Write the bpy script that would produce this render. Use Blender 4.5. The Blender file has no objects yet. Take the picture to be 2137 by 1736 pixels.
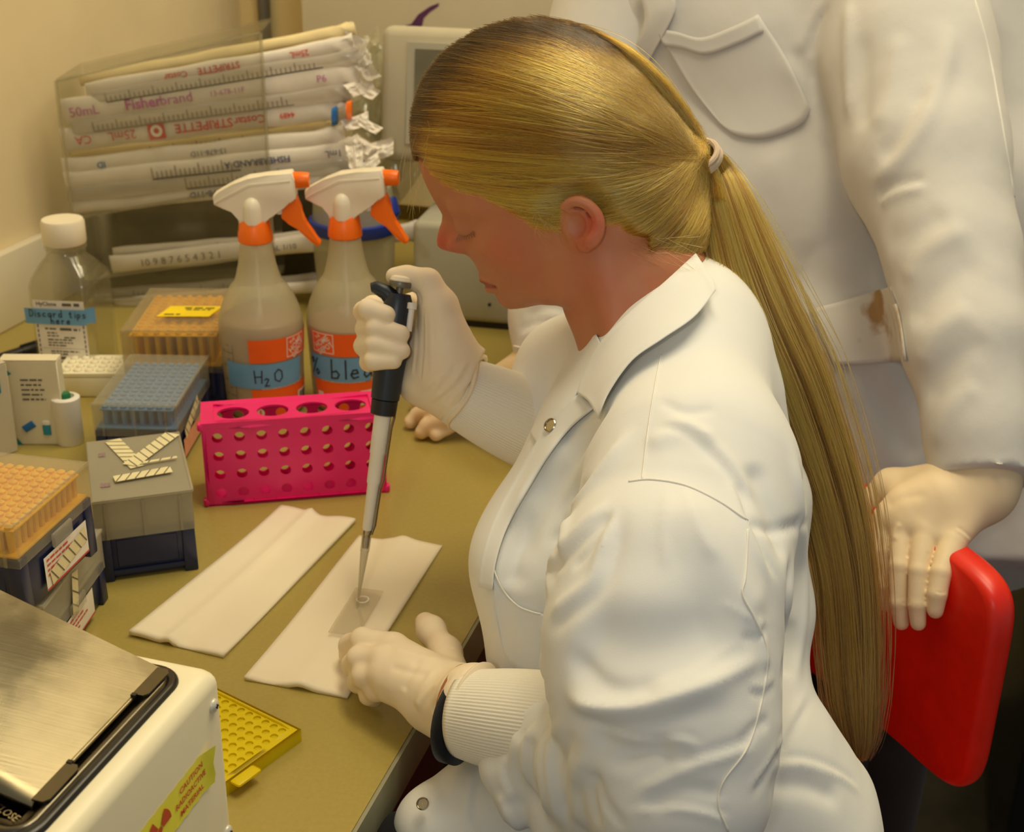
import bpy, bmesh, math, random
import numpy as np
from mathutils import Vector, Matrix
from mathutils.bvhtree import BVHTree
import openvdb as vdb

S = bpy.context.scene
COL = S.collection
rnd = random.Random(7)
rng = np.random.default_rng(7)

# ------------------------------------------------------------------ camera
ZB = 0.80                       # height of the bench top
CX, CY, F = 1068.5, 868.0, 2800.0
PIT, ROLL = math.radians(23.8), math.radians(0.9)
CAM = np.array([0.0, 0.0, ZB + 0.615])
_r0 = np.array([1.0, 0, 0]); _u0 = np.array([0, math.sin(PIT), math.cos(PIT)])
FW = np.array([0, math.cos(PIT), -math.sin(PIT)])
RT = math.cos(ROLL) * _r0 + math.sin(ROLL) * _u0
UP = -math.sin(ROLL) * _r0 + math.cos(ROLL) * _u0
cam_data = bpy.data.cameras.new('camera')
cam_data.sensor_width = 36.0
cam_data.lens = 36.0 * F / 2137.0
cam_data.clip_start = 0.05
cam_data.dof.use_dof = True
cam_data.dof.focus_distance = 0.90
cam_data.dof.aperture_fstop = 13.0
cam_ob = bpy.data.objects.new('camera', cam_data)
COL.objects.link(cam_ob)
_m = Matrix.Identity(4)
for _i in range(3):
    _m[_i][0], _m[_i][1], _m[_i][2], _m[_i][3] = RT[_i], UP[_i], -FW[_i], CAM[_i]
cam_ob.matrix_world = _m
S.camera = cam_ob

# ------------------------------------------------------------------ light and exposure
S.view_settings.view_transform = 'Standard'
S.view_settings.look = 'None'
S.view_settings.gamma = 1.0
S.view_settings.use_curve_mapping = False
S.view_settings.exposure = 0.0
S.cycles.use_denoising = True
S.cycles.max_bounces = 8
S.cycles.transparent_max_bounces = 16
S.cycles.caustics_reflective = False
S.cycles.caustics_refractive = False
W = bpy.data.worlds.new('room_ambient'); S.world = W; W.use_nodes = True
_bg = W.node_tree.nodes['Background']
_bg.inputs[0].default_value = (1.0, 0.97, 0.90, 1)
_bg.inputs[1].default_value = 0.26


def lamp(name, kind, loc, energy, color, size=None, target=None, size_y=None):
    l = bpy.data.lights.new(name, kind); l.energy = energy; l.color = color
    if kind == 'AREA':
        l.size = size
        if size_y: l.shape = 'RECTANGLE'; l.size_y = size_y
    else:
        l.shadow_soft_size = size or 0.02
    o = bpy.data.objects.new(name, l); COL.objects.link(o); o.location = loc
    if target is not None:
        d = Vector(target) - Vector(loc)
        o.rotation_euler = d.to_track_quat('-Z', 'Y').to_euler()
    return o


# the photographer's flash: a beam aimed over the bench, held a little left of, above and behind the lens
_fl = lamp('camera_flash', 'SPOT', tuple(CAM - 0.15 * RT + 0.08 * UP - 0.40 * FW), 11.0, (1.0, 0.98, 0.90), 0.03,
           tuple(CAM + 1.5 * (FW + 0.09 * RT + 0.17 * UP)))
_fl.data.spot_size = math.radians(52); _fl.data.spot_blend = 1.0
# two fluorescent ceiling troffers above the bench and the aisle
lamp('ceiling_lamp', 'AREA', (0.20, 1.05, 2.75), 18, (1.0, 0.86, 0.58), 1.2, (0.1, 1.0, 0.8), 0.4)
lamp('ceiling_lamp', 'AREA', (0.75, 1.80, 2.75), 20, (1.0, 0.86, 0.56), 1.2, (0.0, 1.6, 0.8), 0.4)


# ------------------------------------------------------------------ picture measurement -> world
def ray(x, y):
    return (x - CX) / F * RT - (y - CY) / F * UP + FW


def P(x, y, d):
    """world point seen at pixel x, y of the 2137 x 1736 photograph, d metres along the optical axis"""
    return CAM + d * ray(x, y)


def G(x, y, z=0.0):
    """world point seen at x, y that lies z above the bench top"""
    d = ray(x, y)
    return CAM + d * ((ZB + z - CAM[2]) / d[2])


def depth_of(p):
    return float((np.asarray(p) - CAM) @ FW)


# ------------------------------------------------------------------ object helpers
def tag(o, label, cat, group=None, kind=None):
    if label: o['label'] = label
    if cat: o['category'] = cat
    if group: o['group'] = group
    if kind: o['kind'] = kind
    return o


def empty(name, loc=(0, 0, 0), rotz=0.0, label=None, cat=None, group=None):
    o = bpy.data.objects.new(name, None); COL.objects.link(o)
    o.empty_display_size = 0.02
    o.location = tuple(float(c) for c in loc); o.rotation_euler = (0, 0, rotz)
    return tag(o, label, cat, group)


def link(name, me, mat, parent=None):
    o = bpy.data.objects.new(name, me); COL.objects.link(o)
    if mat is not None: me.materials.append(mat)
    if parent is not None: o.parent = parent
    return o


def pymesh(name, V, Fc, mat, parent=None, smooth=True, world=True):
    """mesh from world coordinates; when world, made relative to an unrotated parent's place"""
    V = np.asarray(V, dtype=np.float64)
    if parent is not None and world:
        V = V - np.array(root_loc(parent))
    me = bpy.data.meshes.new(name)
    me.from_pydata([tuple(v) for v in V], [], [tuple(int(i) for i in f) for f in Fc])
    me.validate(); me.update()
    if smooth: me.shade_smooth()
    return link(name, me, mat, parent)


def root_loc(o):
    l = np.zeros(3)
    while o is not None:
        l = l + np.array(o.location); o = o.parent
    return tuple(l)


class MB:
    """collects shapes in one bmesh"""
    def __init__(s): s.b = bmesh.new()

    def _add(s, verts, faces, M=None):
        vs = [s.b.verts.new(M @ Vector(v) if M is not None else Vector(v)) for v in verts]
        fs = []
        for f in faces:
            try: fs.append(s.b.faces.new([vs[i] for i in f]))
            except ValueError: pass
        return vs, fs

    def box(s, c, size, M=None, bev=0.0, seg=2):
        x, y, z = [h / 2 for h in size]
        v = [(c[0] + i * x, c[1] + j * y, c[2] + k * z) for i in (-1, 1) for j in (-1, 1) for k in (-1, 1)]
        f = [(0, 1, 3, 2), (4, 6, 7, 5), (0, 4, 5, 1), (2, 3, 7, 6), (0, 2, 6, 4), (1, 5, 7, 3)]
        vs, fs = s._add(v, f, M)
        if bev > 0:
            es = list({e for q in fs for e in q.edges})
            bmesh.ops.bevel(s.b, geom=es, offset=bev, segments=seg, affect='EDGES', profile=0.5)
        return s

    def frustum(s, c, s0, s1, h, M=None, bev=0.0):
        v = [(c[0] + i * q[0] / 2, c[1] + j * q[1] / 2, c[2] + z) for z, q in ((0, s0), (h, s1)) for i, j in ((-1, -1), (1, -1), (1, 1), (-1, 1))]
        f = [(3, 2, 1, 0), (4, 5, 6, 7)] + [(i, (i + 1) % 4, 4 + (i + 1) % 4, 4 + i) for i in range(4)]
        vs, fs = s._add(v, f, M)
        if bev > 0:
            es = list({e for q in fs for e in q.edges})
            bmesh.ops.bevel(s.b, geom=es, offset=bev, segments=2, affect='EDGES', profile=0.5)
        return s

    def lathe(s, prof, n=48, M=None, cap=True, a0=0.0, sx=1.0, sy=1.0, rib=None):
        """prof: list of (r, z)"""
        v = []
        for r, z in prof:
            for i in range(n):
                a = a0 + 2 * math.pi * i / n
                k = r + (rib(i, z) if rib else 0)
                v.append((k * math.cos(a) * sx, k * math.sin(a) * sy, z))
        f = []
        for j in range(len(prof) - 1):
            for i in range(n):
                f.append((j * n + i, j * n + (i + 1) % n, (j + 1) * n + (i + 1) % n, (j + 1) * n + i))
        if cap:
            f.append(tuple(range(n))[::-1]); f.append(tuple((len(prof) - 1) * n + i for i in range(n)))
        s._add(v, f, M); return s

    def prism(s, poly, t, M=None, bev=0.0):
        """poly (x, z) outline pushed along y from -t/2 to t/2"""
        n = len(poly)
        v = [(x, -t / 2, z) for x, z in poly] + [(x, t / 2, z) for x, z in poly]
        f = [tuple(range(n)), tuple(range(n, 2 * n))[::-1]] + [(i, n + i, n + (i + 1) % n, (i + 1) % n) for i in range(n)]
        vs, fs = s._add(v, f, M)
        if bev > 0:
            es = [e for e in {e for q in fs for e in q.edges}]
            bmesh.ops.bevel(s.b, geom=es, offset=bev, segments=2, affect='EDGES', profile=0.5)
        return s

    def tube(s, pts, r, n=10, M=None, closed=False, flat=None):
        v, f = tube_geo(pts, r, n, closed, flat)
        s._add(v, f, M); return s

    def ball(s, c, r, n=16, M=None):
        prof = [(max(1e-4, math.sin(math.pi * i / n)), -math.cos(math.pi * i / n)) for i in range(n + 1)]
        r = (r, r, r) if np.isscalar(r) else r
        T = Matrix.Translation(c) @ Matrix.Diagonal((r[0], r[1], r[2], 1))
        s.lathe(prof, n * 2, (M @ T) if M is not None else T); return s

    def grid(s, fn, nu, nv, M=None, closed_u=False):
        v = [fn(i / (nu - (0 if closed_u else 1)), j / (nv - 1)) for i in range(nu) for j in range(nv)]
        f = [(i * nv + j, ((i + 1) % nu) * nv + j, ((i + 1) % nu) * nv + j + 1, i * nv + j + 1)
             for i in range(nu if closed_u else nu - 1) for j in range(nv - 1)]
        s._add(v, f, M); return s

    def build(s, name, mat, parent=None, smooth=True, auto=40):
        bmesh.ops.remove_doubles(s.b, verts=s.b.verts, dist=1e-6)
        bmesh.ops.recalc_face_normals(s.b, faces=s.b.faces)
        me = bpy.data.meshes.new(name); s.b.to_mesh(me); s.b.free()
        if smooth:
            me.shade_smooth()
            me.set_sharp_from_angle(angle=math.radians(auto))
        return link(name, me, mat, parent)


def tube_geo(pts, r, n=10, closed=False, flat=None):
    pts = [np.asarray(p, float) for p in pts]
    m = len(pts)
    rr = [r] * m if np.isscalar(r) else list(r)
    V, Fc = [], []
    up = None
    for i in range(m):
        a = pts[(i - 1) % m] if (closed or i > 0) else pts[i]
        b = pts[(i + 1) % m] if (closed or i < m - 1) else pts[i]
        t = (b - a) / (np.linalg.norm(b - a) + 1e-12)
        if up is None:
            up = np.array([0, 0, 1.0]) if abs(t[2]) < 0.9 else np.array([1.0, 0, 0])
        x = np.cross(t, up); x /= np.linalg.norm(x) + 1e-12
        y = np.cross(x, t); up = y
        fx = 1.0 if flat is None else flat
        for k in range(n):
            q = 2 * math.pi * k / n
            V.append(tuple(pts[i] + rr[i] * (x * math.cos(q) * fx + y * math.sin(q))))
    for i in range(m if closed else m - 1):
        for k in range(n):
            Fc.append((i * n + k, i * n + (k + 1) % n, ((i + 1) % m) * n + (k + 1) % n, ((i + 1) % m) * n + k))
    if not closed:
        Fc.append(tuple(range(n))[::-1]); Fc.append(tuple((m - 1) * n + k for k in range(n)))
    return V, Fc


def axis_matrix(o, x, y, z):
    M = Matrix.Identity(4)
    for i in range(3):
        M[i][0], M[i][1], M[i][2], M[i][3] = x[i], y[i], z[i], o[i]
    return M


def unit(v):
    v = np.asarray(v, float); return v / (np.linalg.norm(v) + 1e-12)


# ------------------------------------------------------------------ lettering
_fc = {}


def text_geo(txt, size, bold=False, sx=1.0, res=2):
    """flat letters in x, y, centred on the origin -> verts, faces, width"""
    key = (txt, bold)
    if key not in _fc:
        c = bpy.data.curves.new('lettering', 'FONT'); c.body = txt; c.size = 1.0
        c.align_x = 'CENTER'; c.align_y = 'CENTER'; c.resolution_u = res
        c.offset = 0.018 if bold else 0.0
        o = bpy.data.objects.new('lettering', c); COL.objects.link(o)
        dg = bpy.context.evaluated_depsgraph_get()
        me = bpy.data.meshes.new_from_object(o.evaluated_get(dg))
        V = np.array([v.co[:] for v in me.vertices]).reshape(-1, 3)
        Fc = [tuple(p.vertices) for p in me.polygons]
        bpy.data.objects.remove(o); bpy.data.curves.remove(c); bpy.data.meshes.remove(me)
        _fc[key] = (V, Fc)
    V, Fc = _fc[key]
    V = V.copy() * size; V[:, 0] *= sx
    return V, Fc


# hand lettering: strokes on a unit box, y up
HAND = {
    'H': [[(0, 1), (.05, 0)], [(.55, 1), (.5, 0)], [(.02, .5), (.52, .52)]],
    '2': [[(0, .8), (.2, 1), (.45, .85), (.1, .1), (0, .02), (.55, .05)]],
    'O': [[(.3, 1), (.02, .7), (.05, .2), (.35, 0), (.6, .3), (.55, .8), (.3, 1)]],
    '%': [[(.15, .95), (0, .8), (.15, .65), (.28, .8), (.15, .95)], [(.55, 1), (.05, 0)], [(.5, .35), (.36, .2), (.5, .03), (.64, .18), (.5, .35)]],
    'b': [[(.05, 1.1), (.02, 0), (.35, .02), (.45, .25), (.3, .45), (.05, .35)]],
    'l': [[(.1, 1.1), (.1, 0)]],
    'e': [[(0, .28), (.4, .32), (.32, .52), (.12, .5), (.02, .22), (.15, .02), (.42, .1)]],
    'a': [[(.4, .5), (.12, .5), (.02, .2), (.15, .02), (.38, .2), (.42, .52), (.46, .02)]],
    'D': [[(.05, 1), (.05, 0), (.4, .1), (.52, .5), (.4, .9), (0, 1)]],
    'i': [[(.1, .5), (.1, 0)], [(.1, .72), (.12, .76)]],
    's': [[(.38, .48), (.12, .52), (.1, .32), (.36, .22), (.32, .03), (.02, .04)]],
    'c': [[(.4, .45), (.15, .52), (.02, .25), (.15, .02), (.4, .08)]],
    'r': [[(.05, .52), (.08, 0)], [(.07, .3), (.2, .5), (.38, .46)]],
    'd': [[(.4, .42), (.12, .5), (.02, .2), (.15, .02), (.38, .15)], [(.42, 1.05), (.42, 0)]],
    't': [[(.18, .85), (.15, .1), (.35, .02)], [(0, .55), (.36, .57)]],
    'p': [[(.05, .5), (.03, -.35)], [(.05, .4), (.3, .52), (.42, .25), (.25, .03), (.05, .12)]],
    'h': [[(.05, 1), (.05, 0)], [(.05, .3), (.25, .5), (.38, .35), (.4, 0)]],
    'n': [[(.05, .5), (.05, 0)], [(.05, .3), (.25, .5), (.38, .35), (.4, 0)]],
}


def hand_geo(txt, size, pen, gap=.72):
    V, Fc, x = [], [], 0.0
    for ch in txt:
        if ch in HAND:
            k = .62 if ch == '2' else 1.0
            for st in HAND[ch]:
                pts = [np.array([x + a * k, b * k - (.25 if ch == '2' else 0), 0]) * size for a, b in st]
                for a, b in zip(pts[:-1], pts[1:]):
                    t = unit(b - a); n = np.array([-t[1], t[0], 0]) * pen / 2; e = t * pen * .3
                    i = len(V); V += [a - n - e, b - n + e, b + n + e, a + n - e]; Fc.append((i, i + 1, i + 2, i + 3))
        x += gap if ch != 'l' and ch != 'i' else gap * .5
    V = np.array(V); V[:, 0] -= (V[:, 0].max() + V[:, 0].min()) / 2
    return V, Fc


def densify(V, Fc, maxlen):
    b = bmesh.new()
    vs = [b.verts.new(v) for v in V]
    for f in Fc:
        try: b.faces.new([vs[i] for i in f])
        except ValueError: pass
    bmesh.ops.triangulate(b, faces=b.faces)
    for _ in range(4):
        es = [e for e in b.edges if e.calc_length() > maxlen]
        if not es: break
        bmesh.ops.subdivide_edges(b, edges=es, cuts=1)
        bmesh.ops.triangulate(b, faces=[f for f in b.faces if len(f.verts) > 3])
    b.verts.index_update()
    V2 = np.array([v.co[:] for v in b.verts]); F2 = [tuple(v.index for v in f.verts) for f in b.faces]
    b.free()
    return V2, F2


def flat_print(name, geos, M, mat, parent, lift=0.0003):
    """letters/shapes [(V, F)] lying in M's x, y plane, lifted along M's z"""
    V, Fc = [], []
    for v, f in geos:
        o = len(V); V += [tuple(M @ Vector((q[0], q[1], q[2] + lift))) for q in v]
        Fc += [tuple(i + o for i in g) for g in f]
    me = bpy.data.meshes.new(name); me.from_pydata(V, [], Fc); me.update()
    o = link(name, me, mat, parent)
    if name in ('print', 'graduation', 'stripe_print', 'red_print', 'corner_print'): o['kind'] = 'stuff'      # words too small to pick apart
    return o


def shift(geo, dx, dy, rot=0.0):
    V, Fc = geo; c, s = math.cos(rot), math.sin(rot)
    V = np.asarray(V, float); U = V.copy()
    U[:, 0] = V[:, 0] * c - V[:, 1] * s + dx; U[:, 1] = V[:, 0] * s + V[:, 1] * c + dy
    return U, Fc


def rect(x0, y0, x1, y1):
    return np.array([(x0, y0, 0), (x1, y0, 0), (x1, y1, 0), (x0, y1, 0)], float), [(0, 1, 2, 3)]


def bars(x0, y, w, h, seed=0):
    """a line of print too small to read: word-long dashes"""
    r = random.Random(seed); g, x = [], x0
    while x < x0 + w:
        l = min(r.uniform(.9, 3.2) * h * 1.4, x0 + w - x)
        g.append(rect(x, y, x + l, y + h * r.uniform(.8, 1))); x += l + h * .7
    return g


def merge(geos):
    V, Fc = [], []
    for v, f in geos:
        o = len(V); V += [tuple(q) for q in v]; Fc += [tuple(i + o for i in g) for g in f]
    return np.array(V), Fc
# ------------------------------------------------------------------ materials
def srgb(r, g, b):
    f = lambda c: (c / 255 / 12.92) if c <= 10 else ((c / 255 + .055) / 1.055) ** 2.4
    return (f(r), f(g), f(b), 1.0)


class Mat:
    def __init__(s, name):
        s.m = bpy.data.materials.new(name); s.m.use_nodes = True
        s.t = s.m.node_tree; s.n = s.t.nodes; s.b = s.n['Principled BSDF']; s.out = s.n['Material Output']

    def node(s, typ, **kw):
        n = s.n.new(typ)
        for k, v in kw.items():
            if hasattr(n, k): setattr(n, k, v)
            else: n.inputs[k.replace('_', ' ')].default_value = v
        return n

    def lk(s, a, b): s.t.links.new(a, b)

    def coords(s, scale=(1, 1, 1), rot=(0, 0, 0), kind='Object'):
        tc = s.node('ShaderNodeTexCoord'); mp = s.node('ShaderNodeMapping')
        mp.inputs['Scale'].default_value = scale; mp.inputs['Rotation'].default_value = rot
        s.lk(tc.outputs[kind], mp.inputs['Vector']); return mp.outputs[0]

    def noise(s, scale, detail=3, vec=None, rough=.55):
        n = s.node('ShaderNodeTexNoise'); n.inputs['Scale'].default_value = scale
        n.inputs['Detail'].default_value = detail; n.inputs['Roughness'].default_value = rough
        s.lk(vec if vec is not None else s.coords(), n.inputs['Vector']); return n.outputs[0]

    def ramp(s, fac, stops):
        r = s.node('ShaderNodeValToRGB'); e = r.color_ramp.elements
        while len(e) < len(stops): e.new(.5)
        for q, (p, c) in zip(e, stops): q.position = p; q.color = c
        s.lk(fac, r.inputs[0]); return r.outputs[0]

    def bump(s, h, strength, dist=.001):
        b = s.node('ShaderNodeBump'); b.inputs['Strength'].default_value = strength; b.inputs['Distance'].default_value = dist
        s.lk(h, b.inputs['Height']); s.lk(b.outputs[0], s.b.inputs['Normal']); return b

    def set(s, **kw):
        for k, v in kw.items(): s.b.inputs[k.replace('_', ' ')].default_value = v
        return s


def simple(name, col, rough=.5, vary=.06, scale=60, bump=0.0, metal=0.0, spec=.5, coat=0.0):
    M = Mat(name); M.set(Roughness=rough, Metallic=metal)
    M.b.inputs['Specular IOR Level'].default_value = spec
    if coat: M.b.inputs['Coat Weight'].default_value = coat
    c = col; lo = tuple(x * (1 - vary) for x in c[:3]) + (1,); hi = tuple(min(1, x * (1 + vary)) for x in c[:3]) + (1,)
    n = M.noise(scale, 3)
    M.lk(M.ramp(n, [(.35, lo), (.65, hi)]), M.b.inputs['Base Color'])
    if bump: M.bump(n, bump, .001)
    return M.m


def translucent(name, col, clear=.4, rough=.35, gloss=.08):
    """milky plastic: part clear, part diffusing, with a weak gloss"""
    M = Mat(name); M.n.remove(M.b)
    tr = M.node('ShaderNodeBsdfTransparent'); tr.inputs[0].default_value = (.97, .97, .95, 1)
    df = M.node('ShaderNodeBsdfDiffuse'); tl = M.node('ShaderNodeBsdfTranslucent'); gl = M.node('ShaderNodeBsdfGlossy')
    n = M.noise(14, 3)
    rc = M.ramp(n, [(.3, tuple(x * .94 for x in col[:3]) + (1,)), (.7, col)])
    M.lk(rc, df.inputs[0]); M.lk(rc, tl.inputs[0]); gl.inputs['Roughness'].default_value = rough
    a = M.node('ShaderNodeMixShader'); a.inputs[0].default_value = .4; M.lk(df.outputs[0], a.inputs[1]); M.lk(tl.outputs[0], a.inputs[2])
    b = M.node('ShaderNodeMixShader'); b.inputs[0].default_value = clear; M.lk(a.outputs[0], b.inputs[1]); M.lk(tr.outputs[0], b.inputs[2])
    lw = M.node('ShaderNodeLayerWeight'); lw.inputs[0].default_value = .5
    pw = M.node('ShaderNodeMath', operation='POWER'); M.lk(lw.outputs['Facing'], pw.inputs[0]); pw.inputs[1].default_value = 4.0
    mu = M.node('ShaderNodeMath', operation='MULTIPLY_ADD'); M.lk(pw.outputs[0], mu.inputs[0]); mu.inputs[1].default_value = .45; mu.inputs[2].default_value = gloss * .35
    c = M.node('ShaderNodeMixShader'); M.lk(mu.outputs[0], c.inputs[0]); M.lk(b.outputs[0], c.inputs[1]); M.lk(gl.outputs[0], c.inputs[2])
    M.lk(c.outputs[0], M.out.inputs[0])
    return M.m


def cloth(name, col, weave=1500, bump=.12, pucker=0.0, vary=.035):
    M = Mat(name); M.set(Roughness=.85)
    M.b.inputs['Specular IOR Level'].default_value = .2
    M.b.inputs['Sheen Weight'].default_value = .15
    n = M.noise(9, 4)
    lo = tuple(x * (1 - vary) for x in col[:3]) + (1,)
    base = M.ramp(n, [(.35, lo), (.7, col)])
    M.lk(base, M.b.inputs['Base Color'])
    w = M.noise(weave, 1); b1 = M.bump(w, bump, .0006)
    if pucker:
        b2 = M.node('ShaderNodeBump'); b2.inputs['Strength'].default_value = pucker; b2.inputs['Distance'].default_value = .008
        M.lk(M.noise(16, 5, M.coords((1, 1, .55)), .5), b2.inputs['Height']); M.lk(b2.outputs[0], b1.inputs['Normal'])
    return M.m


def skinlike(name, col, sss=.15, rough=.5, vary=.1, scale=30, bump=.08, bscale=600, radius=(.01, .004, .002)):
    M = Mat(name); M.set(Roughness=rough)
    M.b.inputs['Subsurface Weight'].default_value = sss
    M.b.inputs['Subsurface Radius'].default_value = (1, .5, .3)
    M.b.inputs['Subsurface Scale'].default_value = .006
    M.b.inputs['Specular IOR Level'].default_value = .35
    n = M.noise(scale, 4)
    lo = (col[0] * (1 - vary * .6), col[1] * (1 - vary * 1.3), col[2] * (1 - vary * 1.3), 1); hi = tuple(min(1, x * (1 + vary * .6)) for x in col[:3]) + (1,)
    M.col = M.ramp(n, [(.3, lo), (.7, hi)])
    M.lk(M.col, M.b.inputs['Base Color'])
    M.bump(M.noise(bscale, 2), bump, .0006)
    return M


MT = {}
MT['wall'] = simple('cream_wall_paint', srgb(232, 214, 172), .7, .03, 6, .03)
MT['wall2'] = simple('tan_wall_paint', srgb(238, 214, 152), .7, .03, 6, .03)
MT['trim'] = simple('white_backsplash', srgb(226, 216, 190), .45, .03, 8)
MT['conduit'] = simple('grey_conduit', srgb(120, 116, 104), .4, .05, 10, metal=.5)
MT['floor'] = simple('dark_floor_tile', srgb(62, 58, 48), .5, .25, 9)
MT['bench'] = simple('olive_laminate', srgb(166, 148, 78), .28, .035, 260, spec=.45)
MT['bench_edge'] = simple('grey_green_edge', srgb(146, 142, 114), .5, .06, 40)
MT['wood'] = simple('dark_brown_cabinet', srgb(64, 42, 22), .5, .2, 14)
MT['blue_plastic'] = simple('navy_plastic', srgb(26, 36, 74), .35, .08, 30)
MT['black_plastic'] = simple('black_plastic', srgb(24, 26, 30), .35, .08, 30)
MT['black_slate'] = simple('blue_black_handle', srgb(30, 38, 48), .38, .08, 30)
MT['lid'] = translucent('frosted_lid', srgb(232, 228, 212), .74)
MT['lid_thin'] = translucent('thin_clear_lid', srgb(236, 228, 200), .86)
MT['lid_frost'] = translucent('hazy_lid', srgb(206, 200, 178), .42)
MT['lid_clear'] = translucent('clear_tan_lid', srgb(222, 208, 166), .82)
MT['yellow_tips'] = simple('yellow_tips', srgb(255, 190, 10), .45, .12, 90)
MT['blue_tips'] = simple('blue_tips', srgb(92, 142, 196), .45, .1, 90)
MT['grey_tips'] = simple('grey_tray', srgb(150, 144, 126), .5, .1, 60)
MT['pink'] = simple('magenta_rack_plastic', srgb(234, 26, 114), .3, .05, 20, spec=.5)
MT['pink_in'] = simple('magenta_inner', srgb(190, 14, 66), .4, .05, 20)
MT['paper'] = cloth('folded_paper_towel', srgb(240, 228, 200), 900, .08)
MT['dark_olive'] = simple('dark_olive_block', srgb(84, 76, 50), .6, .12, 20)
MT['white_plastic'] = simple('white_plastic', srgb(238, 232, 220), .35, .03, 20)
MT['warm_white'] = simple('warm_white_plastic', srgb(240, 230, 205), .4, .03, 20)
MT['orange'] = simple('orange_plastic', srgb(255, 116, 8), .38, .05, 30)
MT['orange_print'] = simple('orange_print', srgb(250, 102, 26), .5, .04, 30)
MT['white_print'] = simple('white_print', srgb(240, 232, 220), .6, .03, 30)
MT['pink_white_print'] = simple('pale_print', srgb(222, 190, 170), .6, .03, 30)
MT['black_ink'] = simple('black_ink', srgb(30, 30, 36), .6, .1, 30)
MT['grey_ink'] = simple('grey_ink', srgb(96, 90, 84), .6, .1, 30)
MT['red_ink'] = simple('red_ink', srgb(206, 72, 56), .6, .1, 30)
MT['magenta_ink'] = simple('magenta_ink', srgb(186, 92, 160), .6, .1, 30)
MT['purple_ink'] = simple('purple_ink', srgb(92, 44, 92), .6, .1, 30)
MT['blue_ink'] = simple('blue_ink', srgb(44, 52, 110), .6, .1, 30)
MT['label_red'] = simple('orange_red_ink', srgb(206, 84, 40), .6, .05, 30)
MT['blue_tape'] = simple('blue_masking_tape', srgb(110, 164, 206), .6, .04, 60, .05)
MT['stripe_tape'] = simple('pale_autoclave_tape', srgb(226, 216, 172), .6, .05, 60, .05)
MT['label'] = simple('white_label', srgb(236, 230, 220), .55, .03, 60)
MT['yellow_label'] = simple('yellow_sticker', srgb(250, 220, 30), .5, .04, 40)
MT['caution'] = simple('yellow_caution_tape', srgb(252, 242, 74), .45, .05, 40, .03)
MT['hdpe'] = translucent('milky_bottle_plastic', srgb(226, 220, 186), .40)
MT['liquid'] = simple('pinkish_grey_liquid', srgb(196, 162, 138), .3, .05, 12)
MT['clear'] = translucent('clear_plastic', srgb(222, 214, 180), .93, .08, .12)
MT['acrylic'] = translucent('clear_acrylic', srgb(206, 196, 156), .94, .1, .10)
MT['acrylic_edge'] = translucent('acrylic_edge', srgb(206, 198, 168), .6, .2)
MT['yellow_rack'] = translucent('yellow_rack_plastic', srgb(255, 236, 20), .10)
MT['housing'] = simple('cream_enamel', srgb(246, 236, 200), .38, .02, 10)
MT['gasket'] = simple('black_gasket', srgb(28, 24, 20), .3, .08, 30)
MT['screw'] = simple('painted_screw', srgb(216, 212, 196), .35, .04, 40, metal=.2)
MT['instr'] = simple('grey_instrument_case', srgb(186, 178, 154), .55, .03, 14)
MT['instr2'] = simple('light_grey_case', srgb(172, 168, 150), .5, .03, 14)
MT['screen'] = simple('dim_screen', srgb(108, 104, 84), .2, .15, 12)
MT['bag'] = translucent('plastic_bag', srgb(214, 212, 180), .78, .15, .2)
MT['wrap'] = translucent('wrapper_film', srgb(236, 230, 220), .42, .2, .1)
MT['wrap_paper'] = simple('wrapper_paper', srgb(234, 226, 212), .5, .05, 30)
MT['wrap_tan'] = simple('wrapper_kraft', srgb(234, 216, 164), .6, .05, 30)
MT['grey_tick'] = simple('grey_ticks', srgb(120, 108, 96), .6, .1, 30)
MT['carton'] = simple('white_carton', srgb(228, 218, 188), .6, .04, 14)
MT['carton_grey'] = simple('grey_carton', srgb(198, 188, 162), .6, .04, 14)
MT['teal'] = simple('teal_print', srgb(30, 132, 152), .5, .1, 30)
MT['foam'] = simple('cream_foam', srgb(246, 238, 206), .7, .03, 40)
MT['green'] = simple('green_cap', srgb(36, 118, 74), .5, .05, 30)
MT['deep_blue'] = simple('deep_blue_plastic', srgb(34, 58, 156), .4, .06, 30)
MT['mid_blue'] = simple('mid_blue_plastic', srgb(26, 108, 178), .4, .06, 30)
MT['red_chair'] = simple('red_vinyl', srgb(226, 34, 10), .35, .05, 60, spec=.5)
MT['dark_metal'] = simple('dark_metal', srgb(40, 38, 36), .4, .1, 30, metal=.6)
MT['chrome'] = simple('snap_metal', srgb(190, 182, 160), .25, .05, 30, metal=1.0)
MT['coat'] = cloth('white_coat_cotton', srgb(231, 231, 226), pucker=.08)
MT['coat2'] = cloth('off_white_coat_cotton', srgb(214, 211, 204), 1300, .14, pucker=.32)
MT['stitch'] = cloth('white_stitching', srgb(238, 234, 222))
MT['rib'] = cloth('white_rib_knit', srgb(238, 232, 214), 1100, .2)
MT['glove'] = skinlike('latex_glove', srgb(236, 220, 190), .06, .55, .04, 30, .12, 240).m
MT['glove2'] = skinlike('thin_latex_glove', srgb(238, 216, 176), .06, .55, .04, 30, .12, 240).m
MT['black_cloth'] = cloth('black_cloth', srgb(20, 20, 24), 900, .3)
MT['dark_trousers'] = cloth('dark_brown_trousers', srgb(48, 32, 26), 900, .3)
MT['blue_shirt'] = cloth('blue_shirt', srgb(50, 70, 140), 900, .3)
MT['hair_tie'] = cloth('beige_elastic', srgb(214, 190, 160), 1500, .5)
MT['glass'] = translucent('glass_slide', srgb(214, 196, 168), .86, .05, .2)
MT['tip_clear'] = translucent('clear_pipette_tip', srgb(226, 216, 190), .80, .1, .3)

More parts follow.
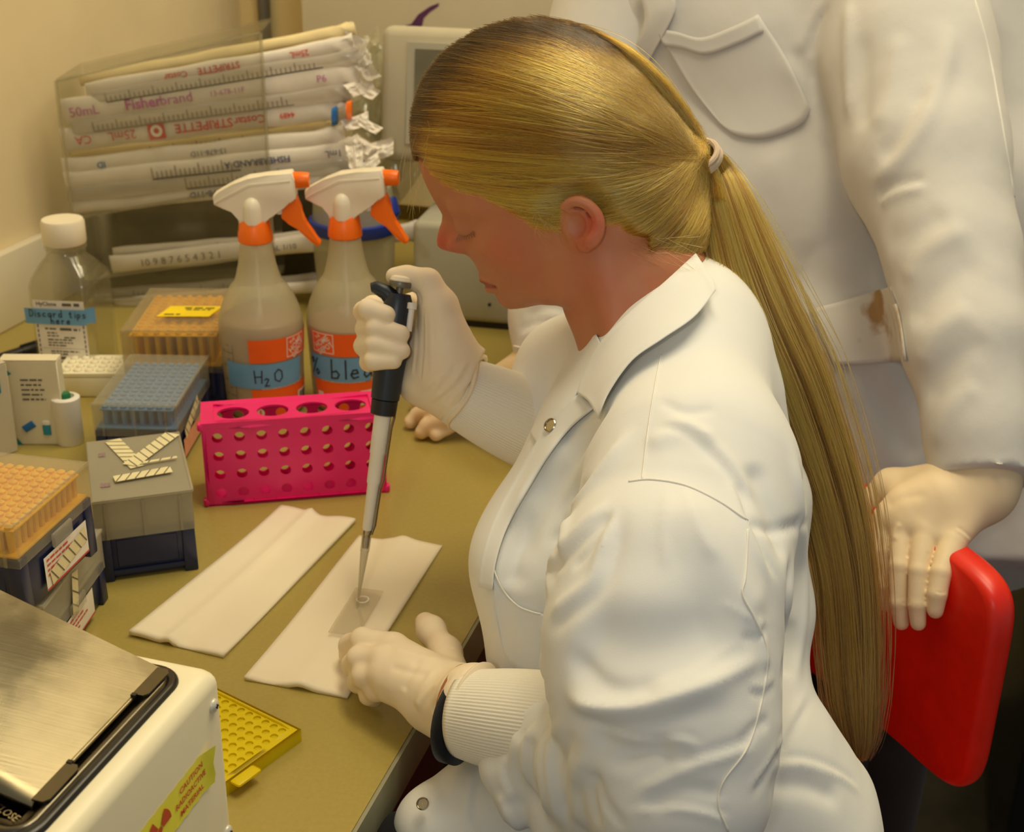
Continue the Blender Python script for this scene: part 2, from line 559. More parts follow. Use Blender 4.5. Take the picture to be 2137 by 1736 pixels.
# brushed stainless steel
M = Mat('brushed_steel'); M.set(Metallic=1.0, Roughness=.34)
v = M.coords((14, 700, 60)); n1 = M.noise(1.0, 4, v)
n2 = M.noise(11, 5)
mixr = M.ramp(n2, [(.42, (.24, .24, .24, 1)), (.62, (.40, .40, .40, 1))]); M.lk(mixr, M.b.inputs['Roughness'])
M.lk(M.ramp(n2, [(.35, srgb(132, 122, 94)), (.66, srgb(164, 152, 122))]), M.b.inputs['Base Color'])
M.bump(n1, .10, .0004)
MT['steel'] = M.m
MT['dark_steel'] = simple('dark_steel', srgb(108, 102, 88), .3, .08, 20, metal=1.0)

# skin with lips and flushed areas set by vertex colours
SK = skinlike('skin', srgb(184, 122, 86), .2, .5, .08, 26, .10, 500)
at = SK.node('ShaderNodeAttribute', attribute_name='tone'); sp = SK.node('ShaderNodeSeparateColor'); SK.lk(at.outputs['Color'], sp.inputs[0])
mx = SK.node('ShaderNodeMix', data_type='RGBA'); SK.lk(sp.outputs[0], mx.inputs['Factor']); SK.lk(SK.col, mx.inputs['A']); mx.inputs['B'].default_value = srgb(190, 84, 62)
mx2 = SK.node('ShaderNodeMix', data_type='RGBA'); SK.lk(sp.outputs[1], mx2.inputs['Factor']); SK.lk(mx.outputs['Result'], mx2.inputs['A']); mx2.inputs['B'].default_value = srgb(138, 58, 48)
SK.lk(mx2.outputs['Result'], SK.b.inputs['Base Color'])
MT['skin'] = SK.m

# hair: colour per strand point
M = Mat('blond_hair'); M.n.remove(M.b)
hb = M.node('ShaderNodeBsdfHairPrincipled'); hb.parametrization = 'COLOR'
at = M.node('ShaderNodeAttribute', attribute_name='strand_color')
M.lk(at.outputs['Color'], hb.inputs['Color'])
hb.inputs['Roughness'].default_value = .32; hb.inputs['Radial Roughness'].default_value = .5
hb.inputs['Random Roughness'].default_value = .2
M.lk(hb.outputs[0], M.out.inputs[0])
MT['hair'] = M.m
M = Mat('hair_underlayer'); M.set(Roughness=.55)
vv = M.coords((30, 30, 30)); M.lk(M.ramp(M.noise(4, 4, vv), [(.3, srgb(70, 44, 12)), (.7, srgb(116, 80, 24))]), M.b.inputs['Base Color'])
MT['hair_under'] = M.m
MT['lash'] = simple('dark_lash', srgb(40, 26, 18), .6, .1, 30)
# ------------------------------------------------------------------ modelling with distance fields
class SDF:
    def __init__(s, lo, hi, vox):
        s.lo = np.asarray(lo, float) - 3 * vox; s.v = vox
        s.n = np.ceil((np.asarray(hi, float) + 3 * vox - s.lo) / vox).astype(int) + 1
        s.A = np.full(tuple(s.n), 0.2, np.float32)

    def block(s, lo, hi):
        i0 = np.clip(np.floor((np.asarray(lo) - s.lo) / s.v).astype(int), 0, s.n)
        i1 = np.clip(np.ceil((np.asarray(hi) - s.lo) / s.v).astype(int) + 1, 0, s.n)
        if np.any(i1 <= i0): return None, None
        ax = [(s.lo[k] + s.v * np.arange(i0[k], i1[k])).astype(np.float32) for k in range(3)]
        return tuple(slice(i0[k], i1[k]) for k in range(3)), ax

    def merge(s, sl, d, k, op):
        a = s.A[sl]
        if op == 'add':
            if k > 0:
                h = np.maximum(k - np.abs(a - d), 0) / k; s.A[sl] = np.minimum(a, d) - h * h * k * .25
            else: s.A[sl] = np.minimum(a, d)
        elif op == 'sub':
            d = -d
            if k > 0:
                h = np.maximum(k - np.abs(a - d), 0) / k; s.A[sl] = np.maximum(a, d) + h * h * k * .25
            else: s.A[sl] = np.maximum(a, d)

    def cap(s, a, b, ra, rb=None, k=.01, ax=None, sc=1.0, op='add'):
        """tapered capsule a->b; sc stretches its section along ax"""
        rb = ra if rb is None else rb
        a = np.asarray(a, float); b = np.asarray(b, float); R = max(ra, rb) * max(1, sc) + k + 4 * s.v
        sl, g = s.block(np.minimum(a, b) - R, np.maximum(a, b) + R)
        if sl is None: return s
        X = g[0][:, None, None]; Y = g[1][None, :, None]; Z = g[2][None, None, :]
        ab = b - a; L2 = max(float(ab @ ab), 1e-12)
        px, py, pz = X - a[0], Y - a[1], Z - a[2]
        if ax is not None and sc != 1.0:
            ax = unit(ax); ab2 = ab + ax * float(ab @ ax) * (1 / sc - 1); L2 = max(float(ab2 @ ab2), 1e-12)
            q = (px * ax[0] + py * ax[1] + pz * ax[2]) * (1 / sc - 1)
            px, py, pz = px + q * ax[0], py + q * ax[1], pz + q * ax[2]; ab = ab2
        t = np.clip((px * ab[0] + py * ab[1] + pz * ab[2]) / L2, 0, 1)
        dx, dy, dz = px - t * ab[0], py - t * ab[1], pz - t * ab[2]
        d = np.sqrt(dx * dx + dy * dy + dz * dz) - (ra + t * (rb - ra))
        if sc < 1: d = d * sc
        s.merge(sl, d.astype(np.float32), k, op); return s

    def chain(s, pts, rs, k=.01, ax=None, sc=1.0, op='add'):
        for i in range(len(pts) - 1): s.cap(pts[i], pts[i + 1], rs[i], rs[i + 1], k, ax, sc, op)
        return s

    def ell(s, c, M3, r, k=.01, op='add'):
        """ellipsoid: M3 rows are unit axes, r the radii"""
        c = np.asarray(c, float); R = max(r) + k + 4 * s.v
        sl, g = s.block(c - R, c + R)
        if sl is None: return s
        X = g[0][:, None, None] - c[0]; Y = g[1][None, :, None] - c[1]; Z = g[2][None, None, :] - c[2]
        u = [(X * m[0] + Y * m[1] + Z * m[2]) for m in M3]
        k0 = np.sqrt(sum((u[i] / r[i]) ** 2 for i in range(3))); k1 = np.sqrt(sum((u[i] / r[i] ** 2) ** 2 for i in range(3)))
        d = k0 * (k0 - 1) / np.maximum(k1, 1e-6)
        s.merge(sl, d.astype(np.float32), k, op); return s

    def half(s, p, n):
        """cut away everything on the n side of the plane through p"""
        sl, g = s.block(s.lo, s.lo + s.v * s.n)
        d = (g[0][:, None, None] - p[0]) * n[0] + (g[1][None, :, None] - p[1]) * n[1] + (g[2][None, None, :] - p[2]) * n[2]
        s.A[sl] = np.maximum(s.A[sl], d.astype(np.float32)); return s

    def mesh(s, smooth=1):
        gr = vdb.FloatGrid(0.2); gr.copyFromArray(s.A)
        pts, quads = gr.convertToQuads(0.0)
        V = np.asarray(pts, np.float64) * s.v + s.lo; Q = np.asarray(quads, np.int64)
        a = V[Q]; vol = np.einsum('ij,ij->i', a[:, 0], np.cross(a[:, 1], a[:, 2])) + np.einsum('ij,ij->i', a[:, 0], np.cross(a[:, 2], a[:, 3]))
        if vol.sum() < 0: Q = Q[:, ::-1]
        V = relax(V, Q, smooth)
        return V, Q


def qedges(Q):
    E = np.concatenate([Q[:, [0, 1]], Q[:, [1, 2]], Q[:, [2, 3]], Q[:, [3, 0]]]); E.sort(axis=1)
    return np.unique(E, axis=0)


def relax(V, Q, it, lam=.5):
    if it <= 0: return V
    E = qedges(Q); n = len(V)
    deg = np.bincount(E.ravel(), minlength=n).astype(float)[:, None]; deg[deg == 0] = 1
    for _ in range(it):
        S2 = np.zeros_like(V)
        for k in range(3):
            S2[:, k] = np.bincount(E[:, 0], V[E[:, 1], k], n) + np.bincount(E[:, 1], V[E[:, 0], k], n)
        V = V + lam * (S2 / deg - V)
    return V


def vnormals(V, Q):
    n = np.cross(V[Q[:, 2]] - V[Q[:, 0]], V[Q[:, 3]] - V[Q[:, 1]])
    N = np.zeros_like(V)
    for k in range(3):
        N[:, k] = sum(np.bincount(Q[:, j], n[:, k], len(V)) for j in range(4))
    return N / (np.linalg.norm(N, axis=1, keepdims=True) + 1e-12)


def biggest(V, Q):
    """keeps the largest connected piece"""
    lab = np.arange(len(V)); E = qedges(Q)
    while True:
        m = np.minimum(lab[E[:, 0]], lab[E[:, 1]]); new = lab.copy()
        np.minimum.at(new, E[:, 0], m); np.minimum.at(new, E[:, 1], m); new = new[new]
        if (new == lab).all(): break
        lab = new
    c = np.bincount(lab); k = c.argmax(); keep = lab == k
    idx = np.cumsum(keep) - 1
    return V[keep], idx[Q[keep[Q[:, 0]]]]


_vn = {}


def vnoise(Pn, scale, seed=0):
    """smooth value noise in -1..1"""
    if seed not in _vn: _vn[seed] = np.random.default_rng(seed).uniform(-1, 1, (32, 32, 32))
    T = _vn[seed]; q = Pn * scale; i = np.floor(q).astype(int); f = q - i; f = f * f * (3 - 2 * f)
    r = 0
    for dx in (0, 1):
        for dy in (0, 1):
            for dz in (0, 1):
                w = (f[:, 0] if dx else 1 - f[:, 0]) * (f[:, 1] if dy else 1 - f[:, 1]) * (f[:, 2] if dz else 1 - f[:, 2])
                r = r + w * T[(i[:, 0] + dx) % 32, (i[:, 1] + dy) % 32, (i[:, 2] + dz) % 32]
    return r


def bvh_of(V, Q):
    return BVHTree.FromPolygons([tuple(v) for v in V], [tuple(int(i) for i in q) for q in Q])


def hit(bvh, x, y, maxd=5.0):
    d = unit(ray(x, y)); r = bvh.ray_cast(Vector(CAM), Vector(d), maxd)
    return None if r[0] is None else np.array(r[0])


def smoothpx(pts, n):
    """Catmull-Rom through 2-D or 3-D points"""
    p = np.asarray(pts, float)
    if len(p) == 2: return p[0] + np.linspace(0, 1, n)[:, None] * (p[1] - p[0])
    p = np.vstack([2 * p[0] - p[1], p, 2 * p[-1] - p[-2]]); m = len(p) - 3
    t = np.linspace(0, m - 1e-9, n); i = t.astype(int); f = (t - i)[:, None]
    a, b, c, d = p[i], p[i + 1], p[i + 2], p[i + 3]
    return .5 * (2 * b + (c - a) * f + (2 * a - 5 * b + 4 * c - d) * f ** 2 + (3 * b - a - 3 * c + d) * f ** 3)


def folds(V, Q, strokes, bvh=None):
    """presses cloth folds into a mesh. stroke = (measured points, width px, height mm, kind)
    kinds: 'r' round ridge or groove, 's' overlapping fold (ridge beside a groove), 'k' sharp crease"""
    bvh = bvh or bvh_of(V, Q)
    N = vnormals(V, Q); D = np.zeros(len(V)); 
    facing = np.einsum('ij,ij->i', N, unit_rows(CAM - V)) > -.15
    for pts, w, amp, kind in strokes:
        px = smoothpx(pts, 10 * len(pts))
        H = [(hit(bvh, *q), i) for i, q in enumerate(px)]
        H = [h for h in H if h[0] is not None]
        if len(H) < 3: continue
        L = np.array([h[0] for h in H])
        wd = w / F * depth_of(L[len(L) // 2]); R = 3.2 * wd
        sel = np.where(facing & np.all((V > L.min(0) - R) & (V < L.max(0) + R), axis=1))[0]
        if len(sel) == 0: continue
        q = V[sel]; best = np.full(len(sel), 1e9); tt = np.zeros(len(sel)); sg = np.zeros(len(sel))
        for i in range(len(L) - 1):
            a, b = L[i], L[i + 1]; ab = b - a; l2 = ab @ ab
            if l2 < 1e-12 or l2 > .06 ** 2: continue
            t = np.clip((q - a) @ ab / l2, 0, 1); r = q - a - t[:, None] * ab; d = np.linalg.norm(r, axis=1)
            up = d < best; best[up] = d[up]; tt[up] = (i + t[up]) / (len(L) - 1)
            side = np.sign(np.einsum('ij,ij->i', r, np.cross(np.broadcast_to(ab, r.shape), N[sel])))
            sg[up] = side[up]
        x = best / wd; tp = np.clip(np.minimum(tt, 1 - tt) * 5, 0, 1); tp = tp * tp * (3 - 2 * tp)
        if kind == 'r': pr = np.exp(-x * x)
        elif kind == 'k': pr = np.exp(-1.6 * x)
        else: pr = 1.9 * sg * x * np.exp(-x * x * 1.1)
        lim = wd * 1000 * (.42 if kind == 's' else .62)
        D[sel] += pr * tp * max(-lim, min(lim, amp)) * .001
    return V + N * D[:, None]


def unit_rows(A): return A / (np.linalg.norm(A, axis=1, keepdims=True) + 1e-12)


def drape(name, bvh, rows, mat, parent, off=.004, thick=.0016, n=(24, 14), fallback=1.0, lift=None, under=None):
    """a cloth panel lying on a body: rows of measured points, laid on the surface"""
    cols = [smoothpx(r, n[0]) for r in rows]
    Gd = np.array([smoothpx([c[i] for c in cols], n[1]) for i in range(n[0])])       # n0 x n1 x 2
    dep = np.full(Gd.shape[:2], np.nan)
    for i in range(n[0]):
        for j in range(n[1]):
            h = hit(bvh, *Gd[i, j])
            if h is not None: dep[i, j] = depth_of(h)
    med = np.nanmedian(dep) if np.isfinite(dep).any() else fallback
    if under is not None: dep[dep < under] = np.nan
    for _ in range(40):
        bad = ~np.isfinite(dep)
        if not bad.any(): break
        pad = np.pad(dep, 1, constant_values=np.nan)
        nb = np.stack([pad[:-2, 1:-1], pad[2:, 1:-1], pad[1:-1, :-2], pad[1:-1, 2:]])
        with np.errstate(all='ignore'):
            import warnings
            with warnings.catch_warnings():
                warnings.simplefilter('ignore'); mv = np.nanmean(nb, axis=0)
        dep[bad] = mv[bad]
    dep = np.where(np.isfinite(dep), dep, med)
    for _ in range(6):
        pad = np.pad(dep, 1, mode='edge'); dep = np.minimum(dep, (pad[:-2, 1:-1] + pad[2:, 1:-1] + pad[1:-1, :-2] + pad[1:-1, 2:]) / 4)
    V = []
    for s_ in (0, 1):
        for i in range(n[0]):
            for j in range(n[1]):
                l = off if lift is None else off + lift(i / (n[0] - 1), j / (n[1] - 1))
                V.append(P(Gd[i, j, 0], Gd[i, j, 1], dep[i, j] - l + (thick if s_ else 0)))
    m = n[0] * n[1]; ix = lambda i, j, s_: s_ * m + i * n[1] + j
    Fc = []
    for i in range(n[0] - 1):
        for j in range(n[1] - 1):
            Fc.append((ix(i, j, 0), ix(i + 1, j, 0), ix(i + 1, j + 1, 0), ix(i, j + 1, 0)))
            Fc.append((ix(i, j, 1), ix(i, j + 1, 1), ix(i + 1, j + 1, 1), ix(i + 1, j, 1)))
    for i in range(n[0] - 1):
        for j in (0, n[1] - 1): Fc.append((ix(i, j, 0), ix(i, j, 1), ix(i + 1, j, 1), ix(i + 1, j, 0)))
    for j in range(n[1] - 1):
        for i in (0, n[0] - 1): Fc.append((ix(i, j, 0), ix(i, j + 1, 0), ix(i, j + 1, 1), ix(i, j, 1)))
    o = pymesh(name, V, Fc, mat, parent)
    b = bmesh.new(); b.from_mesh(o.data); bmesh.ops.recalc_face_normals(b, faces=b.faces); b.to_mesh(o.data); b.free()
    return o


def seam(name, bvh, pts, mat, parent, r=.0007, off=.0006, n=60):
    """a stitched seam line lying on cloth"""
    L = [hit(bvh, *q) for q in smoothpx(pts, n)]
    L = [h for h in L if h is not None]
    if len(L) < 3: return None
    run = [L[0]]
    for p in L[1:]:
        if np.linalg.norm(p - run[-1]) < .03: run.append(p)
    run = [p - off * unit(p - CAM) for p in run]
    V, Fc = tube_geo(run, r, 6)
    return pymesh(name, V, Fc, mat, parent)


def strands(name, curves, colors, radius, mat, parent):
    """hair strands: curves (k, n, 3) world points, colors (k, n, 3)"""
    k, n, _ = curves.shape
    curves = curves - np.array(root_loc(parent))
    hc = bpy.data.hair_curves.new(name); hc.add_curves([n] * k)
    hc.points.foreach_set('position', curves.astype(np.float32).ravel())
    r = hc.attributes.get('radius') or hc.attributes.new('radius', 'FLOAT', 'POINT')
    tap = np.interp(np.linspace(0, 1, n), [0, .1, .85, 1], [.6, 1, 1, .25])
    rad = np.broadcast_to(np.asarray(radius).reshape(-1, 1) if not np.isscalar(radius) else np.full((k, 1), radius), (k, 1)) * tap[None, :]
    r.data.foreach_set('value', rad.astype(np.float32).ravel())
    c = hc.attributes.new('strand_color', 'FLOAT_COLOR', 'POINT')
    c4 = np.concatenate([colors, np.ones((k, n, 1))], axis=2)
    c.data.foreach_set('color', c4.astype(np.float32).ravel())
    o = bpy.data.objects.new(name, hc); COL.objects.link(o); hc.materials.append(mat)
    if parent is not None: o.parent = parent
    return o


def tps(pts, val, reg=1e-4):
    """thin-plate spline through scattered 2-D values -> function"""
    p = np.asarray(pts, float); n = len(p)
    U = lambda r2: np.where(r2 > 1e-14, .5 * r2 * np.log(np.maximum(r2, 1e-14)), 0)
    K = U(((p[:, None] - p[None]) ** 2).sum(-1)) + reg * np.eye(n)
    Pm = np.hstack([np.ones((n, 1)), p]); A = np.zeros((n + 3, n + 3)); A[:n, :n] = K; A[:n, n:] = Pm; A[n:, :n] = Pm.T
    w = np.linalg.solve(A, np.concatenate([val, np.zeros(3)]))
    def f(q):
        q = np.asarray(q, float); out = np.empty(len(q))
        for i in range(0, len(q), 20000):
            s_ = q[i:i + 20000]; out[i:i + 20000] = U(((s_[:, None] - p[None]) ** 2).sum(-1)) @ w[:n] + w[n] + s_ @ w[n + 1:]
        return out
    return f


def poly_sd(q, poly):
    """signed distance to a closed polygon, negative inside"""
    q = np.asarray(q, float); d2 = np.full(len(q), 1e9); ins = np.zeros(len(q), bool)
    n = len(poly)
    for i in range(n):
        a, b = poly[i], poly[(i + 1) % n]; ab = b - a
        t = np.clip(((q - a) @ ab) / max(ab @ ab, 1e-14), 0, 1); r = q - a - t[:, None] * ab
        d2 = np.minimum(d2, (r ** 2).sum(1))
        c = ((a[1] > q[:, 1]) != (b[1] > q[:, 1]))
        with np.errstate(all='ignore'):
            xx = a[0] + (q[:, 1] - a[1]) / (b[1] - a[1]) * ab[0]
        ins ^= c & (q[:, 0] < xx)
    return np.where(ins, -1, 1) * np.sqrt(d2)
# ------------------------------------------------------------------ room shell
E1, E2 = G(822, 1600), G(993, 1307)
BU_ = unit((E2 - E1) * [1, 1, 0]); BV_ = np.array([-BU_[1], BU_[0], 0.0])
ORG = np.array([E2[0], E2[1], 0.0])                                  # a point of the bench's front edge
DEPTH = .815                                                         # bench front edge to wall
ROOM = axis_matrix(ORG, BU_, BV_, np.array([0, 0, 1.0]))             # x along the bench, y to the wall


def bx(name, lo, hi, mat, parent=None, bev=0.0):
    b = MB(); c = [(l + h) / 2 for l, h in zip(lo, hi)]; b.box(c, [h - l for l, h in zip(lo, hi)], ROOM, bev)
    if parent is not None:
        bmesh.ops.translate(b.b, verts=b.b.verts, vec=tuple(-np.array(root_loc(parent))))
    return b.build(name, mat, parent)


CORN = np.linalg.inv(np.array(ROOM)) @ np.append(P(498, 35, 2.35), 1)
ux_back = 1.232                                                        # where the back wall crosses the bench direction
for nm, lo, hi, mt in (('floor', (-1.4, -2.6, -.06), (ux_back + .1, DEPTH + .1, 0), 'floor'),
                       ('wall_left', (-1.4, DEPTH, 0), (ux_back + .1, DEPTH + .1, 2.8), 'wall'),
                       ('wall_back', (ux_back, -2.6, 0), (ux_back + .1, DEPTH, 2.8), 'wall2')):
    tag(bx(nm, lo, hi, MT[mt]), None, None, None, 'structure')
tag(bx('trim_1', (-1.2, DEPTH - .018, ZB), (ux_back, DEPTH, ZB + .10), MT['trim'], None, .003), None, None, None, 'structure')
b = MB(); pc = ROOM @ Vector((ux_back - .012, DEPTH - .05, 0)); b.tube([(pc[0], pc[1], ZB), (pc[0], pc[1], 2.8)], .011, 12)
tag(b.build('trim_2', MT['conduit']), None, None, None, 'structure')

cab = empty('base_cabinet', tuple(ROOM @ Vector((ux_back - .3, -1.4, 0))), 0, 'black base cabinet in the dark aisle behind the red chair', 'cabinet')
bx('carcass', (ux_back - .55, -1.9, .06), (ux_back - .003, -.55, .86), MT['black_plastic'], cab, .004)
bx('plinth', (ux_back - .50, -1.88, 0), (ux_back - .003, -.57, .0595), MT['gasket'], cab)
bx('counter', (ux_back - .57, -1.92, .8605), (ux_back - .003, -.53, .89), MT['black_slate'], cab)
bench = empty('lab_bench', ORG, 0, 'laboratory bench with glossy olive laminate top and dark wood base', 'bench')
bx('worktop', (-1.2, .003, ZB - .035), (ux_back, DEPTH, ZB), MT['bench'], bench)
bx('edge_strip', (-1.2, 0, ZB - .036), (ux_back, .0029, ZB - .0008), MT['bench_edge'], bench)
bx('apron', (-1.2, .025, ZB - .14), (ux_back, .055, ZB - .0352), MT['wood'], bench)
bx('base_cabinet', (-1.2, .40, .08), (ux_back, DEPTH - .02, ZB - .0352), MT['wood'], bench)
bx('plinth', (-1.2, .44, 0), (ux_back, DEPTH - .02, .0795), MT['black_plastic'], bench)
for x in (-1.15, .75):
    bx('leg', (x, .03, 0), (x + .05, .08, ZB - .1402), MT['wood'], bench)
# ------------------------------------------------------------------ seated woman: head, hair
woman = empty('person', P(1400, 1700, 0.98) * [1, 1, 0], 0,
              'woman with long blond ponytail in white coat, seated at the bench holding a pipette', 'person')

H_TH, H_PS = math.radians(17), math.radians(13)
HC = P(1150, 300, 1.02)
_c, _s, _cp, _sp = math.cos(H_TH), math.sin(H_TH), math.cos(H_PS), math.sin(H_PS)
_b = -_s * UP - _c * FW
HX = RT * _cp + _sp * _b
HY = _c * UP - _s * FW
HZ = -_sp * RT + _cp * _b
HM = np.array([HX, HY, HZ])                     # rows: local axes in the world


def h_world(l):
    """head frame (cm) -> world"""
    return HC + (np.asarray(l, float) * .01) @ HM


def h_local(w):
    return ((np.asarray(w, float) - HC) @ HM.T) * 100


def h_inv(px, py, w):
    """head-frame point (cm) at side distance w that shows at px, py"""
    l = np.array([0.0, 0.0])
    for _ in range(8):
        q = h_world([l[0], l[1], w]) - CAM; d = q @ FW
        ex = px - (CX + F * (q @ RT) / d); ey = py - (CY - F * (q @ UP) / d)
        l += np.array([ex, -ey]) * d / F * 100 * .97
    return l


prof_px = [(912, 511), (912, 497), (917, 474), (923, 447), (914, 430), (899, 402), (884, 368), (874, 330), (870, 285), (876, 225),
           (898, 165), (940, 112), (1005, 72), (1090, 52), (1180, 66), (1260, 112), (1325, 175), (1372, 245), (1395, 320), (1393, 400),
           (1380, 470), (1368, 540), (1300, 600), (1240, 615), (1190, 622), (1140, 630), (1100, 640), (1065, 644), (1046, 634), (1036, 617), (1032, 608),
           (1027, 605), (1018, 600), (1014, 593), (1016, 588), (1010, 583), (1003, 576), (1000, 568), (994, 552), (984, 537), (972, 530), (955, 528), (932, 523), (918, 519)]
prof = np.array([h_inv(x, y, 0) for x, y in prof_px])
_pz = []
for i in range(len(prof)):                       # dense zero-width rim
    a, b = prof[i], prof[(i + 1) % len(prof)]
    m = max(1, int(np.linalg.norm(b - a) / .9))
    _pz += [a + (b - a) * t / m for t in range(m)]
hw_px = [(932, 475, .75), (936, 500, .95), (948, 516, 1.55), (962, 512, 1.8), (966, 492, 1.75), (952, 465, 1.5), (980, 512, 2.7),
         (972, 470, 2.7), (985, 484, 3.3), (960, 440, 3.0), (985, 435, 4.1), (1010, 470, 4.5), (1030, 440, 5.4), (940, 385, 3.9), (925, 330, 4.3),
         (1000, 370, 5.6), (1080, 400, 6.6), (1020, 505, 5.1), (1060, 500, 6.05), (1000, 530, 3.9), (1030, 550, 4.7), (1075, 555, 5.7), (1012, 560, 2.7), (1027, 585, 2.3),
         (1040, 598, 2.5), (1055, 580, 3.9), (1060, 622, 2.2), (1085, 600, 4.4), (1100, 630, 3.6), (1140, 600, 5.5), (1140, 635, 4.3), (1185, 632, 4.6), (1130, 520, 6.5), (1200, 590, 5.9),
         (1200, 530, 6.7), (1200, 470, 7.1), (1150, 440, 7.1), (1250, 420, 7.4), (1200, 330, 7.6), (1100, 320, 7.2), (1000, 280, 6.2), (930, 250, 4.5), (1150, 210, 7.2), (1080, 150, 5.9),
         (1000, 170, 5.2), (1250, 230, 7.2), (1320, 330, 6.6), (1350, 420, 5.7), (1300, 520, 5.8), (1260, 590, 5.2)]
_ctl = np.array([h_inv(x, y, w) for x, y, w in hw_px])
_wf = tps(np.vstack([_pz, _ctl]), np.concatenate([np.zeros(len(_pz)), [w * w for _, _, w in hw_px]]), 2e-3)
HT_LO, HT_STEP = np.array([-13.5, -16.0]), .10
HT_N = np.array([int(27 / HT_STEP), int(29 / HT_STEP)])
_gx = HT_LO[0] + HT_STEP * np.arange(HT_N[0]); _gy = HT_LO[1] + HT_STEP * np.arange(HT_N[1])
_gq = np.stack(np.meshgrid(_gx, _gy, indexing='ij'), -1).reshape(-1, 2)
_sd = poly_sd(_gq, prof)
_w2 = _wf(_gq)
_w2 = np.where(_sd < 0, np.maximum(_w2, (.75 * -_sd) ** 2 * .5), 0)
T_W = np.sqrt(_w2).reshape(HT_N); T_SD = _sd.reshape(HT_N)


def lut(T, x, y):
    fx = np.clip((x - HT_LO[0]) / HT_STEP, 0, HT_N[0] - 1.001); fy = np.clip((y - HT_LO[1]) / HT_STEP, 0, HT_N[1] - 1.001)
    i, j = fx.astype(int), fy.astype(int); f, g = fx - i, fy - j
    return T[i, j] * (1 - f) * (1 - g) + T[i + 1, j] * f * (1 - g) + T[i, j + 1] * (1 - f) * g + T[i + 1, j + 1] * f * g


def head_field(sdf, lo, hi):
    sl, g = sdf.block(lo, hi)
    X, Y, Z = np.meshgrid(*g, indexing='ij')
    w = np.stack([X, Y, Z], -1).reshape(-1, 3).astype(np.float64)
    l = h_local(w); wd = lut(T_W, l[:, 0], l[:, 1]); sd = lut(T_SD, l[:, 0], l[:, 1])
    d = np.where(sd < 0, (np.abs(l[:, 2]) - wd) * .75, np.sqrt(np.maximum(sd, 0) ** 2 + (np.abs(l[:, 2]) * .75) ** 2))
    return sl, (d * .01).reshape(X.shape).astype(np.float32)


def hp(px, py, w): q = h_inv(px, py, w); return h_world([q[0], q[1], w])


body = SDF(h_world([0, 0, 0]) - [.30, .22, .42], h_world([0, 0, 0]) + [.30, .22, .16], .0016)
_lo, _hi = h_world([0, 0, 0]) - [.15, .15, .17], h_world([0, 0, 0]) + [.15, .15, .15]
_sl, _d = head_field(body, _lo, _hi)
body.merge(_sl, _d, 0, 'add')
# neck, shoulders and upper chest under the coat
body.chain([P(1300, 500, 1.02), P(1330, 610, 1.02), P(1385, 740, 1.02)], [.050, .051, .054], .025)
body.cap(P(1390, 800, 1.09), P(1410, 860, .97), .045, .045, .03)
body.cap(P(1390, 820, 1.03), P(1375, 1000, 1.03), .060, .070, .03)
# sterno-mastoid cord of the neck
body.cap(hp(1265, 560, 5.8), P(1285, 700, .975), .007, .007, .016)
# closed eyelid and brow
body.ell(hp(981, 473, 2.35), HM, (.0120, .0085, .0105), .004)
body.cap(hp(955, 437, 2.6), hp(1005, 432, 4.35), .005, .005, .012)
body.cap(hp(962, 458, 2.4), hp(998, 458, 3.9), .0022, .0022, .004)
# nostril wing and lips
body.ell(hp(958, 512, 1.25), HM, (.0085, .0065, .0065), .006)
body.cap(hp(945, 525, 1.0), hp(960, 526, 1.1), .0022, .0022, .003, op='sub')
body.cap(hp(1008, 582, .2), hp(1030, 590, 1.9), .0036, .0022, .004)
body.cap(hp(1022, 602, .2), hp(1034, 600, 1.7), .0042, .0022, .004)
body.cap(hp(1012, 592, .0), hp(1036, 597, 2.0), .0009, .0007, .0020, op='sub')
# ear
EW = 7.55
ear = [(1176, 432), (1196, 420), (1222, 424), (1243, 444), (1250, 468), (1244, 490), (1232, 506)]
body.ell(hp(1212, 462, 7.0), HM, (.0125, .021, .0075), .006)
body.chain([hp(x, y, EW + .30 + .35 * min(1, i / 3)) for i, (x, y) in enumerate(smoothpx(ear, 16))], [.0030 + .0016 * (i / 15) for i in range(16)], .0025)
body.ell(hp(1222, 506, EW + .15), HM, (.0068, .0078, .0042), .004)
body.chain([hp(x, y, EW + .22) for x, y in [(1190, 442), (1214, 446), (1229, 464), (1224, 486), (1208, 494)]], [.0024, .003, .003, .003, .0026], .0025)
body.ell(hp(1204, 470, EW + .34), HM, (.0062, .0092, .0034), .003, op='sub')
body.ell(hp(1194, 463, EW + .30), HM, (.0040, .0050, .0036), .002, op='sub')
body.cap(hp(1186, 480, 7.3), hp(1192, 488, 7.3), .0035, .003, .003)
V, Q = body.mesh(2); V, Q = biggest(V, Q)
woman_body = pymesh('body', V, Q, MT['skin'], woman)
# flushed tones: x = blush, y = lips
_l = h_local(V); _tone = np.zeros((len(V), 4)); _tone[:, 3] = 1


def blob(px, py, w, r):
    c = h_inv(px, py, w); d = np.sqrt(((_l[:, :2] - c) ** 2).sum(1)); return np.exp(-(d / r) ** 2)


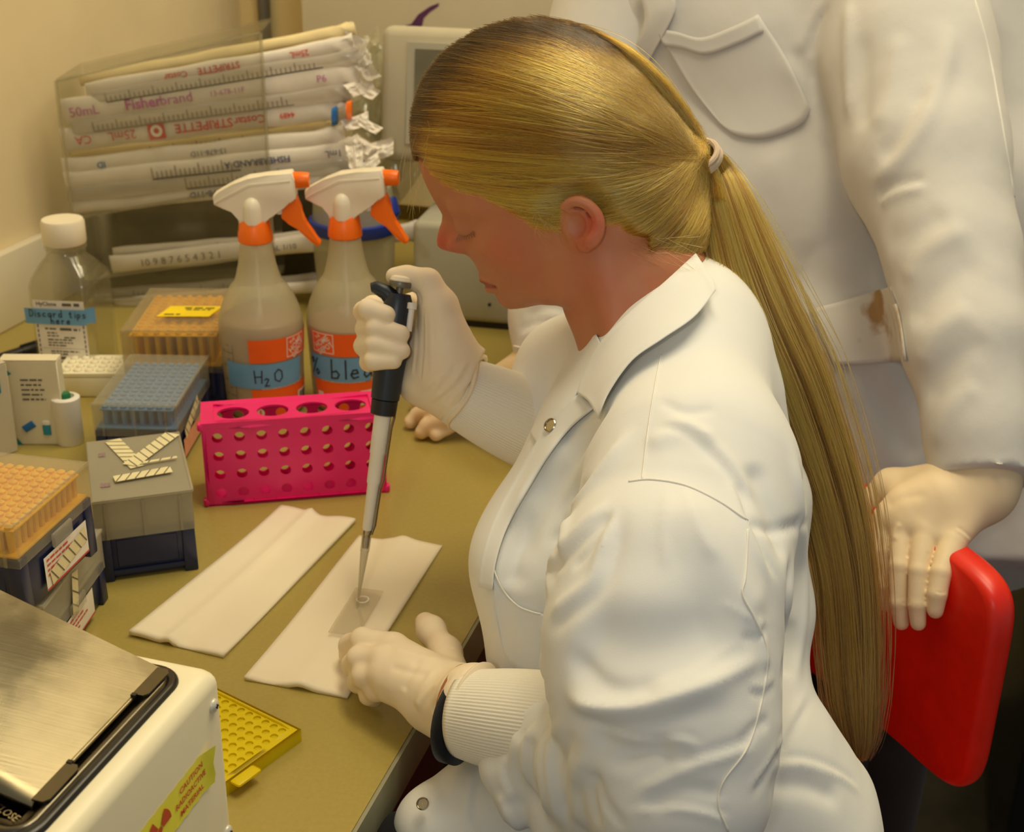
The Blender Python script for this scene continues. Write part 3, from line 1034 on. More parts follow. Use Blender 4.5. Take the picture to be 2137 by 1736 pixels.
_tone[:, 0] = np.clip(.75 * blob(925, 505, .5, 1.5) + .35 * blob(1060, 520, 5.8, 2.4) + .85 * blob(1238, 462, EW, 1.0) + .45 * blob(1218, 505, EW, .8) + .25 * blob(1260, 600, 5, 3) + .12 * vnoise(V, 70, 3), 0, 1)
_a, _b = h_inv(1011, 591, .2), h_inv(1034, 596, 1.7); _t = np.clip(((_l[:, :2] - _a) @ (_b - _a)) / ((_b - _a) @ (_b - _a)), -.15, 1.1)
_dl = np.sqrt(((_l[:, :2] - _a - _t[:, None] * (_b - _a)) ** 2).sum(1)); _tone[:, 1] = np.clip((.42 - .16 * np.clip(_t, 0, 1) - _dl) * 5, 0, .8) * (np.abs(_l[:, 2]) < 2.2)
_ca = woman_body.data.color_attributes.new('tone', 'FLOAT_COLOR', 'POINT'); _ca.data.foreach_set('color', _tone.astype(np.float32).ravel())
body_bvh = bvh_of(V, Q)

# eyelashes
_cv = []
for i in range(26):
    t = i / 25; a = hp(959 + 34 * t, 487 - 13 * t, 2.45 + 1.25 * t)
    tip = a - HY * (.0062 + .0012 * math.sin(i * 2.1)) - HX * (.0040 - .006 * t) + HZ * .002
    _cv.append(np.array([a + (tip - a) * s_ + HY * .0016 * (1 - (1 - s_) ** 2 * 1) * (-s_ * (1 - s_) * 2) for s_ in np.linspace(0, 1, 6)]))
_cv = np.array(_cv)
strands('eyelashes', _cv, np.tile(np.array([.02, .012, .008]), _cv.shape[:2] + (1,)), .00016, MT['hair'], woman_body)

# ---- hair on the head
out_px = [(858, 330), (852, 285), (858, 220), (882, 155), (925, 98), (995, 54), (1090, 30), (1190, 44), (1275, 92), (1345, 155), (1405, 225), (1452, 284), (1486, 312),
          (1484, 352), (1482, 400), (1488, 460), (1486, 545)]
hout = np.array([h_inv(x, y, 0) for x, y in out_px])
_oz = []
for i in range(len(hout) - 1):
    a, b = hout[i], hout[i + 1]; m = max(1, int(np.linalg.norm(b - a) / .9)); _oz += [a + (b - a) * t / m for t in range(m)]
hh_px = [(900, 240, 3.7), (940, 250, 5.2), (1000, 280, 6.9), (1100, 300, 7.9), (1200, 330, 8.4), (1150, 200, 7.7), (1080, 140, 6.2), (1000, 170, 5.8), (1250, 230, 7.4), (1300, 300, 7.1),
         (1350, 270, 5.6), (1360, 330, 5.7), (1400, 320, 4.1), (1440, 325, 2.4), (1465, 325, 1.7), (920, 340, 4.6), (1000, 385, 6.3), (1080, 420, 7.2), (1150, 440, 7.6), (1250, 420, 8.0), (1320, 400, 7.3),
         (1290, 480, 7.2), (1350, 480, 6.4), (1390, 400, 5.4), (1410, 470, 5.0), (1450, 420, 3.0), (1455, 490, 3.4), (1340, 525, 6.0), (1200, 480, 7.4), (1100, 480, 6.9), (1000, 430, 5.8), (1250, 530, 6.6), (1300, 560, 6.2), (1400, 560, 5)]
_hctl = np.array([h_inv(x, y, w) for x, y, w in hh_px])
_hwf = tps(np.vstack([_oz, _hctl]), np.concatenate([np.zeros(len(_oz)), [w * w for *_, w in hh_px]]), 2e-3)
line_px = [(872, 345), (905, 378), (960, 404), (1030, 424), (1080, 450), (1112, 472), (1140, 458), (1160, 432), (1184, 412), (1216, 405), (1250, 420), (1270, 462), (1294, 508), (1340, 534), (1400, 542), (1470, 536)]
line_w = [3.6, 4.4, 5.6, 6.4, 7.0, 7.2, 7.2, 7.3, 7.4, 7.5, 7.6, 7.4, 7.0, 6.4, 5.6, 4.8]
hline = np.array([h_inv(x, y, w) for (x, y), w in zip(line_px, line_w)])
hpoly = np.vstack([hout + (hout - hout.mean(0)) * .08, hline[::-1]])
_hsd = poly_sd(_gq, hpoly)
_osd = poly_sd(_gq, np.vstack([hout, hline[::-1] + [0, -1.5]]))
_h2 = _hwf(_gq); _hw = np.sqrt(np.maximum(_h2, 0)) * (_osd < 0)
_tw = T_W.ravel(); _bl = np.clip(-_hsd / 1.6, 0, 1); _bl = _bl * _bl * (3 - 2 * _bl)
_hw = np.where((_sd < -.25), _tw + .05 + (np.maximum(_hw, _tw + .1) - _tw) * _bl, _hw)
T_HW = _hw.reshape(HT_N); T_HSD = _hsd.reshape(HT_N); T_OSD = _osd.reshape(HT_N)
hs = SDF(_lo - .03, _hi + .03, .002)
_sl, g = hs.block(_lo - .03, _hi + .03)
X, Y, Z = np.meshgrid(*g, indexing='ij'); w_ = np.stack([X, Y, Z], -1).reshape(-1, 3).astype(float); l_ = h_local(w_)
_hd = (np.abs(l_[:, 2]) - (lut(T_HW, l_[:, 0], l_[:, 1]) - .12)) * .75
_od = lut(T_OSD, l_[:, 0], l_[:, 1]); _pd = lut(T_HSD, l_[:, 0], l_[:, 1])
_od = _od + .38; _hd = np.maximum(np.where(_od < 0, _hd + .08, np.maximum(_od, _hd + .08)), _pd)
hs.merge(_sl, (_hd * .01).reshape(X.shape).astype(np.float32), 0, 'add')
V, Q = hs.mesh(2); V, Q = biggest(V, Q)
hair = pymesh('hair', V, Q, MT['hair_under'], woman)

TIE = h_inv(1462, 322, 0)


def tone(k, base, var=.25):
    c = np.array(base)[None, :] * (1 + rng.normal(0, var, (k, 1)) + rng.normal(0, .03, (k, 3))); return np.clip(c, .01, .95)


GOLD, DEEP, PALE, ROOT = (.49, .222, .022), (.20, .082, .010), (.63, .35, .065), (.006, .003, .0012)


def head_strands(k, side):
    n = 18
    # start points: 45 % along the parting and front, the rest along the hairline
    start_px = np.vstack([smoothpx([(1290, 106), (1190, 55), (1096, 40), (1004, 63), (929, 112), (882, 170), (862, 236), (858, 295), (868, 343)], 120),
                          smoothpx(line_px, 120)])
    sw = np.concatenate([np.interp(np.linspace(0, 1, 120), [0, .8, 1], [0.15, .8, 3.6]), np.interp(np.linspace(0, 1, 120), np.linspace(0, 1, len(line_w)), line_w)])
    u = rng.uniform(0, 239 if side > 0 else 96, k); i = u.astype(int)
    st = np.array([h_inv(*start_px[a], sw[a]) for a in range(240)])
    s0 = st[i] + rng.normal(0, .12, (k, 2))
    deep = rng.uniform(0, 1, k) < .55                     # many strands start higher, behind the hairline
    s0 = np.where(deep[:, None], s0 + (np.array([TIE]) - s0) * rng.uniform(0, .45, (k, 1)), s0)
    e0 = TIE + rng.normal(0, .45, (k, 2)) * [.5, 1.0]
    f = u / 239
    ch = e0 - s0; ln = np.linalg.norm(ch, axis=1, keepdims=True); nn = np.stack([-ch[:, 1], ch[:, 0]], 1) / np.maximum(ln, 1e-6)
    bul = np.interp(f, [0, .15, .35, .5, .62, .75, .85, 1], [.10, .16, .08, -.02, -.15, -.17, -.16, -.22])[:, None] * ln
    bul = bul * (1 + rng.normal(0, .18, (k, 1)))
    c1 = s0 + ch * .38 + nn * bul * 1.25; c2 = s0 + ch * .75 + nn * bul * .85
    t = np.linspace(0, 1, n)[None, :, None]
    p = (1 - t) ** 3 * s0[:, None] + 3 * (1 - t) ** 2 * t * c1[:, None] + 3 * (1 - t) * t * t * c2[:, None] + t ** 3 * e0[:, None]
    clump = rng.normal(0, .05, (k, 1, 2)) * np.sin(t * 3.1)
    p = p + clump + .05 * np.sin(t * rng.uniform(5, 14, (k, 1, 1)) + rng.uniform(0, 6, (k, 1, 1)))
    q = p.reshape(-1, 2)
    w = lut(T_HW, q[:, 0], q[:, 1]).reshape(k, n)
    od = lut(T_OSD, q[:, 0], q[:, 1]).reshape(k, n)
    lkr = np.random.default_rng(9).uniform(-.14, .14, 300)[np.floor(u * .42 + .35 * np.sin(u * .9)).astype(int) % 300][:, None]
    ww = np.maximum(w, .12) + lkr * np.sin(np.linspace(.5, 2.8, n))[None] + rng.uniform(-.10, .08, (k, 1)) + .04 * np.sin(np.linspace(0, 9, n)[None] + rng.uniform(0, 6, (k, 1)))
    L = np.concatenate([p, (side * ww)[..., None]], -1)
    cw = h_world(L.reshape(-1, 3)).reshape(k, n, 3)
    # colour: locks vary, roots dark along the front of the parting
    lid_ = np.floor(u * .42 + .35 * np.sin(u * .9)).astype(int); lr = np.random.default_rng(5).normal(0, 1, 200)
    lock = lr[lid_ % 200] * .62 + rng.normal(0, .45, k)
    base = np.where((lock > .62)[:, None], PALE, np.where((lock < -.55)[:, None], DEEP, GOLD))
    base = np.clip(base * (1 + rng.normal(0, .16, (k, 1))), .004, .9)
    col = np.repeat(base[:, None, :], n, 1)
    # dark regrowth along the parting and the front hairline
    hl = np.array([h_inv(x, y, w_) for (x, y), w_ in zip(start_px[:120:4], sw[:120:4])])
    dd = np.sqrt(((q[:, None, :] - hl[None]) ** 2).sum(-1)); jm = dd.argmin(1); dm = dd.min(1).reshape(k, n)
    wd = np.interp(jm, [0, 3, 7, 14, 22, 29], [.6, 2.4, 4.6, 6.0, 4.4, 1.0]).reshape(k, n) * rng.uniform(.55, 1.25, (k, 1))
    rt = np.clip(1.15 - dm / np.maximum(wd, .05), 0, 1); rt = rt * rt * (3 - 2 * rt) * .97
    col = col * (1 - rt[..., None]) + np.array(ROOT) * rt[..., None]
    return cw, col


cv, cl = head_strands(11000, 1)
hair_near = strands('hair_strands', cv, cl, .00020, MT['hair'], hair)
cv, cl = head_strands(4500, -1)
hair_far = strands('hair_strands', cv, cl, .00020, MT['hair'], hair)
# loose fine hairs at the temple, nape and brow
fl = []
for i in range(80):
    z = (i % 2) if i > 14 else 2
    if z == 0: a = (rng.uniform(1105, 1165), rng.uniform(440, 476)); b = (a[0] + rng.uniform(-10, 70), a[1] + rng.uniform(20, 62)); w = 7.1
    elif z == 1: a = (rng.uniform(1270, 1420), rng.uniform(490, 535)); b = (a[0] + rng.uniform(10, 90), a[1] + rng.uniform(-10, 50)); w = 6.2
    else: a = (rng.uniform(850, 900), rng.uniform(250, 380)); b = (a[0] + rng.uniform(-25, 25), a[1] + rng.uniform(60, 130)); w = rng.uniform(.5, 4)
    A, B = hp(a[0], a[1], w + .2), hp(b[0], b[1], w + rng.uniform(-.4, .5))
    M_ = (A + B) / 2 + HZ * .004 + HX * rng.normal(0, .004)
    tt = np.linspace(0, 1, 18)[:, None]; fl.append((1 - tt) ** 2 * A + 2 * tt * (1 - tt) * M_ + tt ** 2 * B)
fl = np.array(fl); strands('loose_hairs', fl, np.repeat(tone(len(fl), (.24, .12, .025))[:, None], 18, 1), .00010, MT['hair'], hair)

# ---- ponytail
TW = h_world([TIE[0], TIE[1], 0])
PT = [(1455, 318, None, 24, 24), (1490, 360, 1.022, 42, 36), (1512, 430, 1.015, 60, 40), (1552, 560, 1.01, 76, 46), (1596, 680, 1.01, 80, 46), (1648, 800, 1.015, 78, 44), (1700, 940, 1.025, 72, 40),
      (1738, 1060, 1.03, 66, 36), (1765, 1200, 1.035, 60, 34), (1775, 1340, 1.04, 58, 32), (1780, 1460, 1.04, 50, 28), (1786, 1540, 1.04, 36, 22), (1788, 1585, 1.04, 20, 16)]
ctr = np.array([TW if d is None else P(x, y, d) for x, y, d, *_ in PT]); hwid = np.array([w for *_, w, _ in PT]) / F * 1.02; hthk = np.array([t for *_, t in PT]) / F * 1.02
NP_ = 30
C_ = smoothpx(ctr, NP_); Wd = np.interp(np.linspace(0, 1, NP_), np.linspace(0, 1, len(PT)), hwid); Tk = np.interp(np.linspace(0, 1, NP_), np.linspace(0, 1, len(PT)), hthk)
tg = unit_rows(np.gradient(C_, axis=0)); sx_ = unit_rows(np.cross(tg, np.broadcast_to(FW, tg.shape))); sz_ = np.cross(sx_, tg)
k = 7000
r_ = np.sqrt(rng.uniform(0, 1, k)); a_ = rng.uniform(0, 2 * np.pi, k)
ox, oz = r_ * np.cos(a_), r_ * np.sin(a_)
stray = np.where(rng.uniform(0, 1, k) < .05, rng.uniform(1.1, 1.75, k), 1.0)
tt = np.linspace(0, 1, NP_)[None]
ph = rng.uniform(0, 6.28, (k, 1)); fr = rng.uniform(3, 9, (k, 1))
lockid = (a_ / 6.283 * 23).astype(int)
lk_ph = rng.uniform(0, 6.28, 23)[lockid][:, None]
wx = ox[:, None] * (1 + (stray[:, None] - 1) * np.clip(tt * 2.5, 0, 1)) + .10 * np.sin(fr * tt * 2 + ph) * tt + .13 * np.sin(lk_ph + tt * 5) * tt
wz = oz[:, None] * (1 + (stray[:, None] - 1) * np.clip(tt * 2.5, 0, 1)) + .10 * np.cos(fr * tt * 2.2 + ph) * tt
end = np.clip(rng.normal(.985, .03, (k, 1)), .82, 1.0)
ti = np.clip(tt * end, 0, 1) * (NP_ - 1); i0 = np.clip(ti.astype(int), 0, NP_ - 2); ff = (ti - i0)[..., None]
lerp = lambda A_: A_[i0] * (1 - ff) + A_[i0 + 1] * ff
cv = lerp(C_) + lerp(sx_) * (wx * (lerp(Wd[:, None])[..., 0]))[..., None] + lerp(sz_) * (wz * (lerp(Tk[:, None])[..., 0]))[..., None]
lv = np.sin(a_ * 9 + r_ * 5) * .6 + rng.normal(0, .45, k)
base = np.where((lv > .5)[:, None], (.60, .32, .052), np.where((lv < -.5)[:, None], (.19, .078, .009), (.45, .205, .022)))
base = np.clip(base * (1 + rng.normal(0, .16, (k, 1))), .01, .9)
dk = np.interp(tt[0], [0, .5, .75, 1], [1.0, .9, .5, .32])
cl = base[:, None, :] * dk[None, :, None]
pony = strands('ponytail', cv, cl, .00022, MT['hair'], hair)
# core of the ponytail
core = [(tuple(C_[i]), Wd[i] * .78, Tk[i] * .7) for i in range(NP_)]
V, Fc = [], []
for i in range(NP_):
    for j in range(14):
        q = 2 * math.pi * j / 14; V.append(C_[i] + sx_[i] * math.cos(q) * core[i][1] * (.9 if i < NP_ - 2 else .3) + sz_[i] * math.sin(q) * core[i][2])
for i in range(NP_ - 1):
    for j in range(14): Fc.append((i * 14 + j, i * 14 + (j + 1) % 14, (i + 1) * 14 + (j + 1) % 14, (i + 1) * 14 + j))
pymesh('ponytail_core', V, Fc, MT['hair_under'], hair)
# elastic: three cords wound round the tail
tm = MB()
t0 = unit(ctr[1] - ctr[0]); ax1 = unit(np.cross(t0, FW)); ax2 = np.cross(ax1, t0)
for j, (off, tilt) in enumerate([(-.004, .25), (.001, .05), (.006, -.2), (.002, -.45)]):
    pts = [TW + t0 * (off + .003) + (ax1 * math.cos(q) * .0125 + ax2 * math.sin(q) * .0125) + t0 * tilt * .013 * math.cos(q + j) for q in np.linspace(0, 2 * math.pi, 28, endpoint=False)]
    pts = [p - np.array(root_loc(hair)) for p in pts]
    tm.tube(pts, .0024, 8, closed=True)
tm.build('hair_tie', MT['hair_tie'], hair)
# ------------------------------------------------------------------ seated woman: coat, cuffs, gloves
BU = np.array([math.sin(math.radians(15.9)), math.cos(math.radians(15.9)), 0.0])   # along the bench
BV = np.array([-BU[1], BU[0], 0.0])                                                # towards the wall


def back_of(p, t):
    return np.asarray(p) + FW * t


ct = SDF(P(1380, 1150, .98) - [.36, .40, .46], P(1380, 1150, .98) + [.36, .36, .42], .0028)
# trunk
ct.chain([P(1452, 640, 1.03), P(1430, 720, 1.03), P(1402, 810, 1.03), P(1382, 960, 1.025), P(1356, 1130, 1.035), P(1354, 1330, 1.05), P(1378, 1520, 1.05), P(1405, 1720, 1.01)],
         [.040, .056, .068, .085, .093, .094, .092, .105], .02, BU, 1.28)
# chest bulge, shoulders
ct.cap(P(1240, 900, 1.03), P(1122, 1150, 1.01), .036, .040, .035, BU, 1.5)
ct.cap(P(1122, 1150, 1.01), P(1125, 1340, 1.02), .040, .038, .035, BU, 1.5)
ct.cap(P(1425, 745, .99), P(1445, 985, .895), .056, .064, .04)
ct.cap(P(1370, 720, 1.07), P(1215, 800, 1.16), .05, .06, .04)
# back panel and the skirt over the seat
ct.chain([P(1545, 850, 1.0), P(1586, 1050, 1.015), P(1596, 1280, 1.025), P(1575, 1450, 1.02)], [.028, .032, .032, .032], .025, BU, 1.35)
ct.chain([P(1590, 1500, .985), P(1660, 1610, .98), P(1755, 1650, .985)], [.040, .036, .022], .025, BU, 1.3)
ct.cap(P(1580, 1640, .96), P(1690, 1770, .96), .055, .054, .03)
# lap
ct.chain([P(1300, 1740, .98), P(1120, 1730, .97), P(1030, 1720, .965)], [.07, .060, .050], .03)
ct.cap(P(1030, 1720, .955), P(912, 1725, .945), .045, .030, .02)
# hanging flap in front of the lap below the bench
ct.cap(P(1062, 1600, .995), P(1045, 1760, .965), .024, .034, .02)
# near sleeve
ct.cap(P(1452, 985, .893), P(1430, 1090, .872), .062, .069, .030)
ct.chain([P(1430, 1090, .872), P(1398, 1220, .842), P(1381, 1330, .825), P(1388, 1430, .815), P(1402, 1530, .805), P(1412, 1640, .795)],
         [.069, .0745, .0725, .0695, .0640, .0560], .006)
ct.cap(P(1560, 1215, .86), P(1576, 1560, .835), .0170, .0150, .008)
ct.cap(P(1185, 1330, .86), P(1172, 1385, .855), .014, .014, .016)
# forearm with the gathered cloth above the cuff
ct.chain([P(1400, 1620, .80), P(1290, 1600, .845), P(1180, 1545, .89)], [.050, .050, .040], .006)
ct.chain([P(1140, 1470, .912), P(1085, 1530, .905), P(1062, 1600, .90), P(1085, 1680, .89)], [.020, .022, .019, .016], .010)
ct.chain([P(1175, 1490, .89), P(1145, 1580, .885), P(1165, 1740, .87)], [.020, .021, .018], .007)
ct.chain([P(1210, 1540, .87), P(1200, 1640, .865), P(1235, 1760, .85)], [.018, .021, .020], .007)
ct.cap(P(1260, 1650, .845), P(1300, 1740, .835), .030, .032, .008)
# far sleeve behind the front edge
ct.chain([P(1215, 800, 1.16), P(1150, 880, 1.135), P(1125, 885, 1.13)], [.055, .042, .036], .02)
V, Q = ct.mesh(1); V, Q = biggest(V, Q)
V = V + vnormals(V, Q) * (vnoise(V, 12, 1) * .0020 + vnoise(V, 30, 2) * .0008)[:, None]
FW_ = [
    # broad hollows and swells of the cloth
    ([(1190, 1300), (1300, 1340), (1420, 1335), (1560, 1275)], 80, -9, 'r'),
    ([(1420, 1020), (1470, 1120), (1540, 1220), (1600, 1300)], 50, 4, 'r'),
    ([(1170, 1440), (1280, 1480), (1400, 1465), (1560, 1400)], 34, 7, 'r'),
    ([(1220, 1530), (1320, 1575), (1420, 1570)], 34, -6, 'r'),
    ([(1100, 1040), (1075, 1140), (1070, 1240)], 30, -5, 'r'),
    ([(1180, 900), (1120, 1000), (1075, 1100)], 30, 4, 'r'),
    # shoulder: hollow below the collar, drag lines to the sleeve head
    ([(1345, 935), (1420, 900), (1500, 925)], 24, 2.6, 'r'),
    ([(1370, 880), (1450, 905), (1530, 985), (1565, 1050)], 18, -4.5, 's'),
    ([(1530, 990), (1550, 1060), (1580, 1130), (1615, 1220)], 18, 6.5, 's'),
    ([(1565, 960), (1605, 1060), (1640, 1180)], 30, -4, 'r'),
    ([(1690, 1085), (1620, 1105), (1560, 1090)], 14, -3.0, 'r'),
    # front
    ([(1150, 960), (1085, 1075), (1050, 1190), (1035, 1330)], 20, 4, 's'),
    ([(1290, 820), (1200, 945), (1120, 1075), (1085, 1180)], 26, -5, 'r'),
    ([(1330, 880), (1245, 1000), (1185, 1080), (1165, 1180)], 22, 5, 'r'),
    ([(1240, 1000), (1180, 1060), (1166, 1120), (1163, 1190)], 20, -6, 'r'),
    ([(1290, 1040), (1225, 1100), (1170, 1160), (1148, 1188), (1158, 1235)], 26, 6.0, 's'),
    # sleeve
    ([(1288, 1050), (1270, 1150), (1245, 1215), (1180, 1272), (1140, 1302)], 26, 5.5, 's'),
    ([(1275, 1060), (1235, 1140), (1190, 1190)], 12, -4.0, 'r'),
    ([(1180, 1350), (1240, 1420), (1310, 1450), (1390, 1430)], 22, -5.0, 'r'),
    ([(1165, 1445), (1242, 1472), (1326, 1464), (1411, 1443), (1538, 1397), (1600, 1365)], 20, 8.0, 'r'),
    ([(1180, 1490), (1260, 1512), (1350, 1508), (1430, 1490), (1500, 1455)], 20, -6.5, 'r'),
    ([(1200, 1500), (1284, 1532), (1369, 1549), (1424, 1536), (1470, 1564)], 11, 6, 's'),
    ([(1260, 1600), (1340, 1575), (1400, 1572), (1460, 1590)], 18, -4, 'r'),
    ([(1318, 1649), (1390, 1611), (1475, 1581), (1590, 1545)], 16, 6.5, 's'),
    ([(1340, 1690), (1430, 1650), (1520, 1660)], 18, -4.5, 'r'),
    ([(1300, 1690), (1400, 1680), (1470, 1690), (1530, 1710)], 12, 5, 's'),
    ([(1575, 1290), (1592, 1340), (1600, 1400)], 14, 5, 'r'), ([(1600, 1310), (1575, 1330), (1548, 1330)], 10, -3.5, 'r'),
    ([(1620, 1420), (1590, 1440), (1560, 1435)], 12, 4, 's'), ([(1610, 1500), (1575, 1520), (1540, 1560)], 12, -4, 'r'),
    # gathered forearm: hanging folds
    ([(1130, 1460), (1085, 1500), (1050, 1540)], 9, 3.0, 'r'), ([(1160, 1455), (1110, 1510), (1070, 1560)], 8, -3.5, 'r'),
    ([(1120, 1500), (1095, 1560), (1100, 1620), (1140, 1690)], 15, 4.0, 'r'),
    ([(1150, 1490), (1118, 1560), (1120, 1640), (1140, 1736)], 12, -4.0, 'r'),
    ([(1180, 1490), (1148, 1560), (1150, 1640), (1170, 1736)], 14, 4.5, 'r'),
    ([(1200, 1520), (1176, 1600), (1180, 1736)], 11, -4.0, 'r'),
    ([(1225, 1560), (1205, 1640), (1225, 1736)], 15, 4.0, 'r'),
    ([(1240, 1600), (1262, 1670), (1310, 1736)], 12, -3.5, 'r'),
    ([(1060, 1560), (1050, 1620), (1075, 1680)], 14, 3, 'r'),
    ([(1112, 1530), (1104, 1600), (1122, 1700)], 17, -5, 'r'), ([(1168, 1545), (1160, 1620), (1176, 1720)], 17, -5, 'r'), ([(1085, 1520), (1072, 1590), (1090, 1680)], 18, 5, 'r'), ([(1140, 1520), (1130, 1600), (1148, 1720)], 18, 5, 'r'), ([(1200, 1560), (1195, 1640), (1212, 1730)], 18, 5, 'r'),
    ([(1240, 1610), (1236, 1660), (1250, 1730)], 16, -5, 'r'),
    # trunk behind the sleeve
    ([(1650, 900), (1672, 1100), (1672, 1300), (1640, 1470)], 22, 3.5, 'r'),
    ([(1655, 1150), (1645, 1300), (1630, 1440)], 22, -4.0, 'r'),
    ([(1720, 1400), (1660, 1500), (1610, 1590), (1560, 1660)], 14, 6.0, 's'),
    ([(1610, 1590), (1680, 1590), (1750, 1615), (1800, 1650)], 14, 5, 's'),
    ([(1600, 1640), (1680, 1640), (1760, 1670)], 22, -4, 'r'),
    # sharp creases
    ([(1290, 1045), (1225, 1105), (1160, 1175)], 7, 2.2, 'k'), ([(1180, 1462), (1300, 1472), (1420, 1444), (1560, 1388)], 7, 2.0, 'k'), ([(1210, 1505), (1290, 1536), (1370, 1550)], 6, 1.8, 'k'), ([(1322, 1648), (1400, 1608), (1500, 1574)], 6, 1.8, 'k'),
    ([(1178, 1060), (1168, 1120), (1165, 1185)], 7, -2.6, 'k'), ([(1545, 1000), (1560, 1070), (1600, 1160), (1632, 1220)], 7, -2.4, 'k'), ([(1690, 1088), (1630, 1104)], 5, -1.6, 'k'), ([(1500, 1250), (1560, 1290), (1610, 1300)], 8, 1.6, 'k'),
    ([(1340, 1440), (1450, 1400), (1560, 1330)], 9, 1.4, 'k'), ([(1230, 1210), (1270, 1120), (1285, 1050)], 7, 1.8, 'k'), ([(1640, 1500), (1610, 1590), (1570, 1660)], 8, -2.4, 'k'), ([(1612, 1592), (1700, 1596), (1790, 1640)], 7, 2.0, 'k'),
    ([(1370, 830), (1430, 860), (1500, 850)], 12, -1.4, 'r'), ([(1430, 1010), (1450, 1090), (1490, 1180)], 12, 1.6, 'r'), ([(1395, 1010), (1385, 1100), (1390, 1200)], 9, 1.2, 'r'),
    # lap
    ([(1000, 1600), (985, 1660), (980, 1736)], 12, 4, 's'),
    ([(1040, 1650), (1060, 1700), (1090, 1736)], 14, 4.0, 'r'),
]
V = folds(V, Q, FW_); V = relax(V, Q, 1, .3)
coat = pymesh('lab_coat', V, Q, MT['coat'], woman)
cb = bvh_of(V, Q)

# collar: near flap folded over the shoulder, far flap standing along the neck
drape('collar', cb, [[(1452, 528), (1390, 585), (1310, 655), (1252, 715), (1216, 780), (1203, 820)],
                     [(1486, 580), (1430, 640), (1360, 690), (1290, 750), (1250, 800), (1228, 838)],
                     [(1494, 606), (1448, 662), (1382, 708), (1320, 752), (1272, 818), (1248, 874)]], MT['coat'], coat, .010, .002, (36, 14),
      lift=lambda u, v: .012 * math.sin(min(1, v * 1.3) * 1.6) * (1 - .3 * u) + .004)
drape('collar', cb, [[(1222, 662), (1196, 715), (1160, 790), (1128, 850), (1106, 905)], [(1240, 690), (1216, 740), (1180, 815), (1146, 880), (1122, 930)],
                     [(1254, 716), (1238, 760), (1206, 818), (1168, 890), (1138, 950)]], MT['coat'], coat, .003, .002, (30, 10), lift=lambda u, v: .004 * math.sin(v * 3.1))
# button placket with a snap
drape('placket', cb, [[(1206, 822), (1156, 866), (1114, 930), (1082, 985), (1046, 1050), (1020, 1110), (1004, 1170), (998, 1225)], [(1242, 850), (1192, 892), (1146, 950), (1108, 1012), (1074, 1070), (1050, 1122), (1034, 1178), (1028, 1232)]], MT['coat'], coat, .0075, .0014, (30, 8))


def snap(px, py, r, parent):
    r_ = cb.ray_cast(Vector(CAM), Vector(unit(ray(px, py))), 5.0)
    if r_[0] is None: return
    nz = unit(np.array(r_[1])); nz = nz if nz @ FW < 0 else -nz
    nz = unit(nz - .6 * FW); nx = unit(np.cross(UP, nz)); ny = np.cross(nz, nx)
    b = MB(); M_ = axis_matrix(np.array(r_[0]) - unit(ray(px, py)) * .0125 - np.array(root_loc(parent)), nx, ny, nz)
    b.lathe([(r, -.001), (r, .0006), (r * .86, .0012), (r * .80, .0006), (r * .78, -.0002), (.0002, -.0002)], 28, M_, cap=False)
    b.build('snap', MT['chrome'], parent)


snap(1148, 887, .0052, coat)
snap(882, 1677, .0044, coat)
# breast pocket
drape('pocket', cb, [[(1022, 1165), (1046, 1225), (1078, 1262), (1120, 1278), (1185, 1288)], [(1028, 1200), (1046, 1280), (1076, 1312), (1120, 1324), (1185, 1330)],
                     [(1034, 1280), (1052, 1360), (1078, 1400), (1120, 1410), (1185, 1415)]], MT['coat'], coat, .0032, .0012, (30, 12), under=depth_of(hit(cb, 1085, 1300)) - .035)
seam('seam', cb, [(1022, 1165), (1046, 1225), (1078, 1262), (1108, 1276), (1128, 1281)], MT['stitch'], coat, .0007, .004)
seam('seam', cb, [(1312, 1004), (1360, 1000), (1430, 1012), (1500, 1045), (1560, 1085)], MT['stitch'], coat, .0006)
seam('seam', cb, [(1340, 1000), (1352, 900), (1368, 800), (1380, 740)], MT['stitch'], coat, .0006)
seam('seam', cb, [(1562, 1090), (1556, 1200), (1550, 1240), (1575, 1290), (1602, 1360), (1590, 1460), (1560, 1560), (1510, 1630), (1500, 1680), (1520, 1736)], MT['stitch'], coat, .0006)


def rib_cuff(name, a, b, ra, rb, parent, n=360, m=22, flat=1.0, gath=0.0, ax=None):
    """knitted cuff: a tube with fine ribs running along it"""
    a, b = np.asarray(a), np.asarray(b); t = unit(b - a); x = unit(np.cross(t, FW)); y = np.cross(x, t)
    V, Fc = [], []
    for i in range(m):
        u = i / (m - 1); c = a + (b - a) * u; r = ra + (rb - ra) * u + .002 * math.sin(u * 3.1)
        for j in range(n):
            q = 2 * math.pi * j / n
            k = r + .00032 * math.cos(j * 2 * math.pi / 4) * min(1, u * 8) + gath * max(0, u - .8) * 5 * math.sin(q * 9)
            V.append(c + x * math.cos(q) * k + y * math.sin(q) * k * flat)
    for i in range(m - 1):
        for j in range(n): Fc.append((i * n + j, i * n + (j + 1) % n, (i + 1) * n + (j + 1) % n, (i + 1) * n + j))
    # turned-in wrist end
    for j in range(n): V.append(a + (V[j] - a) * .86 + t * .004)
    o = m * n
    for j in range(n): Fc.append((o + j, o + (j + 1) % n, (j + 1) % n, j))
    return pymesh(name, V, Fc, MT['rib'], parent)


rib_cuff('knit_cuff', P(948, 812, 1.118), P(1128, 895, 1.125), .0285, .0375, coat, gath=.0012)
rib_cuff('knit_cuff', P(970, 1490, .930), P(1185, 1520, .892), .0300, .0360, coat)

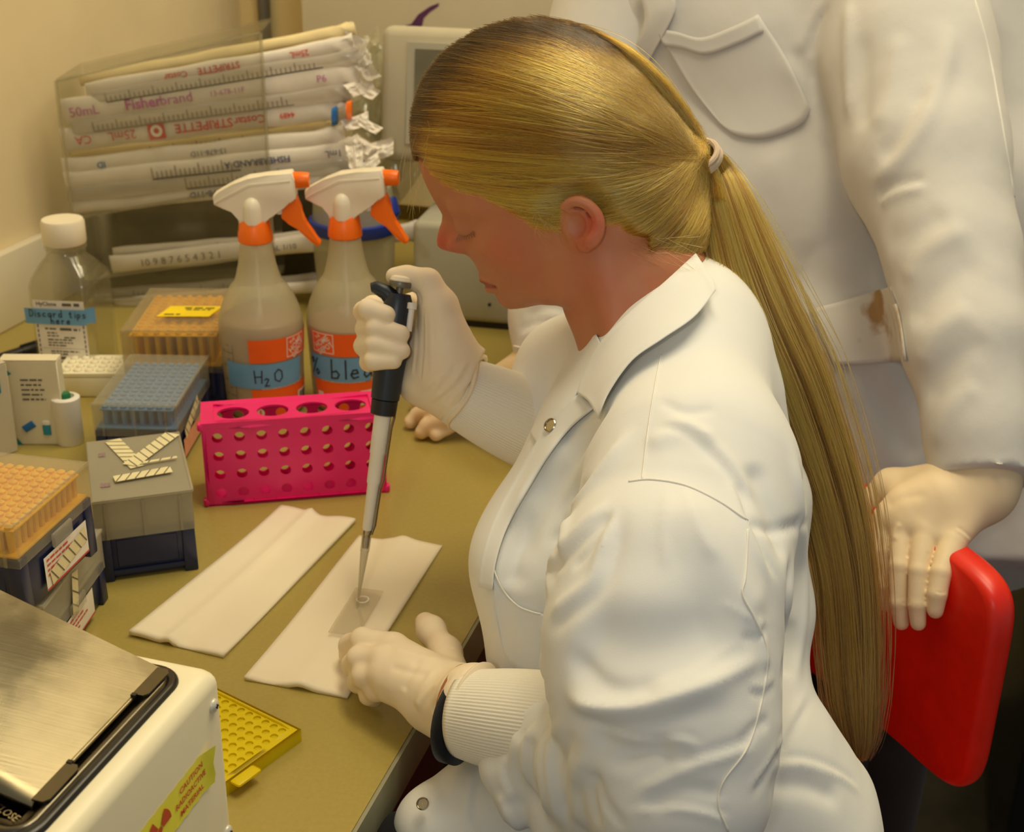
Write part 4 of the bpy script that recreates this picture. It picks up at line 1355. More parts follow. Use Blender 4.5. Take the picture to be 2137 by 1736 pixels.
# dark band and wrist seen between glove and cuff
bm_ = MB(); c0 = np.array(root_loc(woman))
V, Fc = tube_geo([P(944, 1500, .936), P(968, 1506, .932)], [.0305, .0305], 40)
pymesh('black_wristband', V, Fc, MT['black_cloth'], woman)
V, Fc = tube_geo([P(950, 1455, .942), P(1010, 1478, .93)], [.0245, .0255], 30)
pymesh('wrist', V, Fc, MT['skin'], woman)

# ---- left glove resting on the slide
gl = SDF(G(850, 1400, .03) - [.14, .13, .07], G(850, 1400, .03) + [.14, .13, .07], .0013)
z = lambda x, y, h: G(x, y, h)
wr = z(968, 1470, .040)
for k_, (kx, ky, kz), r in ((2, (822, 1352, .044), .0110), (3, (806, 1378, .046), .0110), (4, (806, 1408, .041), .0105), (5, (818, 1436, .033), .0095)):
    gl.cap(wr, z(kx, ky, kz), .0200, r, .014)
gl.chain([z(822, 1352, .044), z(757, 1336, .042), z(732, 1346, .024), z(726, 1366, .010)], [.0110, .0095, .0088, .0075], .004)
gl.chain([z(806, 1378, .046), z(752, 1374, .040), z(738, 1386, .022), z(744, 1400, .010)], [.0108, .0096, .0088, .0076], .004)
gl.chain([z(806, 1408, .041), z(762, 1410, .034), z(750, 1422, .019), z(757, 1432, .010)], [.0102, .0092, .0084, .0074], .004)
gl.chain([z(818, 1436, .033), z(785, 1440, .026), z(772, 1450, .015), z(780, 1458, .009)], [.0092, .0082, .0074, .0066], .004)
gl.chain([z(945, 1424, .036), z(930, 1362, .034), z(900, 1315, .032), z(888, 1298, .031)], [.0150, .0112, .0098, .0082], .010)
gl.cap(z(900, 1440, .036), z(850, 1410, .036), .0200, .0180, .012)
gl.cap(z(905, 1475, .028), z(960, 1495, .033), .0190, .0230, .012)
gl.cap(wr, P(990, 1470, .932), .0245, .0285, .012)
gl.half(P(985, 1468, .932), unit(P(1080, 1520, .91) - P(940, 1462, .945)))
V, Q = gl.mesh(2); V, Q = biggest(V, Q)
V = folds(V, Q, [([(880, 1370), (855, 1410), (840, 1445)], 10, -1.2, 'r'), ([(910, 1390), (880, 1440), (868, 1480)], 10, 1.2, 'r'), ([(945, 1400), (912, 1450), (900, 1495)], 10, -1.3, 'r'),
                 ([(1000, 1405), (955, 1455), (935, 1510)], 10, 1.3, 'r'), ([(868, 1485), (890, 1450), (920, 1420)], 9, 1.1, 'r'), ([(970, 1410), (945, 1460), (920, 1520)], 8, -1.0, 'r'),
                 ([(820, 1350), (860, 1365), (930, 1380)], 12, .9, 'r'), ([(812, 1390), (850, 1400), (900, 1410)], 9, -.8, 'r'), ([(925, 1370), (935, 1355), (945, 1350)], 7, -.8, 'r')])
V = V + vnormals(V, Q) * (vnoise(V, 90, 5) * .0005)[:, None]
glove_l = pymesh('glove', V, Q, MT['glove'], woman)
V, Fc = tube_geo([P(985, 1468, .932), P(990, 1470, .931)], [.0300, .0306], 40); pymesh('glove_hem', V, Fc, MT['glove'], glove_l)

# ---- right glove closed round the pipette
PA = lambda y, dd=0.0: P(803 - .1356 * (y - 835), y, 1.10 + (y - 590) * .036 / 695 + dd)
gr = SDF(P(880, 720, 1.11) - [.11, .09, .12], P(880, 720, 1.11) + [.11, .09, .12], .0013)
fing = [((876, 640), (772, 640), (757, 650), (770, 645), (806, 656)), ((882, 680), (770, 676), (760, 686), (785, 684), (836, 698)),
        ((884, 722), (768, 712), (756, 722), (785, 718), (838, 732)), ((880, 764), (778, 748), (766, 756), (780, 752), (822, 754))]
for i, (kn, pip, side, dip, tip) in enumerate(fing):
    s_ = (.0088, .0088, .0086, .0078)[i]
    gr.chain([P(*kn, 1.138), P(pip[0] + 6, pip[1], 1.130), P(side[0] + 4, side[1], 1.110), P(dip[0], dip[1], 1.0925), P(*tip, 1.0900)],
             [s_ * 1.12, s_ * 1.08, s_ * 1.02, s_, s_ * .86], .0022)
for kn in ((876, 640), (882, 680), (884, 722), (880, 764)):
    gr.cap(P(*kn, 1.138), P(975, 790, 1.125), .0105, .020, .012)
gr.cap(P(912, 640, 1.112), P(940, 770, 1.108), .0165, .0235, .014)
gr.cap(P(880, 730, 1.120), P(885, 800, 1.122), .0150, .0150, .014)
gr.cap(P(875, 800, 1.122), P(945, 815, 1.12), .0165, .026, .014)
gr.cap(P(940, 780, 1.118), P(985, 815, 1.12), .0280, .0315, .014)
gr.chain([P(945, 730, 1.110), P(918, 640, 1.104), P(893, 588, 1.104), P(850, 578, 1.106), P(822, 577, 1.106)], [.0190, .0128, .0098, .0082, .0070], .008)
gr.half(P(972, 818, 1.12), unit(P(1128, 895, 1.12) - P(948, 812, 1.118)))
V, Q = gr.mesh(2); V, Q = biggest(V, Q)
V = folds(V, Q, [([(985, 745), (950, 800), (890, 850)], 7, 1.6, 's'), ([(960, 750), (925, 800), (900, 830)], 6, -1.2, 'r'), ([(940, 775), (905, 800), (880, 825)], 5, 1.2, 's'), ([(905, 830), (915, 800), (950, 770)], 5, 1.2, 'r'),
                 ([(870, 640), (868, 720), (862, 790)], 5, .7, 's'), ([(885, 640), (885, 730), (880, 800)], 5, -.7, 's'), ([(900, 640), (903, 730), (905, 790)], 6, .6, 's'), ([(1000, 770), (960, 810), (930, 850)], 6, -1.2, 's'),
                 ([(862, 600), (875, 615), (880, 635)], 4, -1.0, 'k'), ([(885, 590), (872, 606), (858, 612)], 4, .8, 's')])
V = V + vnormals(V, Q) * (vnoise(V, 90, 6) * .0005)[:, None]
glove_r = pymesh('glove', V, Q, MT['glove'], woman)
hc_ = unit(P(1128, 895, 1.12) - P(948, 812, 1.118))
_x = unit(np.cross(hc_, FW)); _y = np.cross(_x, hc_); hm = MB()
ring = [P(974, 818, 1.12) + hc_ * .003 * math.sin(3 * q) + (_x * math.cos(q) + _y * math.sin(q)) * (.0325 + .0012 * math.sin(5 * q)) - c0 for q in np.linspace(0, 6.283, 40, endpoint=False)]
hm.tube(ring, .0022, 8, closed=True); hm.build('glove_hem', MT['glove'], glove_r)

# lap: dark trousers seen beside the coat
tr = SDF(P(1000, 1760, .93) - [.3, .3, .3], P(1000, 1760, .93) + [.35, .3, .25], .006)
tr.chain([P(1450, 1800, .98), P(1050, 1870, .97), P(850, 1850, .955)], [.085, .070, .048], .02)
tr.chain([P(850, 1850, .955), P(830, 1870, .975) - [0, 0, .12]], [.048, .05], .02)
V, Q = tr.mesh(2); pymesh('trousers', V, Q, MT['black_cloth'], woman)
# ------------------------------------------------------------------ person standing behind, leaning on the bench and the chair
man = empty('person', P(1750, 900, 1.47) * [1, 1, 0], 0,
            'person in white coat leaning behind the seated woman, gloved hand on the red chair', 'person')
LAT = unit(RT * 1.0 + FW * .18 - UP * .05)
mb = SDF(P(1750, 300, 1.45) - [.50, .42, .62], P(1750, 300, 1.45) + [.46, .42, .60], .0046)
mb.chain([P(1600, -120, 1.46), P(1640, 100, 1.47), P(1690, 400, 1.49), P(1715, 700, 1.50), P(1760, 1000, 1.52), P(1800, 1240, 1.54)],
         [.095, .108, .112, .108, .112, .12], .05, LAT, 1.62)
mb.cap(P(1640, -140, 1.45), P(1850, -40, 1.40), .075, .085, .05)
mb.cap(P(1560, -140, 1.47), P(1360, 0, 1.46), .075, .075, .05)
mb.chain([P(2060, 20, 1.50), P(2120, 420, 1.52), P(2130, 900, 1.52), P(2120, 1180, 1.50)], [.075, .085, .085, .060], .05)
# arm to the chair
mb.chain([P(1860, -70, 1.39), P(1895, 130, 1.355), P(1930, 330, 1.31), P(1985, 520, 1.265), P(2018, 720, 1.225), P(2042, 900, 1.20), P(2052, 1000, 1.188)],
         [.090, .088, .078, .062, .056, .0485, .0465], .012)
mb.half(P(2052, 1006, 1.188), unit(P(2052, 1006, 1.188) - P(2042, 860, 1.21)))
V, Q = mb.mesh(2); V, Q = biggest(V, Q)
V = V + vnormals(V, Q) * (vnoise(V, 11, 11) * .003 + vnoise(V, 30, 12) * .001)[:, None]
MF = [
    ([(1725, 0), (1695, 60), (1672, 120)], 10, 3, 's'), ([(1772, -10), (1770, 120), (1776, 270)], 12, 4.0, 'r'), ([(1800, 60), (1805, 180), (1800, 280)], 16, -3, 'r'),
    ([(1985, 40), (1968, 150), (1925, 250), (1870, 340), (1800, 395)], 16, 4.5, 'r'), ([(1940, 170), (1890, 270), (1830, 340)], 18, -3.5, 'r'), ([(1880, 60), (1860, 180), (1825, 280)], 18, 3, 'r'),
    ([(1832, 420), (1870, 395), (1940, 380)], 12, 3.5, 's'), ([(1842, 500), (1900, 490), (1990, 440)], 26, -3.0, 'r'),
    ([(1885, 600), (1940, 520), (2030, 470)], 22, 3.5, 'r'), ([(1900, 690), (1960, 600), (2060, 540)], 24, -3.0, 'r'),
    ([(1915, 780), (1960, 690), (2040, 640)], 20, 3.2, 'r'), ([(1930, 850), (1985, 760), (2070, 700)], 22, -3.0, 'r'), ([(1945, 940), (1985, 850), (2050, 800)], 18, 2.6, 'r'),
    ([(1640, 560), (1700, 590), (1800, 600), (1840, 595)], 34, -4, 'r'), ([(1780, 760), (1850, 900), (1900, 980)], 26, 4, 's'),
    ([(1600, 300), (1650, 420), (1690, 540)], 30, 3, 'r'), ([(1640, 100), (1700, 200), (1745, 300)], 20, 3.5, 's'), ([(1310, 120), (1350, 40), (1390, -10)], 16, 3, 's'),
]
V = folds(V, Q, [(p_, w_ * 1.3, a_, k_) for p_, w_, a_, k_ in MF])
coat2 = pymesh('lab_coat', V, Q, MT['coat2'], man); mbv = bvh_of(V, Q)
# far arm reaching down to the bench
fa = SDF(P(1200, 400, 1.42) - [.22, .28, .36], P(1200, 400, 1.42) + [.30, .28, .38], .0045)
fa.chain([P(1330, -40, 1.47), P(1235, 260, 1.45), P(1170, 500, 1.42), P(1150, 660, 1.395), P(1148, 752, 1.382)], [.085, .072, .060, .0405, .0375], .02)
fa.half(P(1148, 748, 1.382), unit(P(1148, 752, 1.382) - P(1150, 660, 1.395)))
V, Q = fa.mesh(2)
V = folds(V, Q, [([(1080, 700), (1130, 680), (1200, 690)], 12, 3, 's'), ([(1090, 665), (1150, 640), (1210, 660)], 14, -3, 'r')])
pymesh('sleeve', V, Q, MT['coat2'], coat2)
fab = bvh_of(V, Q)
seam('seam', fab, [(1072, 722), (1110, 730), (1160, 735), (1210, 730)], MT['stitch'], coat2, .001)
# lapel, pockets, hem
drape('lapel', mbv, [[(1330, -20), (1345, 40), (1318, 110), (1290, 160)], [(1370, -20), (1385, 40), (1340, 120), (1300, 180)], [(1400, -20), (1410, 20), (1370, 100), (1318, 190)]], MT['coat2'], coat2, .006, .002, (16, 8))
drape('pocket', mbv, [[(1370, 60), (1410, 66), (1464, 78), (1530, 55), (1582, 30)], [(1440, 180), (1480, 190), (1540, 190), (1600, 150), (1640, 120)], [(1506, 262), (1540, 284), (1600, 288), (1670, 262), (1692, 228)]],
      MT['coat2'], coat2, .0035, .0016, (26, 14))
drape('pocket_hem', mbv, [[(1370, 60), (1410, 66), (1464, 78), (1530, 55), (1582, 30)], [(1385, 96), (1425, 102), (1474, 114), (1540, 92), (1594, 66)]], MT['coat2'], coat2, .0052, .0014, (26, 5))
M = Mat('stained_coat_cotton'); M.set(Roughness=.85)
n_ = M.noise(26, 5); n2_ = M.noise(9, 2)
mlt = M.node('ShaderNodeMath', operation='MULTIPLY'); M.lk(n_, mlt.inputs[0]); M.lk(n2_, mlt.inputs[1])
M.lk(M.ramp(mlt.outputs[0], [(.27, srgb(226, 222, 212)), (.36, srgb(176, 142, 96))]), M.b.inputs['Base Color'])
drape('lower_pocket', mbv, [[(1690, 645), (1750, 630), (1810, 612), (1858, 598)], [(1715, 700), (1775, 690), (1832, 674), (1878, 660)], [(1740, 762), (1800, 760), (1850, 756), (1892, 752)]],
      M.m, coat2, .004, .0018, (20, 14))
seam('seam', mbv, [(2032, -10), (2062, 100), (2085, 220), (2105, 340), (2120, 430)], MT['stitch'], coat2, .001)
# shirt at the open collar
sh = SDF(P(1310, -40, 1.50) - [.1, .1, .14], P(1310, -40, 1.50) + [.12, .1, .1], .004)
sh.chain([P(1300, -120, 1.49), P(1302, 20, 1.465), P(1290, 120, 1.47)], [.022, .02, .016], .01)
V, Q = sh.mesh(1); pymesh('blue_shirt', V, Q, MT['blue_shirt'], man)
# body under the coat: neck, head (above the picture), legs
Zf = lambda x, y, d, z: np.array([P(x, y, d)[0], P(x, y, d)[1], z])
bd = SDF(P(1700, 300, 1.50) * [1, 1, 0] - [.40, .38, -.02], P(1600, -200, 1.5) * [1, 1, 0] + [.40, .38, 2.02], .010)
hp0 = P(1735, 1200, 1.52); sh0 = P(1560, -150, 1.47)
bd.chain([hp0, P(1700, 500, 1.49), sh0], [.10, .10, .10], .04, LAT, 1.2)
hd0 = sh0 + np.array([-.05, -.07, .16])
bd.cap(sh0, hd0, .055, .05, .03); bd.ell(hd0 + [-.01, -.02, .09], np.eye(3), (.076, .095, .115), .02)
bd.cap(hd0 + [-.02, -.11, .09], hd0 + [-.02, -.115, .065], .012, .014, .02); bd.ell(hd0 + [-.01, -.06, .02], np.eye(3), (.055, .05, .05), .03)
for s_ in (-1, 1):
    a = hp0 + LAT * .09 * s_; k0 = np.array([a[0] - .02, a[1] - .02, .50]); f0 = np.array([a[0], a[1] + .03, .07])
    bd.chain([a, k0, f0], [.085, .06, .042], .03); bd.cap(f0 + [0, 0, -.03], f0 + [-.05, -.14, -.035], .038, .033, .02)
V, Q = bd.mesh(2); V, Q = biggest(V, Q); V[:, 2] = np.maximum(V[:, 2], .004)
mbody = pymesh('body', V, Q, MT['skin'], man)
tr = SDF(hp0 * [1, 1, 0] - [.32, .3, -.05], hp0 * [1, 1, 1] + [.32, .3, .08], .010)
for s_ in (-1, 1):
    a = hp0 + LAT * .09 * s_; k0 = np.array([a[0] - .02, a[1] - .02, .50]); f0 = np.array([a[0], a[1] + .03, .10])
    tr.chain([a, k0, f0], [.098, .074, .062], .03)
V, Q = tr.mesh(2); pymesh('trousers', V, Q, MT['dark_trousers'], man)
for s_ in (-1, 1):
    a = hp0 + LAT * .09 * s_; q = SDF(a * [1, 1, 0] - [.16, .3, 0], a * [1, 1, 0] + [.16, .16, .16], .006)
    q.cap([a[0], a[1] + .05, .05], [a[0] - .06, a[1] - .13, .045], .044, .042, .01); q.cap([a[0], a[1] + .04, .07], [a[0], a[1] + .03, .12], .045, .045, .02)
    V, Q = q.mesh(2); V[:, 2] = np.maximum(V[:, 2], .002); pymesh('shoe', V, Q, MT['warm_white'], man)

# glove on the chair
CHD = lambda x: 1.25 - (x - 1800) * .15 / 300
g2 = SDF(P(1930, 1130, 1.17) - [.14, .12, .13], P(1930, 1130, 1.17) + [.15, .12, .12], .0016)
wr = P(2042, 1015, 1.190)
for kx, ky, kd in ((1850, 1082, 1.195), (1885, 1096, 1.180), (1930, 1108, 1.168), (1988, 1130, 1.158)):
    g2.cap(wr, P(kx, ky, kd), .026, .0118, .015)
g2.chain([P(1848, 1082, 1.195), P(1842, 1150, 1.186), P(1842, 1222, 1.186), P(1848, 1262, 1.19)], [.0115, .0080, .0072, .0062], .0015)
g2.chain([P(1885, 1096, 1.180), P(1877, 1180, 1.166), P(1876, 1256, 1.166), P(1881, 1299, 1.170)], [.0118, .0086, .0080, .0068], .0015)
g2.chain([P(1930, 1108, 1.168), P(1917, 1190, 1.153), P(1914, 1260, 1.151), P(1916, 1300, 1.154)], [.0118, .0086, .0080, .0068], .0015)
g2.chain([P(1988, 1130, 1.158), P(1964, 1195, 1.143), P(1956, 1240, 1.140), P(1952, 1274, 1.142)], [.0122, .0090, .0084, .0070], .0015)
g2.chain([P(1960, 1010, 1.20), P(1860, 1015, 1.225), P(1822, 1050, 1.235), P(1815, 1095, 1.24)], [.020, .0150, .0120, .0095], .010)
g2.cap(P(1960, 1040, 1.185), P(1900, 1060, 1.190), .026, .022, .014)
g2.cap(wr, P(2052, 990, 1.19), .030, .031, .014)
V, Q = g2.mesh(2); V, Q = biggest(V, Q)
V = folds(V, Q, [([(1880, 1090), (1868, 1110), (1866, 1130)], 6, 1.2, 'r'), ([(1895, 1130), (1893, 1150), (1896, 1165)], 3, -1.5, 'k'), ([(1938, 1150), (1936, 1165), (1940, 1180)], 3, -1.5, 'k'),
                 ([(1850, 1060), (1880, 1040), (1940, 1030)], 12, -1.0, 'r'), ([(1995, 1100), (2020, 1120), (2040, 1140)], 5, 1.0, 's'), ([(1880, 1258), (1890, 1262), (1900, 1258)], 3, .8, 's'), ([(1950, 1236), (1965, 1240), (1975, 1236)], 3, .8, 's')])
pymesh('glove', V, Q, MT['glove2'], man)
# glove flat on the bench
g3 = SDF(G(980, 830, .03) - [.13, .12, .04], P(1140, 740, 1.385) + [.08, .12, .07], .0018)
kn = [(925, 845, .030), (935, 862, .032), (958, 872, .030), (990, 872, .026)]
wr = P(1140, 765, 1.378)
for (x, y, h) in kn: g3.cap(wr, G(x + 45, y - 18, h + .004), .026, .0125, .016)
g3.chain([G(970, 827, .034), G(905, 838, .026), G(868, 838, .012)], [.012, .0095, .0080], .003)
g3.chain([G(980, 844, .036), G(912, 858, .030), G(872, 866, .016), G(857, 880, .009)], [.0125, .0100, .0088, .0078], .003)
g3.chain([G(1003, 854, .034), G(932, 870, .028), G(892, 888, .016), G(880, 902, .009)], [.0122, .0100, .0088, .0078], .003)
g3.chain([G(1035, 854, .030), G(972, 872, .024), G(930, 892, .014), G(910, 906, .009)], [.0115, .0096, .0086, .0078], .003)
g3.chain([G(1060, 790, .05), G(1000, 806, .03), G(960, 812, .014)], [.017, .012, .009], .008)
V, Q = g3.mesh(2); V, Q = biggest(V, Q); V[:, 2] = np.maximum(V[:, 2], ZB + .0006)
pymesh('glove', V, Q, MT['glove2'], man)

# ------------------------------------------------------------------ red chair
chair_o = P(1960, 1400, 1.16) * [1, 1, 0]
chair = empty('laboratory_chair', chair_o, 0, 'red vinyl chair with padded backrest beside the seated woman', 'chair')
A_, B_ = P(2112, 1180, 1.10), P(1790, 1030, 1.26); ex = unit((A_ - B_) * [1, 1, 0]); ez = np.array([0, 0, 1.0]); ey = np.cross(ez, ex)
tl, br = P(1830, 1520, 1.235), P(2085, 1632, 1.105)
wdt = float((A_ - B_) @ ex) + .11
cz = (A_[2] + B_[2]) / 2; hgt = cz - (tl[2] + br[2]) / 2 + .042
bk = MB()
cen = (A_ + B_) / 2 - ex * .038 + ez * (-hgt / 2) - chair_o


def back_pt(u, v):
    return None


n1, n2 = 26, 20
def pad(u, v):
    a = 2 * math.pi * u; e = .28
    cx_, sy_ = math.cos(a), math.sin(a)
    X = wdt / 2 * math.copysign(abs(cx_) ** e, cx_); Zz = hgt / 2 * math.copysign(abs(sy_) ** e, sy_)
    p = math.pi * (v - .5); k = math.cos(p) ** .28 if 0 < v < 1 else 0.0; y = .015 * math.copysign(abs(math.sin(p)) ** .8, math.sin(p))
    k = .93 + .07 * math.cos(p) if 0 < v < 1 else 0
    if v in (0, 1): k = 0
    bow = -.05 * (X * k / wdt) ** 2
    q = cen + ex * X * k + ez * (Zz * k) + ey * (y + bow)
    return q
bk.grid(lambda u, v: pad(u, v), 96, 17, closed_u=True)
bk.build('backrest', MT['red_chair'], chair, auto=70)
st_ = MB(); sc = np.array([0, 0, .50]) + (P(1560, 1700, 1.0) * [1, 1, 0] - chair_o) * .80
Ms = axis_matrix(sc, ex, ey, ez); st_.box((0, 0, 0), (.38, .38, .06), Ms, .028, 4); st_.build('seat', MT['red_chair'], chair)
b = MB(); b.lathe([(.028, .12), (.028, .30), (.02, .30), (.02, .48)], 24, Matrix.Translation((sc[0], sc[1], 0))); b.build('gas_lift', MT['dark_metal'], chair)
b = MB(); lowb = cen - ez * hgt * .2 - ey * .02; b.tube([sc + [0, 0, -.02], sc * .4 + lowb * .6 + [0, 0, -.13], lowb - ez * .06, lowb + ez * .04], .013, 10, flat=1.8); b.build('back_bar', MT['dark_metal'], chair)
for i in range(5):
    a = i * 1.2566 + .3; b = MB(); d = np.array([math.cos(a), math.sin(a), 0])
    b.tube([np.array([sc[0], sc[1], .11]), np.array([sc[0], sc[1], .085]) + d * .26], [.022, .014], 10); lg = b.build('leg', MT['dark_metal'], chair)
    b = MB(); q = np.array([sc[0], sc[1], .032]) + d * .26; b.ball(q, (.018, .030, .030), 10); b.build('caster', MT['black_plastic'], lg)
# ------------------------------------------------------------------ things on the bench
def place(px0, px1, z=0.0):
    """origin at px0 on the bench, local x pointing to px1 -> location, rotation"""
    a, b = G(*px0), G(*px1); d = b - a
    return np.array([a[0], a[1], ZB + z]), math.atan2(d[1], d[0]), float(np.linalg.norm(d))


# ---- folded paper towels
def towel(name, pts, label, wave, seed):
    c = [G(*q) for q in pts]; o = (c[0] + c[2]) / 2
    nu, nv = 46, 22; V = []
    for s_ in (1, 0):
        for i in range(nu):
            u = i / (nu - 1)
            for j in range(nv):
                v = j / (nv - 1)
                p = c[0] * (1 - u) * (1 - v) + c[1] * (1 - u) * v + c[2] * u * v + c[3] * u * (1 - v)
                e = (2 * u - 1) ** 4
                fold = math.exp(-((v - wave[0]) / .06) ** 2) * wave[1] + math.exp(-((v - wave[0] - .17) / .12) ** 2) * wave[2]
                z = .0035 + fold * (.55 + .6 * e) + .0016 * e * math.sin(v * 7 + seed) + .0012 * math.sin(u * 5 + v * 3 + seed)
                z = max(z, .0016)
                V.append((p[0], p[1], ZB + (z if s_ else .0004 + max(0, z - .0044) * .9)))
    m = nu * nv; Fc = []
    ix = lambda i, j, s_: s_ * m + i * nv + j
    for i in range(nu - 1):
        for j in range(nv - 1):
            Fc.append((ix(i, j, 0), ix(i, j + 1, 0), ix(i + 1, j + 1, 0), ix(i + 1, j, 0))); Fc.append((ix(i, j, 1), ix(i + 1, j, 1), ix(i + 1, j + 1, 1), ix(i, j + 1, 1)))
    for i in range(nu - 1):
        for j in (0, nv - 1): Fc.append((ix(i, j, 0), ix(i + 1, j, 0), ix(i + 1, j, 1), ix(i, j, 1)))
    for j in range(nv - 1):
        for i in (0, nu - 1): Fc.append((ix(i, j, 0), ix(i, j, 1), ix(i, j + 1, 1), ix(i, j + 1, 0)))
    t = empty(name, (o[0], o[1], ZB), 0, label, 'paper towel', 'folded paper towels on the bench')
    ob = pymesh('sheet', V, Fc, MT['paper'], t)
    b = bmesh.new(); b.from_mesh(ob.data); bmesh.ops.recalc_face_normals(b, faces=b.faces); b.to_mesh(ob.data); b.free()
    return t


towel('folded_paper_towel', [(270, 1328), (467, 1374), (742, 1092), (586, 1062)], 'folded white paper towel lying empty beside the navy tip box', (.42, .0042, -.0012), 1)
towel('folded_paper_towel', [(510, 1420), (725, 1459), (923, 1141), (750, 1126)], 'folded white paper towel under the glass slide and gloved hand', (.36, .0010, .0040), 3)

# ---- glass slide
o, rz, L_ = place((690, 1338), (742, 1253))
sl = empty('microscope_slide', o + [0, 0, .0085], rz, 'small glass slide with a ring on the paper towel under the pipette tip', 'slide')
b = MB(); b.box((.035, -.011, .0006), (.072, .0250, .0012), None, .0004, 1); b.build('glass', MT['glass'], sl)
b = MB(); b.lathe([(.0055, .0013), (.0055, .0021), (.0045, .0021), (.0045, .0013)], 28, Matrix.Translation((.052, -.011, 0)), cap=False); b.build('well_ring', MT['white_print'], sl)
b = MB(); b.ball((.052, -.011, .0013), (.0030, .0030, .0012), 10); b.build('droplet', MT['glass'], sl)

# ---- micropipette
pip = empty('micropipette', P(742, 1285, 1.1355), 0, 'dark handled micropipette held upright in the gloved right hand', 'pipette')
pa, pb = P(743, 1284, 1.1355), P(803 + .1356 * 225, 610, 1.100)
zx = unit(pb - pa); xx = unit(np.cross(np.cross(zx, -FW), zx)); yx = np.cross(zx, xx)      # xx faces the camera
PM = axis_matrix(pa - np.array(root_loc(pip)), xx, yx, zx); PL = float(np.linalg.norm(pb - pa))
sc_ = PL / .276
cm = lambda prof: [(r * .01, z * .01 * sc_ * 1.0) for r, z in prof]
b = MB(); b.lathe(cm([(.035, 0), (.06, .0), (.12, 1.6), (.23, 3.4), (.33, 5.0), (.36, 5.6), (.40, 5.62), (.41, 6.9), (.36, 6.9), (.34, 5.6), (.2, 3.4), (.08, 1.4)]), 24, PM); b.build('pipette_tip', MT['tip_clear'], pip)
b = MB(); b.lathe(cm([(.26, 5.9), (.30, 6.3), (.30, 7.0), (.36, 7.05), (.36, 7.5)]), 24, PM); b.build('nozzle', MT['chrome'], pip)
b = MB(); b.lathe(cm([(.36, 7.45), (.44, 7.6), (.52, 11.4), (.56, 11.5), (.60, 11.6), (.63, 14.0), (.69, 14.1), (.72, 17.3), (.75, 17.4)]), 32, PM); b.build('shaft', MT['white_plastic'], pip)
b = MB(); b.lathe(cm([(.8, 17.3), (1.04, 17.4), (1.08, 18.6), (1.0, 18.66)]), 32, PM, rib=lambda i, z_: .0003 * (i % 2)); b.build('collar', MT['black_plastic'], pip)
b = MB(); b.lathe(cm([(1.0, 18.65), (1.18, 18.7), (1.25, 20.5), (1.34, 23.0), (1.22, 25.6), (1.15, 27.0), (.95, 27.5)]), 36, PM, sx=1.0, sy=1.0); b.build('handle', MT['black_slate'], pip)
hk = [PM @ Vector((0, s_[0] * .01, s_[1] * .01 * sc_)) for s_ in ((.6, 25.8), (-.2, 26.8), (-1.1, 27.45), (-2.0, 27.75), (-2.35, 27.65))]
b = MB(); b.tube([np.array(q) for q in hk], [.0095, .0085, .0065, .0055, .004], 14); b.build('finger_hook', MT['black_slate'], pip)
b = MB(); b.lathe(cm([(.30, 27.4), (.30, 28.0), (.88, 28.05), (.95, 28.35), (.9, 28.5), (.7, 28.55)]), 28, PM); b.build('plunger_collar', MT['conduit'], pip)
b = MB(); b.lathe(cm([(.86, 28.5), (.9, 28.6), (.80, 28.85), (.5, 28.98), (.02, 29.0)]), 28, PM); b.build('plunger_button', MT['warm_white'], pip)
EMx = PM @ Matrix.Translation((.006, .0122, 0))
b = MB(); b.lathe(cm([(.26, 24.6), (.26, 26.4), (.42, 26.45), (.42, 26.9), (.3, 26.95)]), 20, EMx); b.build('ejector_button', MT['white_plastic'], pip)
b = MB(); b.tube([np.array(PM @ Vector((.002, s_[0] * .01, s_[1] * .01 * sc_))) for s_ in ((1.0, 17.4), (.86, 16.4), (.80, 12.0), (.64, 11.2), (.60, 8.0), (.42, 7.2))], .0011, 8, flat=2.2); b.build('ejector_arm', MT['chrome'], pip)
b = MB(); b.box((.0118, .004, .234 * sc_), (.002, .010, .020), PM, .0008); b.build('volume_window', MT['screen'], pip)

# ---- magenta tube rack
o, rz, L_ = place((433, 1058), (780, 1030))
rk = empty('tube_rack', o, rz, 'magenta plastic tube rack with rows of round holes', 'rack')
RW, RD, RH, TH = .176, .0545, .0865, .0022


